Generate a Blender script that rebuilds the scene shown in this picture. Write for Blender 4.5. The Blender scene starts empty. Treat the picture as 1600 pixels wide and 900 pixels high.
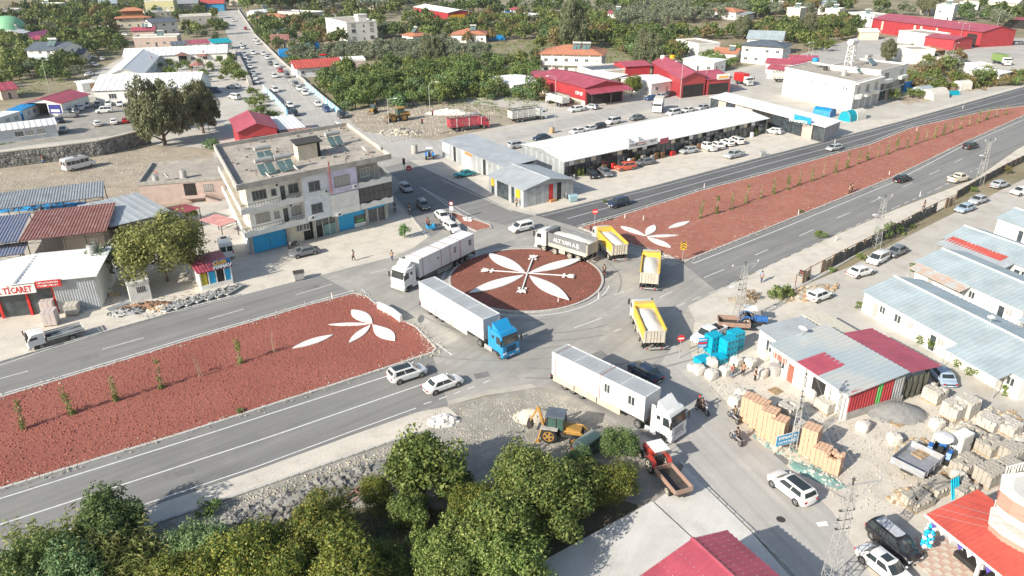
import bpy,math,random
from mathutils import Vector,Matrix
rnd=random.Random(7)
SC=bpy.context.scene
COL=SC.collection
# camera
F=1161.0;PITCH=math.radians(25);ROLL=math.radians(.54);CH=42.0
fw=Vector((0,math.cos(PITCH),-math.sin(PITCH)))
_r0=Vector((1,0,0));_u0=Vector((0,math.sin(PITCH),math.cos(PITCH)))
rt=_r0*math.cos(ROLL)-_u0*math.sin(ROLL)
up=_u0*math.cos(ROLL)+_r0*math.sin(ROLL)
cam=bpy.data.cameras.new('camera');camo=bpy.data.objects.new('camera',cam);COL.objects.link(camo)
M3=Matrix((rt,up,-fw)).transposed().to_4x4()
camo.matrix_world=Matrix.Translation((0,0,CH))@M3
cam.sensor_width=36;cam.lens=36*F/1600;cam.clip_end=6000;cam.clip_start=.5
SC.camera=camo
# light
SUN_EL=math.radians(28.5);SH_AZ=math.radians(40)
W=bpy.data.worlds.new('World');SC.world=W;W.use_nodes=True
nt=W.node_tree;bg=nt.nodes['Background']
sky=nt.nodes.new('ShaderNodeTexSky');sky.sky_type='NISHITA';sky.sun_disc=False
sky.sun_elevation=SUN_EL
sd=Vector((-math.cos(SH_AZ)*math.cos(SUN_EL),-math.sin(SH_AZ)*math.cos(SUN_EL),math.sin(SUN_EL)))
sky.sun_rotation=math.atan2(sd.x,sd.y)
sky.air_density=1.2;sky.dust_density=1.5
nt.links.new(sky.outputs[0],bg.inputs[0]);bg.inputs[1].default_value=.105
sl=bpy.data.lights.new('sun','SUN');sl.energy=5;sl.angle=math.radians(.5);sl.color=(1,.93,.81)
so=bpy.data.objects.new('sun',sl);COL.objects.link(so);so.rotation_euler=(-sd).to_track_quat('-Z','Y').to_euler()
SC.view_settings.view_transform='Standard';SC.view_settings.look='None'
SC.view_settings.exposure=0.46;SC.view_settings.gamma=1
# geometry helpers
def P(x,y,z=0.0):
 """a point of the photograph (1600x900) taken at height z -> the place in the world"""
 d=fw+rt*((x-800)/F)+up*((450-y)/F)
 t=(z-CH)/d.z
 p=Vector((0,0,CH))+d*t
 return p
def P2(x,y,z=0.0):
 p=P(x,y,z);return Vector((p.x,p.y,0))
def heading(cx,cy,vx,vy,z=.6):
 a=P(cx-vx/2,cy-vy/2,z);b=P(cx+vx/2,cy+vy/2,z)
 return math.atan2(b.y-a.y,b.x-a.x)
class MB:
 def __init__(s):s.v=[];s.f=[];s.m=[]
 def add(s,pts,faces,m=0):
  o=len(s.v);s.v+=[tuple(p)for p in pts]
  for f in faces:s.f.append(tuple(i+o for i in f));s.m.append(m)
  return s
 def quad(s,a,b,c,d,m=0):return s.add([a,b,c,d],[(0,1,2,3)],m)
 def poly(s,pts,m=0):return s.add(pts,[tuple(range(len(pts)))],m)
 def box(s,x0,y0,z0,x1,y1,z1,m=0):
  return s.add([(x0,y0,z0),(x1,y0,z0),(x1,y1,z0),(x0,y1,z0),(x0,y0,z1),(x1,y0,z1),(x1,y1,z1),(x0,y1,z1)],[(0,3,2,1),(4,5,6,7),(0,1,5,4),(1,2,6,5),(2,3,7,6),(3,0,4,7)],m)
 def prism(s,pts,z0,z1,m=0,mt=None):
  n=len(pts);
  a=sum(pts[i][0]*pts[(i+1)%n][1]-pts[(i+1)%n][0]*pts[i][1]for i in range(n))
  if a<0:pts=pts[::-1]
  v=[(p[0],p[1],z0)for p in pts]+[(p[0],p[1],z1)for p in pts]
  s.add(v,[(i,(i+1)%n,(i+1)%n+n,i+n)for i in range(n)]+[tuple(range(n))[::-1]],m)
  s.add(v[n:],[tuple(range(n))],m if mt is None else mt);return s
 def loft(s,rings,m=0,caps=True,closed=True):
  n=len(rings[0]);o=len(s.v)
  for r in rings:s.v+=[tuple(p)for p in r]
  for i in range(len(rings)-1):
   for j in range(n if closed else n-1):
    k=(j+1)%n
    s.f.append((o+i*n+j,o+i*n+k,o+(i+1)*n+k,o+(i+1)*n+j));s.m.append(m)
  if caps:
   s.f.append(tuple(o+j for j in range(n))[::-1]);s.m.append(m)
   s.f.append(tuple(o+(len(rings)-1)*n+j for j in range(n)));s.m.append(m)
  return s
 def cyl(s,p0,p1,r0,r1=None,n=8,m=0,caps=True):
  if r1 is None:r1=r0
  p0=Vector(p0);p1=Vector(p1);d=(p1-p0)
  if d.length<1e-6:return s
  d.normalize();a=d.orthogonal().normalized();b=d.cross(a)
  rg=[]
  for p,r in((p0,r0),(p1,r1)):
   rg.append([p+(a*math.cos(2*math.pi*i/n)+b*math.sin(2*math.pi*i/n))*r for i in range(n)])
  return s.loft(rg,m,caps)
 def tube(s,pts,r,n=6,m=0):
  for a,b in zip(pts[:-1],pts[1:]):s.cyl(a,b,r,r,n,m)
  return s
 def corr(s,A,B,C,D,pitch=.5,amp=.05,m=0,w=.3):
  """a profiled metal sheet A-B-C-D: ribs run from A towards D"""
  A,B,C,D=map(Vector,(A,B,C,D));n=max(2,int((B-A).length/pitch))
  nr=(B-A).cross(D-A).normalized()
  if nr.z<0:nr=-nr
  ring0=[];ring1=[]
  for i in range(n):
   for t,h in((0,0),(w*.35,1),(w*.35+w,1),(w*1.7,0)):
    u=min(1,(i+t)/n)
    ring0.append(A.lerp(B,u)+nr*amp*h);ring1.append(D.lerp(C,u)+nr*amp*h)
  ring0.append(B);ring1.append(C)
  s.loft([ring0,ring1],m,caps=False,closed=False);return s
 def ball(s,c,r,n=8,k=5,m=0,sq=(1,1,1),jit=0):
  rg=[]
  for i in range(k+1):
   a=math.pi*i/k;rr=max(.02,math.sin(a))
   rg.append([(c[0]+math.cos(2*math.pi*j/n)*rr*r*sq[0]*(1+jit*rnd.uniform(-1,1)),c[1]+math.sin(2*math.pi*j/n)*rr*r*sq[1]*(1+jit*rnd.uniform(-1,1)),c[2]-math.cos(a)*r*sq[2]*(1+jit*rnd.uniform(-1,1)))for j in range(n)])
  return s.loft(rg,m)
 def mesh(s,name,mats,smooth=False):
  me=bpy.data.meshes.new(name);me.from_pydata(s.v,[],s.f)
  if not isinstance(mats,(list,tuple)):mats=[mats]
  for m in mats:me.materials.append(m)
  if len(mats)>1:me.polygons.foreach_set('material_index',s.m)
  if smooth:
   me.polygons.foreach_set('use_smooth',[True]*len(me.polygons))
   try:me.set_sharp_from_angle(angle=math.radians(smooth if smooth is not True else 40))
   except Exception:pass
  me.update();return me
 def build(s,name,mats,parent=None,smooth=False,**kw):
  return link(name,s.mesh(name,mats,smooth),parent,**kw)
def link(name,me,parent=None,loc=None,rot=None,label=None,cat=None,group=None,kind=None,scale=None):
 o=bpy.data.objects.new(name,me);COL.objects.link(o)
 if parent:o.parent=parent
 if loc is not None:o.location=loc
 if rot is not None:o.rotation_euler=(0,0,rot)if not isinstance(rot,(tuple,list))else rot
 if scale is not None:o.scale=(scale,)*3 if not isinstance(scale,(tuple,list))else scale
 if label:o['label']=label
 if cat:o['category']=cat
 if group:o['group']=group
 if kind:o['kind']=kind
 return o
def thing(name,label,cat,loc=(0,0,0),rot=0,group=None,scale=None):
 return link(name,None,None,loc,rot,label,cat,group,None,scale)
def dup(o,parent=None,**kw):
 c=o.copy();COL.objects.link(c);c.parent=parent
 for ch in o.children:dup(ch,c)
 return c
def copy_thing(o,loc,rot,label=None,group=None,scale=None):
 c=dup(o);c.location=loc;c.rotation_euler=(0,0,rot)
 if label:c['label']=label
 if group:c['group']=group
 elif group is None and 'group' in c.keys():del c['group']
 if scale is not None:c.scale=(scale,)*3
 return c
 # materials
_mats={}
def mat(name,col,rough=.7,var=.12,scale=3.0,bump=0.0,bscale=30.0,metal=0.0,col2=None,stretch=None,island=0,obj=0,spec=.5,dirt=None,coat=0):
 if name in _mats:return _mats[name]
 m=bpy.data.materials.new(name);m.use_nodes=True;n=m.node_tree.nodes;l=m.node_tree.links
 b=n['Principled BSDF'];b.inputs['Roughness'].default_value=rough;b.inputs['Metallic'].default_value=metal
 b.inputs['Specular IOR Level'].default_value=spec
 if coat:b.inputs['Coat Weight'].default_value=coat;b.inputs['Coat Roughness'].default_value=.08
 tc=n.new('ShaderNodeTexCoord');src=tc.outputs['Object']
 if stretch:
  mp=n.new('ShaderNodeMapping');mp.inputs['Scale'].default_value=stretch;l.new(src,mp.inputs[0]);src=mp.outputs[0]
 nz=n.new('ShaderNodeTexNoise');nz.inputs['Scale'].default_value=scale;nz.inputs['Detail'].default_value=6;nz.inputs['Roughness'].default_value=.6
 l.new(src,nz.inputs[0])
 mx=n.new('ShaderNodeMix');mx.data_type='RGBA'
 c2=col2 if col2 else tuple(c*(1-var*1.6)for c in col);c1=col if col2 else tuple(min(1,c*(1+var))for c in col)
 mx.inputs[6].default_value=(*c1,1);mx.inputs[7].default_value=(*c2,1)
 rp=n.new('ShaderNodeMapRange');rp.inputs[1].default_value=.35;rp.inputs[2].default_value=.65
 l.new(nz.outputs[0],rp.inputs[0]);l.new(rp.outputs[0],mx.inputs[0])
 out=mx.outputs[2]
 if dirt:
  nz2=n.new('ShaderNodeTexNoise');nz2.inputs['Scale'].default_value=dirt[1];nz2.inputs['Detail'].default_value=8;nz2.inputs['Roughness'].default_value=.7
  l.new(src,nz2.inputs[0])
  r2=n.new('ShaderNodeMapRange');r2.inputs[1].default_value=.5;r2.inputs[2].default_value=.72;l.new(nz2.outputs[0],r2.inputs[0])
  m2=n.new('ShaderNodeMix');m2.data_type='RGBA';m2.inputs[7].default_value=(*dirt[0],1)
  l.new(r2.outputs[0],m2.inputs[0]);l.new(out,m2.inputs[6]);out=m2.outputs[2]
 if island or obj:
  hs=n.new('ShaderNodeHueSaturation')
  if island:
   g=n.new('ShaderNodeNewGeometry');r=n.new('ShaderNodeMapRange');r.inputs[3].default_value=1-island;r.inputs[4].default_value=1+island
   l.new(g.outputs['Random Per Island'],r.inputs[0]);val=r.outputs[0]
   if obj:
    oi=n.new('ShaderNodeObjectInfo');r3=n.new('ShaderNodeMapRange');r3.inputs[3].default_value=1-obj;r3.inputs[4].default_value=1+obj
    l.new(oi.outputs['Random'],r3.inputs[0]);mm=n.new('ShaderNodeMath');mm.operation='MULTIPLY'
    l.new(val,mm.inputs[0]);l.new(r3.outputs[0],mm.inputs[1]);val=mm.outputs[0]
    r4=n.new('ShaderNodeMapRange');r4.inputs[3].default_value=.5+obj*.1;r4.inputs[4].default_value=.5-obj*.1
    l.new(oi.outputs['Random'],r4.inputs[0]);l.new(r4.outputs[0],hs.inputs['Hue'])
  else:
   oi=n.new('ShaderNodeObjectInfo');r3=n.new('ShaderNodeMapRange');r3.inputs[3].default_value=1-obj;r3.inputs[4].default_value=1+obj
   l.new(oi.outputs['Random'],r3.inputs[0]);val=r3.outputs[0]
  l.new(val,hs.inputs['Value']);l.new(out,hs.inputs['Color']);out=hs.outputs[0]
 l.new(out,b.inputs['Base Color'])
 if bump:
  nb=n.new('ShaderNodeTexNoise');nb.inputs['Scale'].default_value=bscale;nb.inputs['Detail'].default_value=4;l.new(src,nb.inputs[0])
  bp=n.new('ShaderNodeBump');bp.inputs['Strength'].default_value=1;bp.inputs['Distance'].default_value=bump
  l.new(nb.outputs[0],bp.inputs['Height']);l.new(bp.outputs[0],b.inputs['Normal'])
 _mats[name]=m;return m
def worn(m,ang,k=.22):
 n=m.node_tree.nodes;l=m.node_tree.links;b=n['Principled BSDF'];src=b.inputs['Base Color'].links[0].from_socket
 tc=n.new('ShaderNodeTexCoord');mp=n.new('ShaderNodeMapping');mp.vector_type='TEXTURE';mp.inputs['Rotation'].default_value=(0,0,ang);mp.inputs['Scale'].default_value=(40,1.1,1);l.new(tc.outputs['Object'],mp.inputs[0])
 nz=n.new('ShaderNodeTexNoise');nz.inputs['Scale'].default_value=1;nz.inputs['Detail'].default_value=5;nz.inputs['Roughness'].default_value=.65;l.new(mp.outputs[0],nz.inputs[0])
 r=n.new('ShaderNodeMapRange');r.inputs[1].default_value=.3;r.inputs[2].default_value=.7;r.inputs[3].default_value=1-k;r.inputs[4].default_value=1+k*.6;l.new(nz.outputs[0],r.inputs[0])
 vo=n.new('ShaderNodeTexNoise');vo.inputs['Scale'].default_value=9;vo.inputs['Detail'].default_value=2;l.new(tc.outputs['Object'],vo.inputs[0]);r2=n.new('ShaderNodeMapRange');r2.inputs[1].default_value=.3;r2.inputs[2].default_value=.7;r2.inputs[3].default_value=.93;r2.inputs[4].default_value=1.07;l.new(vo.outputs[0],r2.inputs[0])
 mu=n.new('ShaderNodeMath');mu.operation='MULTIPLY';l.new(r.outputs[0],mu.inputs[0]);l.new(r2.outputs[0],mu.inputs[1])
 hs=n.new('ShaderNodeHueSaturation');l.new(mu.outputs[0],hs.inputs['Value']);l.new(src,hs.inputs['Color']);l.new(hs.outputs[0],b.inputs['Base Color'])
def leafmat(name,c1,c2,c3,obj=.2):
 """foliage: three leaf tones scattered leaf by leaf, a little light passing through"""
 if name in _mats:return _mats[name]
 m=bpy.data.materials.new(name);m.use_nodes=True;n=m.node_tree.nodes;l=m.node_tree.links
 b=n['Principled BSDF'];b.inputs['Roughness'].default_value=.55;b.inputs['Specular IOR Level'].default_value=.3
 g=n.new('ShaderNodeNewGeometry');cr=n.new('ShaderNodeValToRGB');e=cr.color_ramp.elements
 e[0].position=0;e[0].color=(*c1,1);e[1].position=1;e[1].color=(*c3,1);x=e.new(.6);x.color=(*c2,1)
 l.new(g.outputs['Random Per Island'],cr.inputs[0])
 oi=n.new('ShaderNodeObjectInfo');hs=n.new('ShaderNodeHueSaturation')
 r3=n.new('ShaderNodeMapRange');r3.inputs[3].default_value=1-obj;r3.inputs[4].default_value=1+obj;l.new(oi.outputs['Random'],r3.inputs[0])
 mu=n.new('ShaderNodeMath');mu.operation='MULTIPLY';mu.inputs[1].default_value=7.13;l.new(oi.outputs['Random'],mu.inputs[0])
 fr=n.new('ShaderNodeMath');fr.operation='FRACT';l.new(mu.outputs[0],fr.inputs[0])
 r4=n.new('ShaderNodeMapRange');r4.inputs[3].default_value=.484;r4.inputs[4].default_value=.508;l.new(fr.outputs[0],r4.inputs[0])
 l.new(r3.outputs[0],hs.inputs['Value']);l.new(r4.outputs[0],hs.inputs['Hue']);l.new(cr.outputs[0],hs.inputs['Color'])
 l.new(hs.outputs[0],b.inputs['Base Color'])
 tr=n.new('ShaderNodeBsdfTranslucent');l.new(hs.outputs[0],tr.inputs[0])
 ms=n.new('ShaderNodeMixShader');ms.inputs[0].default_value=.25
 l.new(b.outputs[0],ms.inputs[1]);l.new(tr.outputs[0],ms.inputs[2]);l.new(ms.outputs[0],n['Material Output'].inputs[0])
 _mats[name]=m;return m
ASPH=(.135,.137,.14)
m_asphalt=mat('asphalt_worn',(.265,.263,.256),.9,scale=.05,col2=(.215,.213,.208),bump=.01,bscale=8,dirt=((.27,.26,.24),.3))
m_asphalt2=mat('asphalt_new',(.15,.15,.155),.85,scale=.08,col2=(.12,.12,.125),bump=.01,bscale=8,dirt=((.18,.18,.18),.25))
m_junction=mat('junction_asphalt',(.40,.385,.355),.9,scale=.09,col2=(.31,.30,.28),dirt=((.50,.475,.42),.16),bump=.01,bscale=8)
m_streetc=mat('dusty_street',(.48,.465,.435),.92,scale=.1,col2=(.41,.395,.37),dirt=((.55,.52,.47),.12),bump=.015,bscale=6)
m_white=mat('road_paint',(.74,.74,.72),.6,.08,4,dirt=((.5,.5,.48),2.5))
m_sand=mat('sandy_verge',(.66,.61,.53),.95,scale=.25,col2=(.59,.545,.475),dirt=((.50,.46,.39),.5),bump=.03,bscale=5)
m_earth=mat('earth',(.36,.30,.21),.97,scale=.04,col2=(.23,.20,.12),dirt=((.12,.14,.05),.06),bump=.1,bscale=2)
m_dirt=mat('dirt_lot',(.42,.36,.28),.97,scale=.15,col2=(.34,.29,.225),dirt=((.25,.22,.17),.3),bump=.05,bscale=4)
m_grav=mat('grey_gravel',(.36,.345,.31),.97,scale=.35,col2=(.27,.255,.22),dirt=((.46,.42,.36),.5),bump=.06,bscale=6)
m_conc=mat('concrete_slab',(.68,.665,.63),.9,scale=.3,col2=(.60,.585,.55),dirt=((.50,.48,.45),.35),bump=.005,bscale=12)
m_pale=mat('pale_ground',(.56,.53,.485),.95,scale=.12,col2=(.48,.455,.41),dirt=((.40,.36,.30),.3),bump=.02,bscale=6)
m_grassd=mat('dry_grass',(.25,.22,.10),.97,scale=.3,col2=(.15,.17,.06),dirt=((.34,.29,.18),.2),bump=.12,bscale=4)
m_grass=mat('green_grass',(.11,.15,.04),.97,scale=.4,col2=(.17,.19,.07),bump=.1,bscale=5)
m_kerb=mat('kerb_concrete',(.5,.49,.46),.9,.12,1.5,dirt=((.33,.31,.28),2))
m_redg=mat('red_gravel',(.34,.115,.085),.98,scale=.12,col2=(.28,.088,.066),dirt=((.18,.07,.055),2.6),bump=.09,bscale=4.5)
m_redg2=mat('red_gravel_pale',(.38,.15,.105),.98,scale=.15,col2=(.31,.115,.08),dirt=((.42,.25,.2),1),bump=.05,bscale=5)
m_wstone=mat('white_slab',(.80,.80,.78),.75,.06,1.5,dirt=((.66,.64,.60),2.2))
m_whitewall=mat('white_wall',(.80,.79,.75),.85,.05,.8,dirt=((.62,.59,.53),1.2))
m_cream=mat('cream_wall',(.68,.61,.48),.85,.08,.7,dirt=((.52,.45,.35),1.3))
m_pinkw=mat('pink_plaster',(.55,.43,.38),.85,.08,.7,dirt=((.43,.35,.31),1.3))
m_bluew=mat('pale_blue_plaster',(.72,.76,.80),.85,.06,.7,dirt=((.52,.56,.6),1.3))
m_lilac=mat('lilac_plaster',(.62,.58,.72),.85,.08,.7,dirt=((.45,.42,.55),1.3))
m_curtain=mat('net_curtain',(.42,.40,.37),.8,.15,9)
m_greyc=mat('grey_concrete',(.42,.40,.37),.92,.12,.8,dirt=((.3,.28,.25),1.0),bump=.01,bscale=10)
m_roofc=mat('roof_concrete',(.47,.42,.36),.95,scale=.35,col2=(.37,.335,.29),dirt=((.27,.25,.22),.5))
m_steelw=mat('white_sheet',(.80,.81,.81),.45,.05,.5,dirt=((.7,.7,.68),.6))
m_steelg=mat('galvanised_sheet',(.42,.44,.45),.42,.1,.6,metal=.25,dirt=((.32,.32,.31),.9))
m_steelb=mat('blue_grey_sheet',(.40,.475,.505),.45,.1,.35,metal=.1,dirt=((.45,.49,.50),.3))
m_steell=mat('light_grey_sheet',(.46,.49,.51),.45,.08,.35,metal=.15,dirt=((.38,.4,.41),.5))
m_steelr=mat('red_sheet',(.42,.085,.12),.4,.12,.4,dirt=((.34,.075,.10),.7))
m_steelr2=mat('bright_red_sheet',(.52,.10,.075),.4,.1,.4,dirt=((.43,.085,.07),.7))
m_wallr=mat('red_wall_sheet',(.40,.045,.055),.5,.08,.5)
m_rust=mat('rusty_sheet',(.34,.16,.135),.7,scale=.5,col2=(.27,.115,.095),dirt=((.42,.27,.235),.9))
m_fade=mat('faded_blue_sheet',(.17,.22,.34),.7,scale=.6,col2=(.24,.27,.35),dirt=((.33,.25,.25),1.2))
m_tile=mat('orange_tile',(.56,.24,.14),.8,scale=1,col2=(.46,.19,.11),dirt=((.38,.17,.11),.8))
m_slate=mat('dark_slate',(.12,.145,.18),.6,.15,.8)
m_glass=mat('dark_glass',(.035,.045,.05),.08,.1,1,spec=.8)
m_winpane=mat('window_pane',(.06,.075,.085),.12,.3,1,spec=.7)
m_winfr=mat('window_frame',(.75,.74,.70),.6,.05,2)
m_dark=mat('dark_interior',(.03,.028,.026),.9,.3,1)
m_black=mat('black_rubber',(.022,.022,.023),.85,.2,4)
m_rim=mat('wheel_rim',(.42,.42,.42),.4,.1,4,metal=.6)
m_rimw=mat('pale_wheel_rim',(.55,.5,.42),.7,.12,4)
m_iron=mat('dark_iron',(.06,.055,.05),.7,.2,3)
m_galv=mat('galvanised_steel',(.5,.5,.49),.5,.1,2,metal=.3)
m_brown=mat('brown_wood',(.22,.12,.06),.85,.2,3)
m_wood=mat('pallet_wood',(.48,.34,.20),.9,.2,3,dirt=((.33,.23,.14),2))
m_brick=mat('orange_brick',(.58,.38,.26),.92,.15,2,island=.14)
m_blockg=mat('grey_block',(.50,.47,.42),.95,.1,2,island=.1)
m_blue=mat('blue_paint',(.02,.30,.60),.5,.1,1.5,dirt=((.05,.34,.58),2))
m_tarp=mat('blue_tarp',(.01,.26,.62),.5,.2,2)
m_cyan=mat('cyan_plastic',(.0,.48,.68),.45,.08,2)
m_yel=mat('yellow_paint',(.75,.42,.02),.5,.08,2)
m_org=mat('machine_yellow',(.45,.24,.045),.6,.15,2,dirt=((.33,.24,.13),2))
m_redp=mat('red_paint',(.58,.03,.03),.4,.06,2)
m_bag=mat('white_bag',(.66,.63,.57),.8,.1,2,dirt=((.5,.46,.4),3))
m_greenp=mat('green_paint',(.12,.42,.12),.5,.1,2)
m_skin=mat('skin',(.45,.27,.19),.6,.05,5)
m_hair=mat('dark_hair',(.03,.022,.018),.8,.1,5)
m_trunk=mat('bark',(.16,.12,.085),.95,.2,3)
m_load=mat('white_rock_dust',(.72,.69,.62),.97,.08,1.2,bump=.05,bscale=4)
m_rock=mat('grey_rock',(.26,.25,.23),.95,.2,.6,island=.25,bump=.05,bscale=5)
m_rubble=mat('pale_rubble',(.46,.42,.35),.95,.15,.6,island=.25)
def cloth(c):return mat('cloth_%d_%d_%d'%tuple(int(x*100)for x in c),c,.9,.1,6)
def paint(n,c,r=.28):return mat('car_paint_'+n,c,r,.03,1,coat=.6,dirt=(tuple(x*.9+.03 for x in c),1.5))
CARP=dict(white=(.78,.78,.76),silver=(.45,.47,.49),grey=(.17,.18,.19),black=(.018,.018,.022),blue=(.03,.08,.22),red=(.45,.02,.03),navy=(.025,.04,.075),teal=(.0,.22,.26),cream=(.70,.65,.52),dgreen=(.05,.09,.08),orange=(.6,.11,.06),paleblue=(.38,.48,.60))
def _dir(a,b):d=P(*b)-P(*a);return math.atan2(d.y,d.x)
worn(m_asphalt,_dir((100,700),(500,560)));worn(m_asphalt2,_dir((1000,310),(1400,200)));worn(m_junction,_dir((640,640),(900,480)),.14);worn(m_streetc,_dir((1100,650),(1300,850)),.14);worn(m_sand,_dir((250,800),(500,700)),.07);worn(m_conc,1.1,.08);worn(m_roofc,.9,.12)
# the ground, roads and markings
def sheet(name,px,m,z,kind='structure',**kw):
 mb=MB();mb.poly([tuple(P2(*p)+Vector((0,0,z)))for p in px]);o=mb.build(name,m,kind=kind,**kw)
 me=o.data
 if me.polygons[0].normal.z<0:me.flip_normals()
 return o
g=MB();g.add([(-3000,-500,0),(3000,-500,0),(3000,6000,0),(-3000,6000,0)],[(0,1,2,3)]);g.build('ground',m_earth,kind='structure')
ROADS=[]
def keep(px):ROADS.append([(P2(*p).x,P2(*p).y)for p in px])
def inside(pt,poly):
 x,y=pt;c=False;n=len(poly);j=n-1
 for i in range(n):
  xi,yi=poly[i];xj,yj=poly[j]
  if(yi>y)!=(yj>y)and x<(xj-xi)*(y-yi)/(yj-yi)+xi:c=not c
  j=i
 return c
 # land patches, each 4 mm above the one below
sheet('left_settlement_ground',[(-60,640),(-60,240),(-30,212),(60,160),(128,138),(150,112),(200,84),(360,72),(400,100),(420,140),(640,200),(700,260),(620,400),(400,470),(200,530)],m_pale,.004)
sheet('dirt_lot',[(-60,330),(-60,262),(60,252),(240,226),(330,232),(345,280),(290,330),(170,340)],m_dirt,.008)
sheet('yard_ground',[(-60,610),(-60,480),(150,440),(300,400),(420,395),(620,300),(680,372),(650,400),(612,405),(400,459),(220,504),(100,541)],m_sand,.010)
sheet('car_park_ground',[(60,225),(-40,240),(-40,205),(60,160),(160,150),(300,120),(310,180),(250,200),(180,212)],m_grav,.012)
sheet('sandy_crossing',[(520,190),(560,170),(660,160),(790,150),(900,165),(1000,140),(1130,112),(1230,90),(1330,64),(1420,60),(1640,62),(1640,118),(1560,108),(1500,104),(1400,96),(1330,110),(1400,150),(1640,128),(1640,132),(1400,196),(1190,250),(1025,293),(835,338),(790,330),(690,290),(600,240)],m_pale,.014)
sheet('shop_forecourt',[(700,262),(800,250),(870,262),(1190,200),(1320,190),(1400,186),(1600,132),(1600,137),(1400,193),(1280,224),(1190,247),(1025,290),(850,334),(820,330)],m_sand,.018)
sheet('digging_site_ground',[(520,185),(600,160),(700,158),(830,172),(840,186),(700,215),(660,225),(610,225)],m_dirt,.018)
sheet('dirt_by_the_junction',[(640,646),(700,634),(800,610),(850,606),(900,620),(1000,680),(1080,740),(1040,790),(900,800),(700,770),(600,720),(640,676)],m_grav,.010)
sheet('roadside_earth',[(-80,912),(232,824),(400,766),(650,678),(720,700),(760,780),(600,830),(300,900),(200,1000),(-100,1000)],m_grav,.008)
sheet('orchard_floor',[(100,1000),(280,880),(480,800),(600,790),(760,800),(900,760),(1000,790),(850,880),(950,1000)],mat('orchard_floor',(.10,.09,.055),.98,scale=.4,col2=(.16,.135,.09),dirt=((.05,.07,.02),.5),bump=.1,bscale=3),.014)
sheet('yard_of_building_materials',[(1040,470),(1130,440),(1240,452),(1300,430),(1352,480),(1480,560),(1700,680),(1700,1000),(1350,1000),(1300,860),(1200,760),(1130,640),(1060,560)],m_sand,.010)
sheet('cabin_village_lane',[(1240,452),(1330,416),(1460,348),(1600,280),(1700,240),(1700,800),(1520,640),(1340,520),(1280,490)],m_pale,.014)
# carriageways
A_N=[(-60,583),(0,566),(100,537),(220,503),(300,480),(400,456),(500,430),(612,402)]
A_S=[(553,459),(470,481),(400,502),(300,531),(200,562),(100,592),(0,622),(-60,640)]
JN=A_N[-3:]+[(645,388),(669,371),(700,350),(735,342),(760,345),(800,340),(835,336),(860,330)]
rdA=A_N+A_S
sheet('north_carriageway',rdA,m_asphalt,.022);keep(rdA)
A_N2=[(835,336),(1025,290),(1190,246),(1280,223),(1400,192),(1600,136),(1680,112)]
A_S2=[(1680,142),(1600,166),(1545,173),(1425,200),(1360,226),(1200,271),(1100,297),(960,341),(905,356)]
rdA2=A_N2+A_S2
sheet('north_carriageway',rdA2,m_asphalt2,.022);keep(rdA2)
B_N=[(-60,785),(0,765),(160,716),(295,675),(400,641),(512,605),(632,566),(675,552)]
B_S=[(700,633),(650,645),(545,682),(400,735),(125,830),(0,870),(-60,890)]
rdB=B_N+B_S
sheet('south_carriageway',rdB,m_asphalt,.022);keep(rdB)
B_N2=[(1062,408),(1200,357),(1392,279),(1507,223),(1600,182),(1660,155)]
B_S2=[(1660,195),(1590,232),(1525,277),(1400,326),(1307,366),(1200,415),(1120,455),(1075,478)]
rdB2=B_N2+B_S2
sheet('south_carriageway',rdB2,m_asphalt,.022);keep(rdB2)
jn=[(553,459),(500,430),(612,402),(645,388),(669,371),(612,304),(560,252),(560,235),(640,250),(700,290),(790,330),(835,336),(905,356),(985,383),(1062,408),(1120,455),(1075,478),(1066,520),(1090,580),(1190,690),(1300,800),(1420,1000),(1270,940),(1175,830),(1070,731),(1030,710),(900,622),(850,606),(800,608),(750,620),(700,633),(675,552),(650,512),(595,482)]
sheet('roundabout_road',jn,m_junction,.026);keep(jn)
sheet('side_street_new_asphalt',[(612,306),(632,290),(600,262),(640,252),(720,290),(795,327),(835,338),(790,352),(735,340),(690,360),(672,372)],m_asphalt,.030)
sheet('side_street',[(338,20),(376,12),(400,57),(440,95),(480,130),(532,176),(560,200),(640,250),(700,290),(640,300),(600,262),(590,240),(500,215),(450,180),(412,140),(385,108),(360,65)],m_streetc,.024)
keep([(335,15),(380,8),(404,57),(444,95),(484,130),(540,176),(640,240),(700,290),(600,270),(590,240),(500,225),(445,190),(405,145),(372,108),(352,65)])
sheet('back_street',[(560,205),(640,215),(700,222),(800,205),(1000,158),(1130,122),(1330,62),(1400,58),(1640,60),(1640,92),(1500,92),(1420,72),(1230,118),(1010,172),(930,190),(815,216),(716,232),(690,250),(640,250)],m_streetc,.022)
keep([(520,180),(600,166),(700,185),(790,184),(900,150),(1130,108),(1240,90),(1250,135),(1330,180),(1400,186),(1640,122),(1640,160),(1400,196),(835,338),(600,240)]);keep([(1330,62),(1420,57),(1640,58),(1640,104),(1500,96),(1420,84),(1240,110)])
sheet('yard_street',[(1066,520),(1090,580),(1190,690),(1300,800),(1420,1000),(1270,940),(1175,830),(1070,731),(1030,710),(1010,600)],m_streetc,.030)
keep([(640,600),(1000,560),(1240,452),(1600,230),(1900,400),(1900,1200),(1200,1200),(840,870),(1040,720)])
sw=[(-60,889),(0,869),(125,829),(400,734),(545,681),(655,643),(700,636),(715,650),(650,678),(400,764),(232,822),(0,902),(-60,922)]
sheet('sandy_footway',sw,m_sand,.020);keep([(x,y+(8 if i>6 else 0))for i,(x,y)in enumerate(sw)])
sw=[(1075,480),(1120,457),(1200,416),(1307,367),(1400,327),(1525,279),(1590,233),(1660,197),(1660,225),(1600,252),(1570,265),(1462,331),(1360,386),(1242,452),(1160,490),(1100,500)]
sheet('sandy_footway',sw,m_sand,.020);keep(sw)
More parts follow.
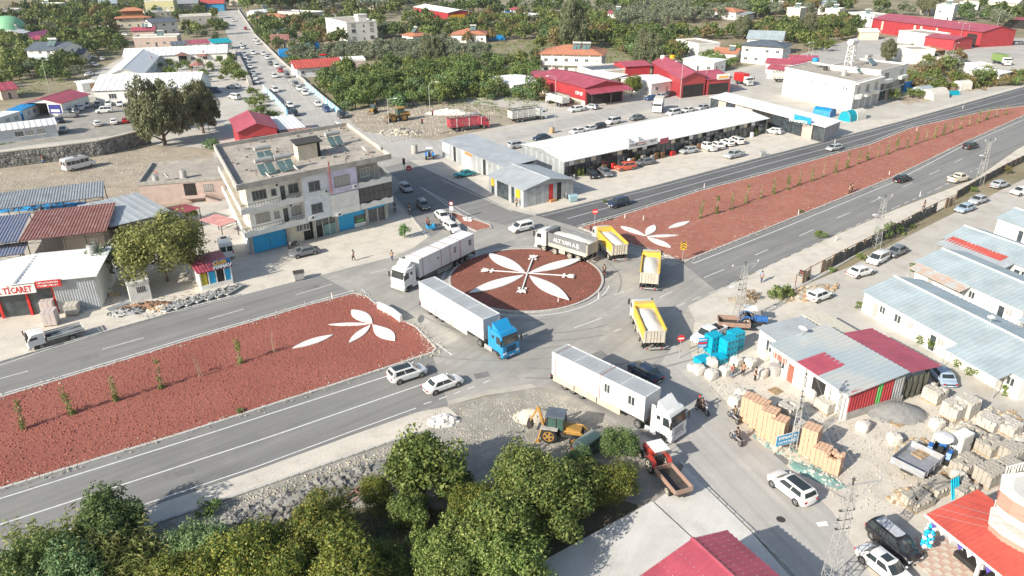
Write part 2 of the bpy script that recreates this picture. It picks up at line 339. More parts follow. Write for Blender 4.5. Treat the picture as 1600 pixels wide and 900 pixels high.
# kerbs: a row of stones, each a piece of its own where it is near
kerb_meshes={}
def kerb(name,px,label=None,stone=1.0,w=.28,h=.14,near=True,zoff=.0):
 pts=[P2(*p)for p in px];e=None
 mb=MB();left=[]
 root=link(name,None,kind='structure')
 for a,b in zip(pts[:-1],pts[1:]):
  d=b-a;L=d.length
  if L<.05:continue
  ang=math.atan2(d.y,d.x);k=max(1,round(L/stone));s=L/k
  for i in range(k):
   c=a+d*((i+.5)/k)
   yy=P_y(c)
   if near and yy>395 and len(root.children)<290:
    key=round(s,1)
    if key not in kerb_meshes:
     q=MB();q.loft([[(-s/2+.012,-w/2,0),(-s/2+.012,w/2,0),(-s/2+.012,w/2,h-.02),(-s/2+.012,w/2-.02,h),(-s/2+.012,-w/2+.02,h),(-s/2+.012,-w/2,h-.02)],[(s/2-.012,-w/2,0),(s/2-.012,w/2,0),(s/2-.012,w/2,h-.02),(s/2-.012,w/2-.02,h),(s/2-.012,-w/2+.02,h),(s/2-.012,-w/2,h-.02)]])
     kerb_meshes[key]=q.mesh('kerb_stone',m_kerb)
    link('kerb_stone',kerb_meshes[key],root,(c.x,c.y,.02+rnd.uniform(-.012,.012)),ang+rnd.uniform(-.012,.012))
   else:
    u=d.normalized();n=Vector((-u.y,u.x,0))
    p=[c-u*s*.49-n*w/2,c+u*s*.49-n*w/2,c+u*s*.49+n*w/2,c-u*s*.49+n*w/2]
    left.append([(v.x,v.y)for v in p])
 for p in left:mb.prism(p,.0,.02+h)
 if left:mb.build('kerb_run',m_kerb,root,kind='stuff')
 return root
def P_y(p):
 v=Vector((p.x,p.y,p.z))-Vector((0,0,CH));return 450-F*v.dot(up)/v.dot(fw)
def P_x(p):
 v=Vector((p.x,p.y,p.z))-Vector((0,0,CH));return 800+F*v.dot(rt)/v.dot(fw)
medL=[(-60,640),(0,622),(100,592),(200,562),(300,531),(400,502),(470,481),(553,459),(573,464),(595,482),(625,500),(650,512),(668,531),(681,545),(675,552),(632,566),(512,605),(400,641),(295,675),(160,716),(0,765),(-60,785)]
medR=[(905,356),(960,341),(1100,297),(1200,271),(1360,226),(1425,200),(1545,173),(1600,166),(1620,168),(1600,181),(1507,223),(1392,279),(1200,357),(1075,407),(1062,409),(1030,395),(985,383),(945,372)]
def ring(px,s):
 pts=[P2(*p)for p in px];c=sum(pts,Vector())/len(pts)
 return pts
def median(px,m,label):
 pts=[P2(*p)for p in px]
 mb=MB();mb.prism([(p.x,p.y)for p in pts],.0,.12);mb.build('median_bed',m,kind='structure')
 kerb('median_kerb',px+[px[0]]);keep(px)
median(medL,m_redg,'');median(medR,m_redg2,'')
isl=[(703,330),(712,334),(765,352),(768,357),(745,362),(722,352),(706,338)]
median(isl,m_redg2,'')
CC=(P2(705,432)+P2(940,437))/2;CR=(P2(705,432)-P2(940,437)).length/2
CC=Vector((CC.x,(P2(825,390).y+P2(820,488).y)/2,0))
circ=[(CC.x+CR*math.cos(a*math.pi/36),CC.y+CR*math.sin(a*math.pi/36))for a in range(72)]
mb=MB();n=72
for k,(r0,z0,r1,z1)in enumerate(((1,.14,.6,.32),(.6,.32,.25,.42),(.25,.42,0.01,.45))):
 for i in range(n):
  a0=i*2*math.pi/n;a1=(i+1)*2*math.pi/n
  mb.quad((CC.x+CR*r0*math.cos(a0),CC.y+CR*r0*math.sin(a0),z0),(CC.x+CR*r0*math.cos(a1),CC.y+CR*r0*math.sin(a1),z0),(CC.x+CR*r1*math.cos(a1),CC.y+CR*r1*math.sin(a1),z1),(CC.x+CR*r1*math.cos(a0),CC.y+CR*r1*math.sin(a0),z1))
m_redc=mat('red_gravel_round',(.27,.10,.068),.98,scale=.2,col2=(.225,.08,.055),dirt=((.15,.06,.05),1.6),bump=.09,bscale=5)
mb.build('roundabout_bed',m_redc,kind='structure',smooth=True)
root=link('roundabout_kerb',None,kind='structure')
q=MB();s=2*math.pi*(CR+.15)/64
q.prism([(-s/2+.012,-.15),(s/2-.012,-.15),(s/2-.012,.15),(-s/2+.012,.15)],0,.17);qm=q.mesh('kerb_stone',m_kerb)
for i in range(64):
 a=2*math.pi*i/64
 link('kerb_stone',qm,root,(CC.x+(CR+.12)*math.cos(a),CC.y+(CR+.12)*math.sin(a),.02+rnd.uniform(-.01,.01)),a+math.pi/2)
kerb('footway_kerb',[(-60,922),(0,903),(232,822),(400,764),(500,729),(650,677)])
kerb('pavement_kerb',[(-60,583),(0,566),(100,537),(220,503),(300,480),(375,461)],h=.1)
kerb('pavement_kerb',[(669,371),(640,335),(612,304),(585,275)],h=.1)
kerb('pavement_kerb',[(835,336),(860,331),(1025,290),(1190,246),(1280,223),(1400,192),(1600,136)],h=.12)
kerb('slab_kerb',[(1062,722),(1110,768),(1175,830),(1235,890),(1262,925)],h=.12)
kerb('footway_kerb',[(1242,452),(1290,428),(1360,386),(1462,331)],h=.12,near=False)
def slab(name,px,z,m=m_conc):
 mb=MB();mb.prism([(P(*p,z).x,P(*p,z).y)for p in px],0,z);return mb.build(name,m,kind='structure')
slab('concrete_slab',[(848,880),(856,872),(1019,783),(1083,842),(1000,1000),(900,1000)],.35);slab('concrete_slab',[(1022,784),(1052,762),(1068,728),(1172,829),(1235,900),(1300,1000),(1100,1000),(1085,842)],.25)
# painted lines
def line(name,px,w=.15,z=.034,dash=None,closed=False):
 pts=[P2(*p)for p in px];mb=MB()
 def seg(a,b):
  u=(b-a).normalized();n=Vector((-u.y,u.x,0))*w/2
  mb.quad(*[(v.x,v.y,z)for v in(a-n,b-n,b+n,a+n)])
 for a,b in zip(pts[:-1],pts[1:]):
  L=(b-a).length
  if not dash:seg(a,b)
  else:
   t=0
   while t+dash[0]<L:seg(a.lerp(b,t/L),a.lerp(b,(t+dash[0])/L));t+=dash[0]+dash[1]
 o=mb.build(name,m_white,kind='structure')
 if o.data.polygons[0].normal.z<0:o.data.flip_normals()
line('edge_line',[(-60,635),(0,617),(100,587),(200,557),(300,526),(400,498),(470,477),(553,454)],.18)
line('edge_line',[(-60,590),(0,571),(72,547),(175,516),(220,502),(290,484)],.13)
line('edge_line',[(290,484),(425,449),(610,402)],.1)
line('edge_line',[(-60,799),(0,779.5),(335,675),(400,654),(605,588)],.17)
line('lane_line',[(-60,838),(0,820),(400,690),(445,675),(665,599)],.17)
line('edge_line',[(-60,883),(0,863),(125,822),(400,730),(545,676),(650,638)],.14)
for d in([(160,546),(225,528)],[(0,592),(44,580)],[(326,499),(381,483)],[(462,461),(519,444)],[(580,427),(605,420)]):line('lane_dash',d,.14)
for d in([(662,632),(674,628)],[(686,624),(698,620)],[(709,616),(719,612)],[(731,608),(742,604)],[(755,599),(764,595)],[(897,513),(940,497)],[(960,518),(970,514)],[(960,461),(975,456)]):line('lane_dash',d,.14)
line('edge_line',[(565,452),(600,484),(650,513),(706,555)],.17)
line('edge_line',[(886,342),(1025,304),(1200,256),(1330,222),(1430,192),(1535,165),(1600,147)],.14)
line('edge_line',[(845,338),(1025,294),(1190,250),(1280,226),(1400,195),(1600,139)],.12)
line('edge_line',[(902,353),(960,337),(1100,293),(1200,267),(1360,222),(1425,196),(1545,169),(1600,161)],.14)
line('edge_line',[(985,386),(1030,398),(1062,412)],.15)
line('edge_line',[(1083,412),(1200,366),(1392,287),(1507,227),(1600,187)],.17)
for d in([(1100,434),(1132,421)],[(1180,399),(1200,390)],[(1249,369),(1271,359)],[(1307,341),(1329,332)],[(1361,316),(1378,308)],[(1410,293),(1425,286)],[(1452,273),(1468,266)],[(1491,254),(1504,248)],[(1030,465),(1050,456)]):line('lane_dash',d,.14)
line('edge_line',[(1057,479),(1120,454),(1200,416),(1307,366),(1400,324),(1467,294),(1530,262)],.12,dash=(1.5,1.5))
line('edge_line',[(612,304),(668,366),(672,371)],.15);line('edge_line',[(655,291),(735,345)],.15);line('edge_line',[(690,281),(800,330)],.15);line('edge_line',[(655,291),(770,356)],.13)
pr=[];
for i in range(-14,40):
 a=i*math.pi/30*1.0+math.pi*.62
 pr.append((CC.x+(CR+1.1)*math.cos(a),CC.y+(CR+1.1)*math.sin(a)))
mb=MB()
for a,b in zip(pr[:-1],pr[1:]):
 a=Vector((*a,0));b=Vector((*b,0));n=(a-CC).normalized()*.08;n2=(b-CC).normalized()*.08
 mb.quad((a.x-n.x,a.y-n.y,.036),(a.x+n.x,a.y+n.y,.036),(b.x+n2.x,b.y+n2.y,.036),(b.x-n2.x,b.y-n2.y,.036))
mb.build('ring_line',m_white,kind='structure')
m_patch=mat('asphalt_repair',(.21,.208,.203),.9,.12,.6);m_tyre=mat('tyre_mark',(.285,.275,.255),.9,.1,.5);m_dust=mat('dust_drift',(.47,.44,.385),.97,.1,.4)
for q_ in([(120,560),(150,552),(156,558),(127,567)],[(470,452),(498,444),(503,449),(476,457)],[(1130,440),(1150,431),(1156,436),(1137,445)],[(255,744),(300,730),(306,738),(262,752)],[(905,560),(940,548),(950,556),(914,568)],[(740,585),(762,580),(766,588),(744,593)],[(1215,705),(1235,722),(1228,727),(1208,710)],[(1345,300),(1362,292),(1366,296),(1349,304)]):sheet('asphalt_patch',q_,m_patch,.0305)
for q_ in([(552,462),(575,478),(600,499),(590,503),(562,483)],[(1040,520),(1064,500),(1075,480),(1085,500),(1075,560),(1060,545)],[(700,634),(760,618),(840,606),(830,600),(760,610),(700,627)],[(905,362),(985,388),(1062,412),(1050,416),(980,396),(905,370)],[(1100,590),(1150,648),(1200,700),(1190,702),(1120,640),(1090,600)]):sheet('dust_drift',q_,m_dust,.0325)
def arc(r,a0,a1,w=.22,m=None,c=None):
 c=c or CC;mb=MB();n=26
 for i in range(n):
  t0=a0+(a1-a0)*i/n;t1=a0+(a1-a0)*(i+1)/n
  mb.quad(*[(c.x+math.cos(t)*q,c.y+math.sin(t)*q,.031)for t,q in((t0,r-w/2),(t0,r+w/2),(t1,r+w/2),(t1,r-w/2))])
 o=mb.build('tyre_mark',m or m_tyre,kind='structure')
 if o.data.polygons[0].normal.z<0:o.data.flip_normals()
for r,a,b,dx,dy in((12.6,2.9,4.9,0,0),(14.6,2.5,4.2,.5,-.4),(17,3.9,5.2,1.5,1),(19.1,3.8,5.1,1.6,1.2),(24,4.1,5.0,-3,4),(26.2,4.15,5.0,-3,4),(13,-.4,.6,0,0),(30,4.6,5.4,3,6),(32,4.6,5.35,3,6)):arc(r,a,b,.3,None,CC+Vector((dx,dy,0)))
for px in((1220,812),):
 mb=MB();p=P2(*px);mb.cyl((p.x,p.y,.02),(p.x,p.y,.042),.36,n=18);mb.build('manhole_cover',m_iron,kind='structure')
 # white ornament slabs laid on the red gravel
def petal(mb,A,B,wd,z,th,zb=None,k=.5):
 A=P2(*A);B=P2(*B);u=(B-A);n=Vector((-u.y,u.x,0)).normalized();L=u.length;N=14;l=[];r=[]
 for i in range(N+1):
  t=i/N;w=wd/2*math.sin(math.pi*t**(math.log(.5)/math.log(k)))**.9
  c=A+u*t;l.append((c.x+n.x*w,c.y+n.y*w));r.append((c.x-n.x*w,c.y-n.y*w))
 mb.prism(l[:-1]+[l[-1]]+r[::-1][1:-1]if False else l+r[::-1][1:-1],z,z+th)
def orn(label,petals,z,stems=()):
 c=thing('petal_ornament',label,'ornament')
 for A,B,w,k in petals:
  mb=MB();petal(mb,A,B,w,z,.12,k=k);mb.build('petal',m_wstone,c)
 for A,B,tw in stems:
  mb=MB();a=P2(*A);b=P2(*B);u=(b-a).normalized();n=Vector((-u.y,u.x,0))
  def pr_(pts):mb.prism([((a+u*x+n*y).x,(a+u*x+n*y).y)for x,y in pts],z+.13,z+.22)
  L=(b-a).length
  pr_([(0,-.09),(L-.9,-.09),(L-.9,.09),(0,.09)])
  pr_([(L-.95,-.32),(L-.55,-.55),(L+.0,-.62),(L-.2,-.3),(L+.1,0),(L-.2,.3),(L,.62),(L-.55,.55),(L-.95,.32)])
  pr_([(L-1.6,-.6),(L-1.25,-.6),(L-1.25,-.28),(L-1.6,-.28)]);pr_([(L-1.6,.28),(L-1.25,.28),(L-1.25,.6),(L-1.6,.6)])
  mb.build('stem',m_wstone,c)
 return c
orn('large white four petal flower laid on the round red gravel island',[((764,400),(821,431),2.3,.45),((908,408),(826,431),2.1,.45),((733,462),(819,434),2.2,.5),((889,473),(827,435),2.2,.5)],.36,[((824,432),(834,404),0),((824,432),(753,427),0),((824,432),(897,437),0),((824,432),(814,463),0)])
orn('white petal flower with a detached long petal on the left red median',[((550,486),(582,507),1.8,.45),((514,509),(579,508),.7,.5),((545,538),(579,510),1.1,.5),((582,509),(617,534),1.9,.55),((457,546),(521,525),1.3,.5)],.10)
orn('white petal flower with a detached petal on the right red median',[((970,355),(1009,370),1.4,.4),((1022,353),(1010,370),1.5,.45),((1060,369),(1011,371),.9,.5),((1048,388),(1011,372),1.5,.45),((1044,358),(1078,347),1.3,.5)],.10)
orn('small white star of petals on the little red island by the side street',[((723,341),(731,344),.8,.5),((736,341),(731,344),.8,.5),((725,346),(731,344),.8,.5),((737,347),(731,344),.8,.5)],.10)
# buildings
FOOT=[];REG=[];SKEW=[]
_wm={}
def win_mesh(w,h,mull=2,door=False,fr=None):
 fr=fr or m_winfr
 k=(round(w,2),round(h,2),mull,fr.name)
 if k not in _wm:
  mb=MB();t=.07;y0,y1=-.05,.03
  mb.box(-w/2-.0,y0,0,-w/2+t,y1,h);mb.box(w/2-t,y0,0,w/2,y1,h);mb.box(-w/2+t,y0,0,w/2-t,y1,t);mb.box(-w/2+t,y0,h-t,w/2-t,y1,h)
  for i in range(1,mull):x=-w/2+w*i/mull;mb.box(x-.035,y0+.005,t,x+.035,y1,h-t)
  if mull and not door:mb.box(-w/2-.08,-.13,-.07,w/2+.08,y1,-.002)
  p=MB();p.quad((-w/2+.05,-.015,.05),(w/2-.05,-.015,.05),(w/2-.05,-.015,h-.05),(-w/2+.05,-.015,h-.05))
  _wm[k]=(mb.mesh('window',fr),p.mesh('pane',m_winpane))
 return _wm[k]
_cu={}
def curt(p):
 if p.name not in _cu:c=p.copy();c.materials[0]=m_curtain;_cu[p.name]=c
 return _cu[p.name]
def marks(parent,x0,x1,z,h,y,m,rot=None):
 q=MB();x=x0;r_=random.Random(int(x0*7+z*3))
 while x<x1:
  w=h*r_.uniform(.35,.6);q.box(x,y-.01,z-h/2,x+w*.35,y,z+h/2);q.box(x+w*.35,y-.01,z+h*r_.choice((-.5,-.05,.35)),x+w,y,z+h*.5 if r_.random()<.5 else z+h*.1+.02);x+=w+h*.18
 o=q.build('illegible_lettering',m,parent,kind='stuff')
 if rot is not None:o.rotation_euler=(0,0,rot)
 return o
FROT=dict(F=0,L=-math.pi/2,R=math.pi/2,B=math.pi)
class Bld:
 def __init__(s,name,label,cat,a,b,depth,h,zb=0.0,group=None,skew=False):
  depth0=depth
  A=P(*a,h+zb);B=P(*b,h+zb)
  s.h=h;u=Vector((B.x-A.x,B.y-A.y,0));s.w=u.length;ang=math.atan2(u.y,u.x)
  if isinstance(depth,tuple):
   C=P(*depth,h+zb);v=Vector((-u.y,u.x,0)).normalized();depth=max(1.5,(C-A).dot(v))
  s.d=depth;s.ang=ang;s.o=Vector((A.x,A.y,zb))
  s.root=thing(name,label,cat,s.o,ang,group)
  s.k=0.0
  if isinstance(depth0,tuple)and skew:s.k=(P(*depth0,h+zb)-A).dot(u.normalized())/depth;SKEW.append(s)
  FOOT.append([tuple(s.W(x,y,0).xy)for x,y in((-1,-1),(s.w+1,-1),(s.w+1,s.d+1),(-1,s.d+1))])
 def W(s,x,y,z=0):
  x=x+s.k*y
  return s.o+Vector((x*math.cos(s.ang)-y*math.sin(s.ang),x*math.sin(s.ang)+y*math.cos(s.ang),z))
 def part(s,name,mb,m,smooth=False,label=None,kind=None):return mb.build(name,m,s.root,smooth,label=label,kind=kind)
 def walls(s,m,z1=None,t=.2,skip='',m2=None):
  z1=z1 or s.h;w,d=s.w,s.d
  for f,bx in(('F',(0,0,w,t)),('B',(0,d-t,w,d)),('L',(0,t,t,d-t)),('R',(w-t,t,w,d-t))):
   if f in skip:continue
   mb=MB();mb.box(bx[0],bx[1],0,bx[2],bx[3],z1);s.part('wall',mb,(m2 or{}).get(f,m))
 def window(s,f,u,z,w=1.4,h=1.2,mull=2,name='window',fr=None):
  pos=dict(F=(u,0,z),B=(u,s.d,z),L=(0,u,z),R=(s.w,u,z))[f]
  a,p=win_mesh(w,h,mull,name=='door',fr);p=curt(p)if rnd.random()<.35 else p;o=link(name,a,s.root,pos,FROT[f]);link('pane',p,o);return o
 def panel(s,f,u0,u1,z0,z1,m,name='door',out=.04,ribs=0,label=None):
  mb=MB();mb.box(u0,-out,z0,u1,.03,z1)
  if ribs:
   n=max(1,int((u1-u0)/ribs))
   for i in range(1,n):x=u0+(u1-u0)*i/n;mb.box(x-.03,-out-.03,z0+.05,x+.03,-out,z1-.05)
  o=s.part(name,mb,m,label=label)
  L=dict(F=(0,0,0),L=(0,s.d,0),R=(s.w,0,0),B=(s.w,s.d,0))[f]
  o.location=L;o.rotation_euler=(0,0,{'F':0,'L':-math.pi/2,'R':math.pi/2,'B':math.pi}[f]);return o
 def roof(s,kind,m,rise=1.5,ov=.4,pitch=1.0,amp=.05,t=.08,m2=None,ribs=True,wm=None,par=.45,name='roof'):
  w,d,h=s.w,s.d,s.h
  def plane(A,B,C,D,nm='roof',mm=None):
   mb=MB();n=(Vector(B)-Vector(A)).cross(Vector(D)-Vector(A)).normalized();n=n if n.z>0 else-n
   mb.loft([[Vector(p)for p in(A,B,C,D)],[Vector(p)+n*t for p in(A,B,C,D)]])
   if ribs:mb.corr(*[Vector(p)+n*(t+.002)for p in(A,B,C,D)],pitch=pitch,amp=amp)
   return s.part(nm,mb,mm or m)
  if kind=='flat':
   mb=MB();mb.box(.2,.2,h-.15,w-.2,d-.2,h-.02);s.part('roof',mb,m)
   mb=MB()
   for bx in((-.1,-.1,w+.1,.18),(-.1,d-.18,w+.1,d+.1),(-.1,.18,.18,d-.18),(w-.18,.18,w+.1,d-.18)):mb.box(bx[0],bx[1],h-.2,bx[2],bx[3],h+par)
   s.part('parapet',mb,m2 or m_whitewall)
  elif kind=='shed':
   plane((-ov,-ov,h),(w+ov,-ov,h),(w+ov,d+ov,h+rise),(-ov,d+ov,h+rise))
  elif kind=='shedx':
   plane((w+ov,-ov,h+rise),(w+ov,d+ov,h+rise),(-ov,d+ov,h),(-ov,-ov,h))
  elif kind=='gx':
   y=d/2;e=rise*ov/y
   plane((-ov,-ov,h-e),(w+ov,-ov,h-e),(w+ov,y,h+rise),(-ov,y,h+rise))
   plane((w+ov,d+ov,h-e),(-ov,d+ov,h-e),(-ov,y,h+rise),(w+ov,y,h+rise))
   for x0 in(0,w-.2):
    mb=MB();mb.loft([[(x0,.02,h-.01),(x0,d-.02,h-.01),(x0,y,h+rise-.03)],[(x0+.2,.02,h-.01),(x0+.2,d-.02,h-.01),(x0+.2,y,h+rise-.03)]]);s.part('gable',mb,wm or m_whitewall)
   mb=MB();mb.loft([[(-ov-.02,y-.18,h+rise+t*.6),(-ov-.02,y,h+rise+t+.1),(-ov-.02,y+.18,h+rise+t*.6)],[(w+ov+.02,y-.18,h+rise+t*.6),(w+ov+.02,y,h+rise+t+.1),(w+ov+.02,y+.18,h+rise+t*.6)]]);s.part('ridge_cap',mb,m2 or m)
  elif kind=='gy':
   x=w/2;e=rise*ov/x
   plane((-ov,d+ov,h-e),(-ov,-ov,h-e),(x,-ov,h+rise),(x,d+ov,h+rise))
   plane((w+ov,-ov,h-e),(w+ov,d+ov,h-e),(x,d+ov,h+rise),(x,-ov,h+rise))
   for y0 in(0,d-.2):
    mb=MB();mb.loft([[(.02,y0,h-.01),(w-.02,y0,h-.01),(x,y0,h+rise-.03)],[(.02,y0+.2,h-.01),(w-.02,y0+.2,h-.01),(x,y0+.2,h+rise-.03)]]);s.part('gable',mb,wm or m_whitewall)
   mb=MB();mb.loft([[(x-.18,-ov-.02,h+rise+t*.6),(x,-ov-.02,h+rise+t+.1),(x+.18,-ov-.02,h+rise+t*.6)],[(x-.18,d+ov+.02,h+rise+t*.6),(x,d+ov+.02,h+rise+t+.1),(x+.18,d+ov+.02,h+rise+t*.6)]]);s.part('ridge_cap',mb,m2 or m)
  elif kind=='hip':
   k=min(w,d)/2;e=ov
   if w>=d:r0=(k,d/2);r1=(w-k,d/2)
   else:r0=(w/2,k);r1=(w/2,d-k)
   c=[(-e,-e),(w+e,-e),(w+e,d+e),(-e,d+e)];z=h;zr=h+rise
   fs=([c[0],c[1],r1,r0],[c[1],c[2],r1],[c[2],c[3],r0,r1],[c[3],c[0],r0])if w>=d else([c[0],c[1],r0],[c[1],c[2],r1,r0],[c[2],c[3],r1],[c[3],c[0],r0,r1])
   for f in fs:
    mb=MB();pts=[Vector((p[0],p[1],z if p in c else zr))for p in f]
    mb.poly(pts);mb.poly([p-Vector((0,0,.12))for p in pts][::-1])
    A,B=pts[0],pts[1];n=(B-A).cross(pts[-1]-A).normalized();n=n if n.z>0 else-n
    q=(pts[2]+pts[-1])/2 if len(pts)==4 else pts[2];up_=(q-(A+B)/2);rows=0
    if ribs:
     nn=max(3,int((B-A).length/pitch));ux=(B-A).normalized();sl_=(up_-ux*up_.dot(ux));
     for i in range(1,nn):
      t_=i/nn;p0=A.lerp(B,t_)
      L0=(pts[-1]-A).dot(ux);L1=(pts[2]-B).dot(ux)if len(pts)==4 else(pts[2]-B).dot(ux)
      x_=(p0-A).length;W_=(B-A).length;hf=min(1,x_/max(.01,L0))if L0>0 else 1;hf=min(hf,(W_-x_)/max(.01,-L1))
      p1=p0+sl_*max(.02,hf)*.98
      mb.quad(p0-ux*.12+n*.01,p0+ux*.12+n*.01,p1+ux*.12+n*.05,p1-ux*.12+n*.05)
    s.part('roof',mb,m)
 def autowins(s,floors=1,faces='FLR',step=3.2,w=1.3,h=1.1,z=1.1,fh=3.0,fr=None):
  for f in faces:
   L=s.w if f in 'FB' else s.d;n=int(L//step)
   if n<1:continue
   for k in range(floors):
    for i in range(n):
     if k==0 and f=='F' and i==n//2:
      s.window(f,L*(i+.5)/n,.02,.95,2.1,1,'door',fr);continue
     s.window(f,L*(i+.5)/n+rnd.uniform(-.2,.2),z+k*fh,w,h,2,'window',fr)
def house(label,a,b,depth,h,rk='flat',rm=None,wm=None,rise=1.5,fl=1,name='house',cat='house',ov=.5,step=3.4,faces='FLR',pitch=1.0,wins=True,m2=None,zb=0,skew=False):
 s=Bld(name,label,cat,a,b,depth,h,zb,skew=skew);wm=wm or m_whitewall;rm=rm or m_roofc
 s.walls(wm);s.roof(rk,rm,rise,ov,pitch,wm=wm,m2=m2)
 if wins:s.autowins(fl,faces,step)
 REG.append((label,s));return s
 # things found on roofs and walls
def heater(s,x,y,z,label,rot=0,sc=1.0,tank=None):
 """solar water heater: lying tank over two tilted collector panels"""
 p=s.W(x,y,z);t=thing('solar_water_heater',label,'water heater',p,s.ang+rot,'solar water heaters on roofs',sc)
 mb=MB()
 for xx in(-.9,.9):
  mb.tube([(xx,.5,0),(xx,.5,1.5)],.035);mb.tube([(xx,-.9,0),(xx,.5,1.3)],.035);mb.tube([(xx,-.9,.02),(xx,.5,.02)],.035)
 mb.tube([(-.9,.5,1.45),(.9,.5,1.45)],.035);mb.build('stand',m_galv,t)
 mb=MB();mb.cyl((-1.15,.5,1.75),(1.15,.5,1.75),.32,n=12);mb.build('tank',tank or m_galv,t,smooth=True)
 for xx in(-.55,.55):
  mb=MB();mb.loft([[(xx-.48,-.95,.15),(xx+.48,-.95,.15),(xx+.48,.3,1.25),(xx-.48,.3,1.25)],[(xx-.48,-1.0,.21),(xx+.48,-1.0,.21),(xx+.48,.25,1.31),(xx-.48,.25,1.31)]])
  mb.build('collector_panel',mat('collector_glass',(.13,.2,.2),.15,.1,1,spec=.8),t)
 return t
_dish=None
def dish(p,label,r=.5,az=2.2,col=None):
 t=thing('satellite_dish',label,'satellite dish',p,az,'satellite dishes on the roofs')
 mb=MB();c=Vector((0,-.1,.75));ax=Vector((0,-.8,.6)).normalized();a=Vector((1,0,0));b=ax.cross(a);rg=[]
 for k,(rr,dd)in enumerate(((.02,0),(.5,.05),(.85,.14),(1,.2),(1,.17),(.5,.02),(.02,-.03))):
  rg.append([c+(a*math.cos(i*math.pi/7)+b*math.sin(i*math.pi/7))*r*rr+ax*dd*r*1.2 for i in range(14)])
 mb.loft(rg);mb.build('reflector',col or m_wstone,t,smooth=True)
 mb=MB();mb.tube([(0,0,0),(0,0,.75),c+ax*.02],.03);mb.tube([c-b*r*.8,c+ax*r*1.1],.018);mb.ball(c+ax*r*1.15,.05);mb.build('mount',m_galv,t)
 return t
def water_tank(p,label,r=.55,h=1.2,m=None,rot=0):
 t=thing('water_tank',label,'water tank',p,rot)
 mb=MB();mb.cyl((0,0,.12),(0,0,h),r,n=16);mb.cyl((0,0,h),(0,0,h+.12),r*.98,r*.3,n=16);mb.build('tank',m or m_galv,t,smooth=35)
 mb=MB()
 for k in(.3,.6,.9):mb.cyl((0,0,h*k),(0,0,h*k+.05),r+.02,n=16)
 mb.build('hoop',m or m_galv,t);mb=MB();mb.box(-r,-r,0,r,r,.12);mb.build('base',m_greyc,t);mb=MB();mb.cyl((0,0,h+.1),(0,0,h+.17),.18,n=10);mb.build('lid',m_iron,t)
 return t
def text(s_,parent,loc,rot,size,m,name='lettering',ext=.01,stretch=1.0,align='CENTER',bold=0):
 cu=bpy.data.curves.new(name,'FONT');cu.body=s_;cu.size=size;cu.extrude=ext;cu.align_x=align;cu.align_y='CENTER';cu.resolution_u=1;cu.offset=bold
 o=bpy.data.objects.new(name,cu);me=bpy.data.meshes.new_from_object(o);bpy.data.objects.remove(o)
 me.materials.clear();me.materials.append(m)
 o=link(name,me,parent,loc,rot);o.scale=(stretch,1,1);return o
 # three-storey apartment block
B=Bld('apartment_building','three storey white apartment block with two rows of balconies and blue shop shutters','building',(370,293),(609,244),(335,230),11.0,skew=True)
w,d=B.w,B.d;T=B.root;g0=3.4;f1=3.4;f2=6.9;top=10.6;ov_=1.3
mb=MB()
gx=[0.9,6.6,11.0,15.0,20.3,w-.9]
for x in gx:
 c=MB();c.box(x-.22,ov_,0,x+.22,ov_+.4,g0);B.part('column',c,m_greyc)
c=MB();c.box(.7,ov_-.05,g0-.35,w-.6,ov_+.45,g0);B.part('beam',c,m_greyc)
c=MB();c.box(.7,ov_+2,0,.95,d-.3,g0);B.part('wall',c,m_bluew);c=MB();c.box(w-3.4,ov_+1,0,w-3.15,d-.3,g0);B.part('wall',c,m_greyc);c=MB();c.box(.95,d-.5,0,w-3.4,d-.3,g0);B.part('wall',c,m_greyc)
c=MB();c.box(.3,ov_+.6,-.0,w-3,ov_+1.0,.14);B.part('step',c,m_greyc)
def gpart(name,x0,x1,z0,z1,m,y=.2,label=None,ribs=0):
 q=MB();q.box(x0,ov_+y,z0,x1,ov_+y+.08,z1)
 if ribs:
  n=int((x1-x0)/ribs)
  for i in range(1,n):xx=x0+(x1-x0)*i/n;q.box(xx-.02,ov_+y-.025,z0,xx+.02,ov_+y,z1)
 return B.part(name,q,m,label=label)
m_shut=mat('blue_shutter',(.02,.36,.66),.5,.08,.8)
for i in range(2):gpart('shutter',1.15+i*2.6,3.7+i*2.6,.15,2.75,m_shut,label='blue metal shop shutter',ribs=.3)
gpart('wall',6.85,8.2,0,3.0,m_cream,.22);gpart('door',8.2,9.2,0,2.1,mat('cream_door',(.6,.55,.42),.6));gpart('wall',9.2,10.75,0,3.0,m_dark,.4)
for i in range(2):o=link('window',win_mesh(1.0,1.1)[0],T,(8.6+i*1.15,ov_+.18,1.75));link('pane',win_mesh(1.0,1.1)[1],o)
gpart('window',11.25,14.75,1.9,2.9,m_winpane,.25);gpart('door',11.3,12.4,0,1.85,m_dark,.25);gpart('shop_front',12.6,14.7,.0,1.8,mat('teal_glass',(.16,.30,.30),.3),.2)
for x in(11.3,12.45,13.6,14.7):gpart('mullion',x-.04,x+.04,0,2.95,m_winfr,.14)
gpart('shutter',15.25,18.0,.1,3.0,m_shut,ribs=.3,label='blue metal shutter beside the green shop window');gpart('sign_board',18.0,20.05,2.0,3.0,m_shut)
gpart('shop_window',18.1,20.0,.7,1.95,m_winpane,.2);gpart('counter',18.4,19.8,.9,1.3,m_greenp,.1);gpart('sill',18.0,20.1,.1,.7,m_whitewall,.15)
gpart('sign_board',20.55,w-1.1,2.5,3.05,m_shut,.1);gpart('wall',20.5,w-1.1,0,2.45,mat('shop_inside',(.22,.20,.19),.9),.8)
for x in(20.6,22.4,w-1.2):gpart('mullion',x-.04,x+.04,0,2.5,m_winfr,.12)
for k,z in enumerate((f1,f2)):
 c=MB();c.box(0.15,0.15,z,w-.1,d,z+.22);B.part('floor_slab',c,m_whitewall)
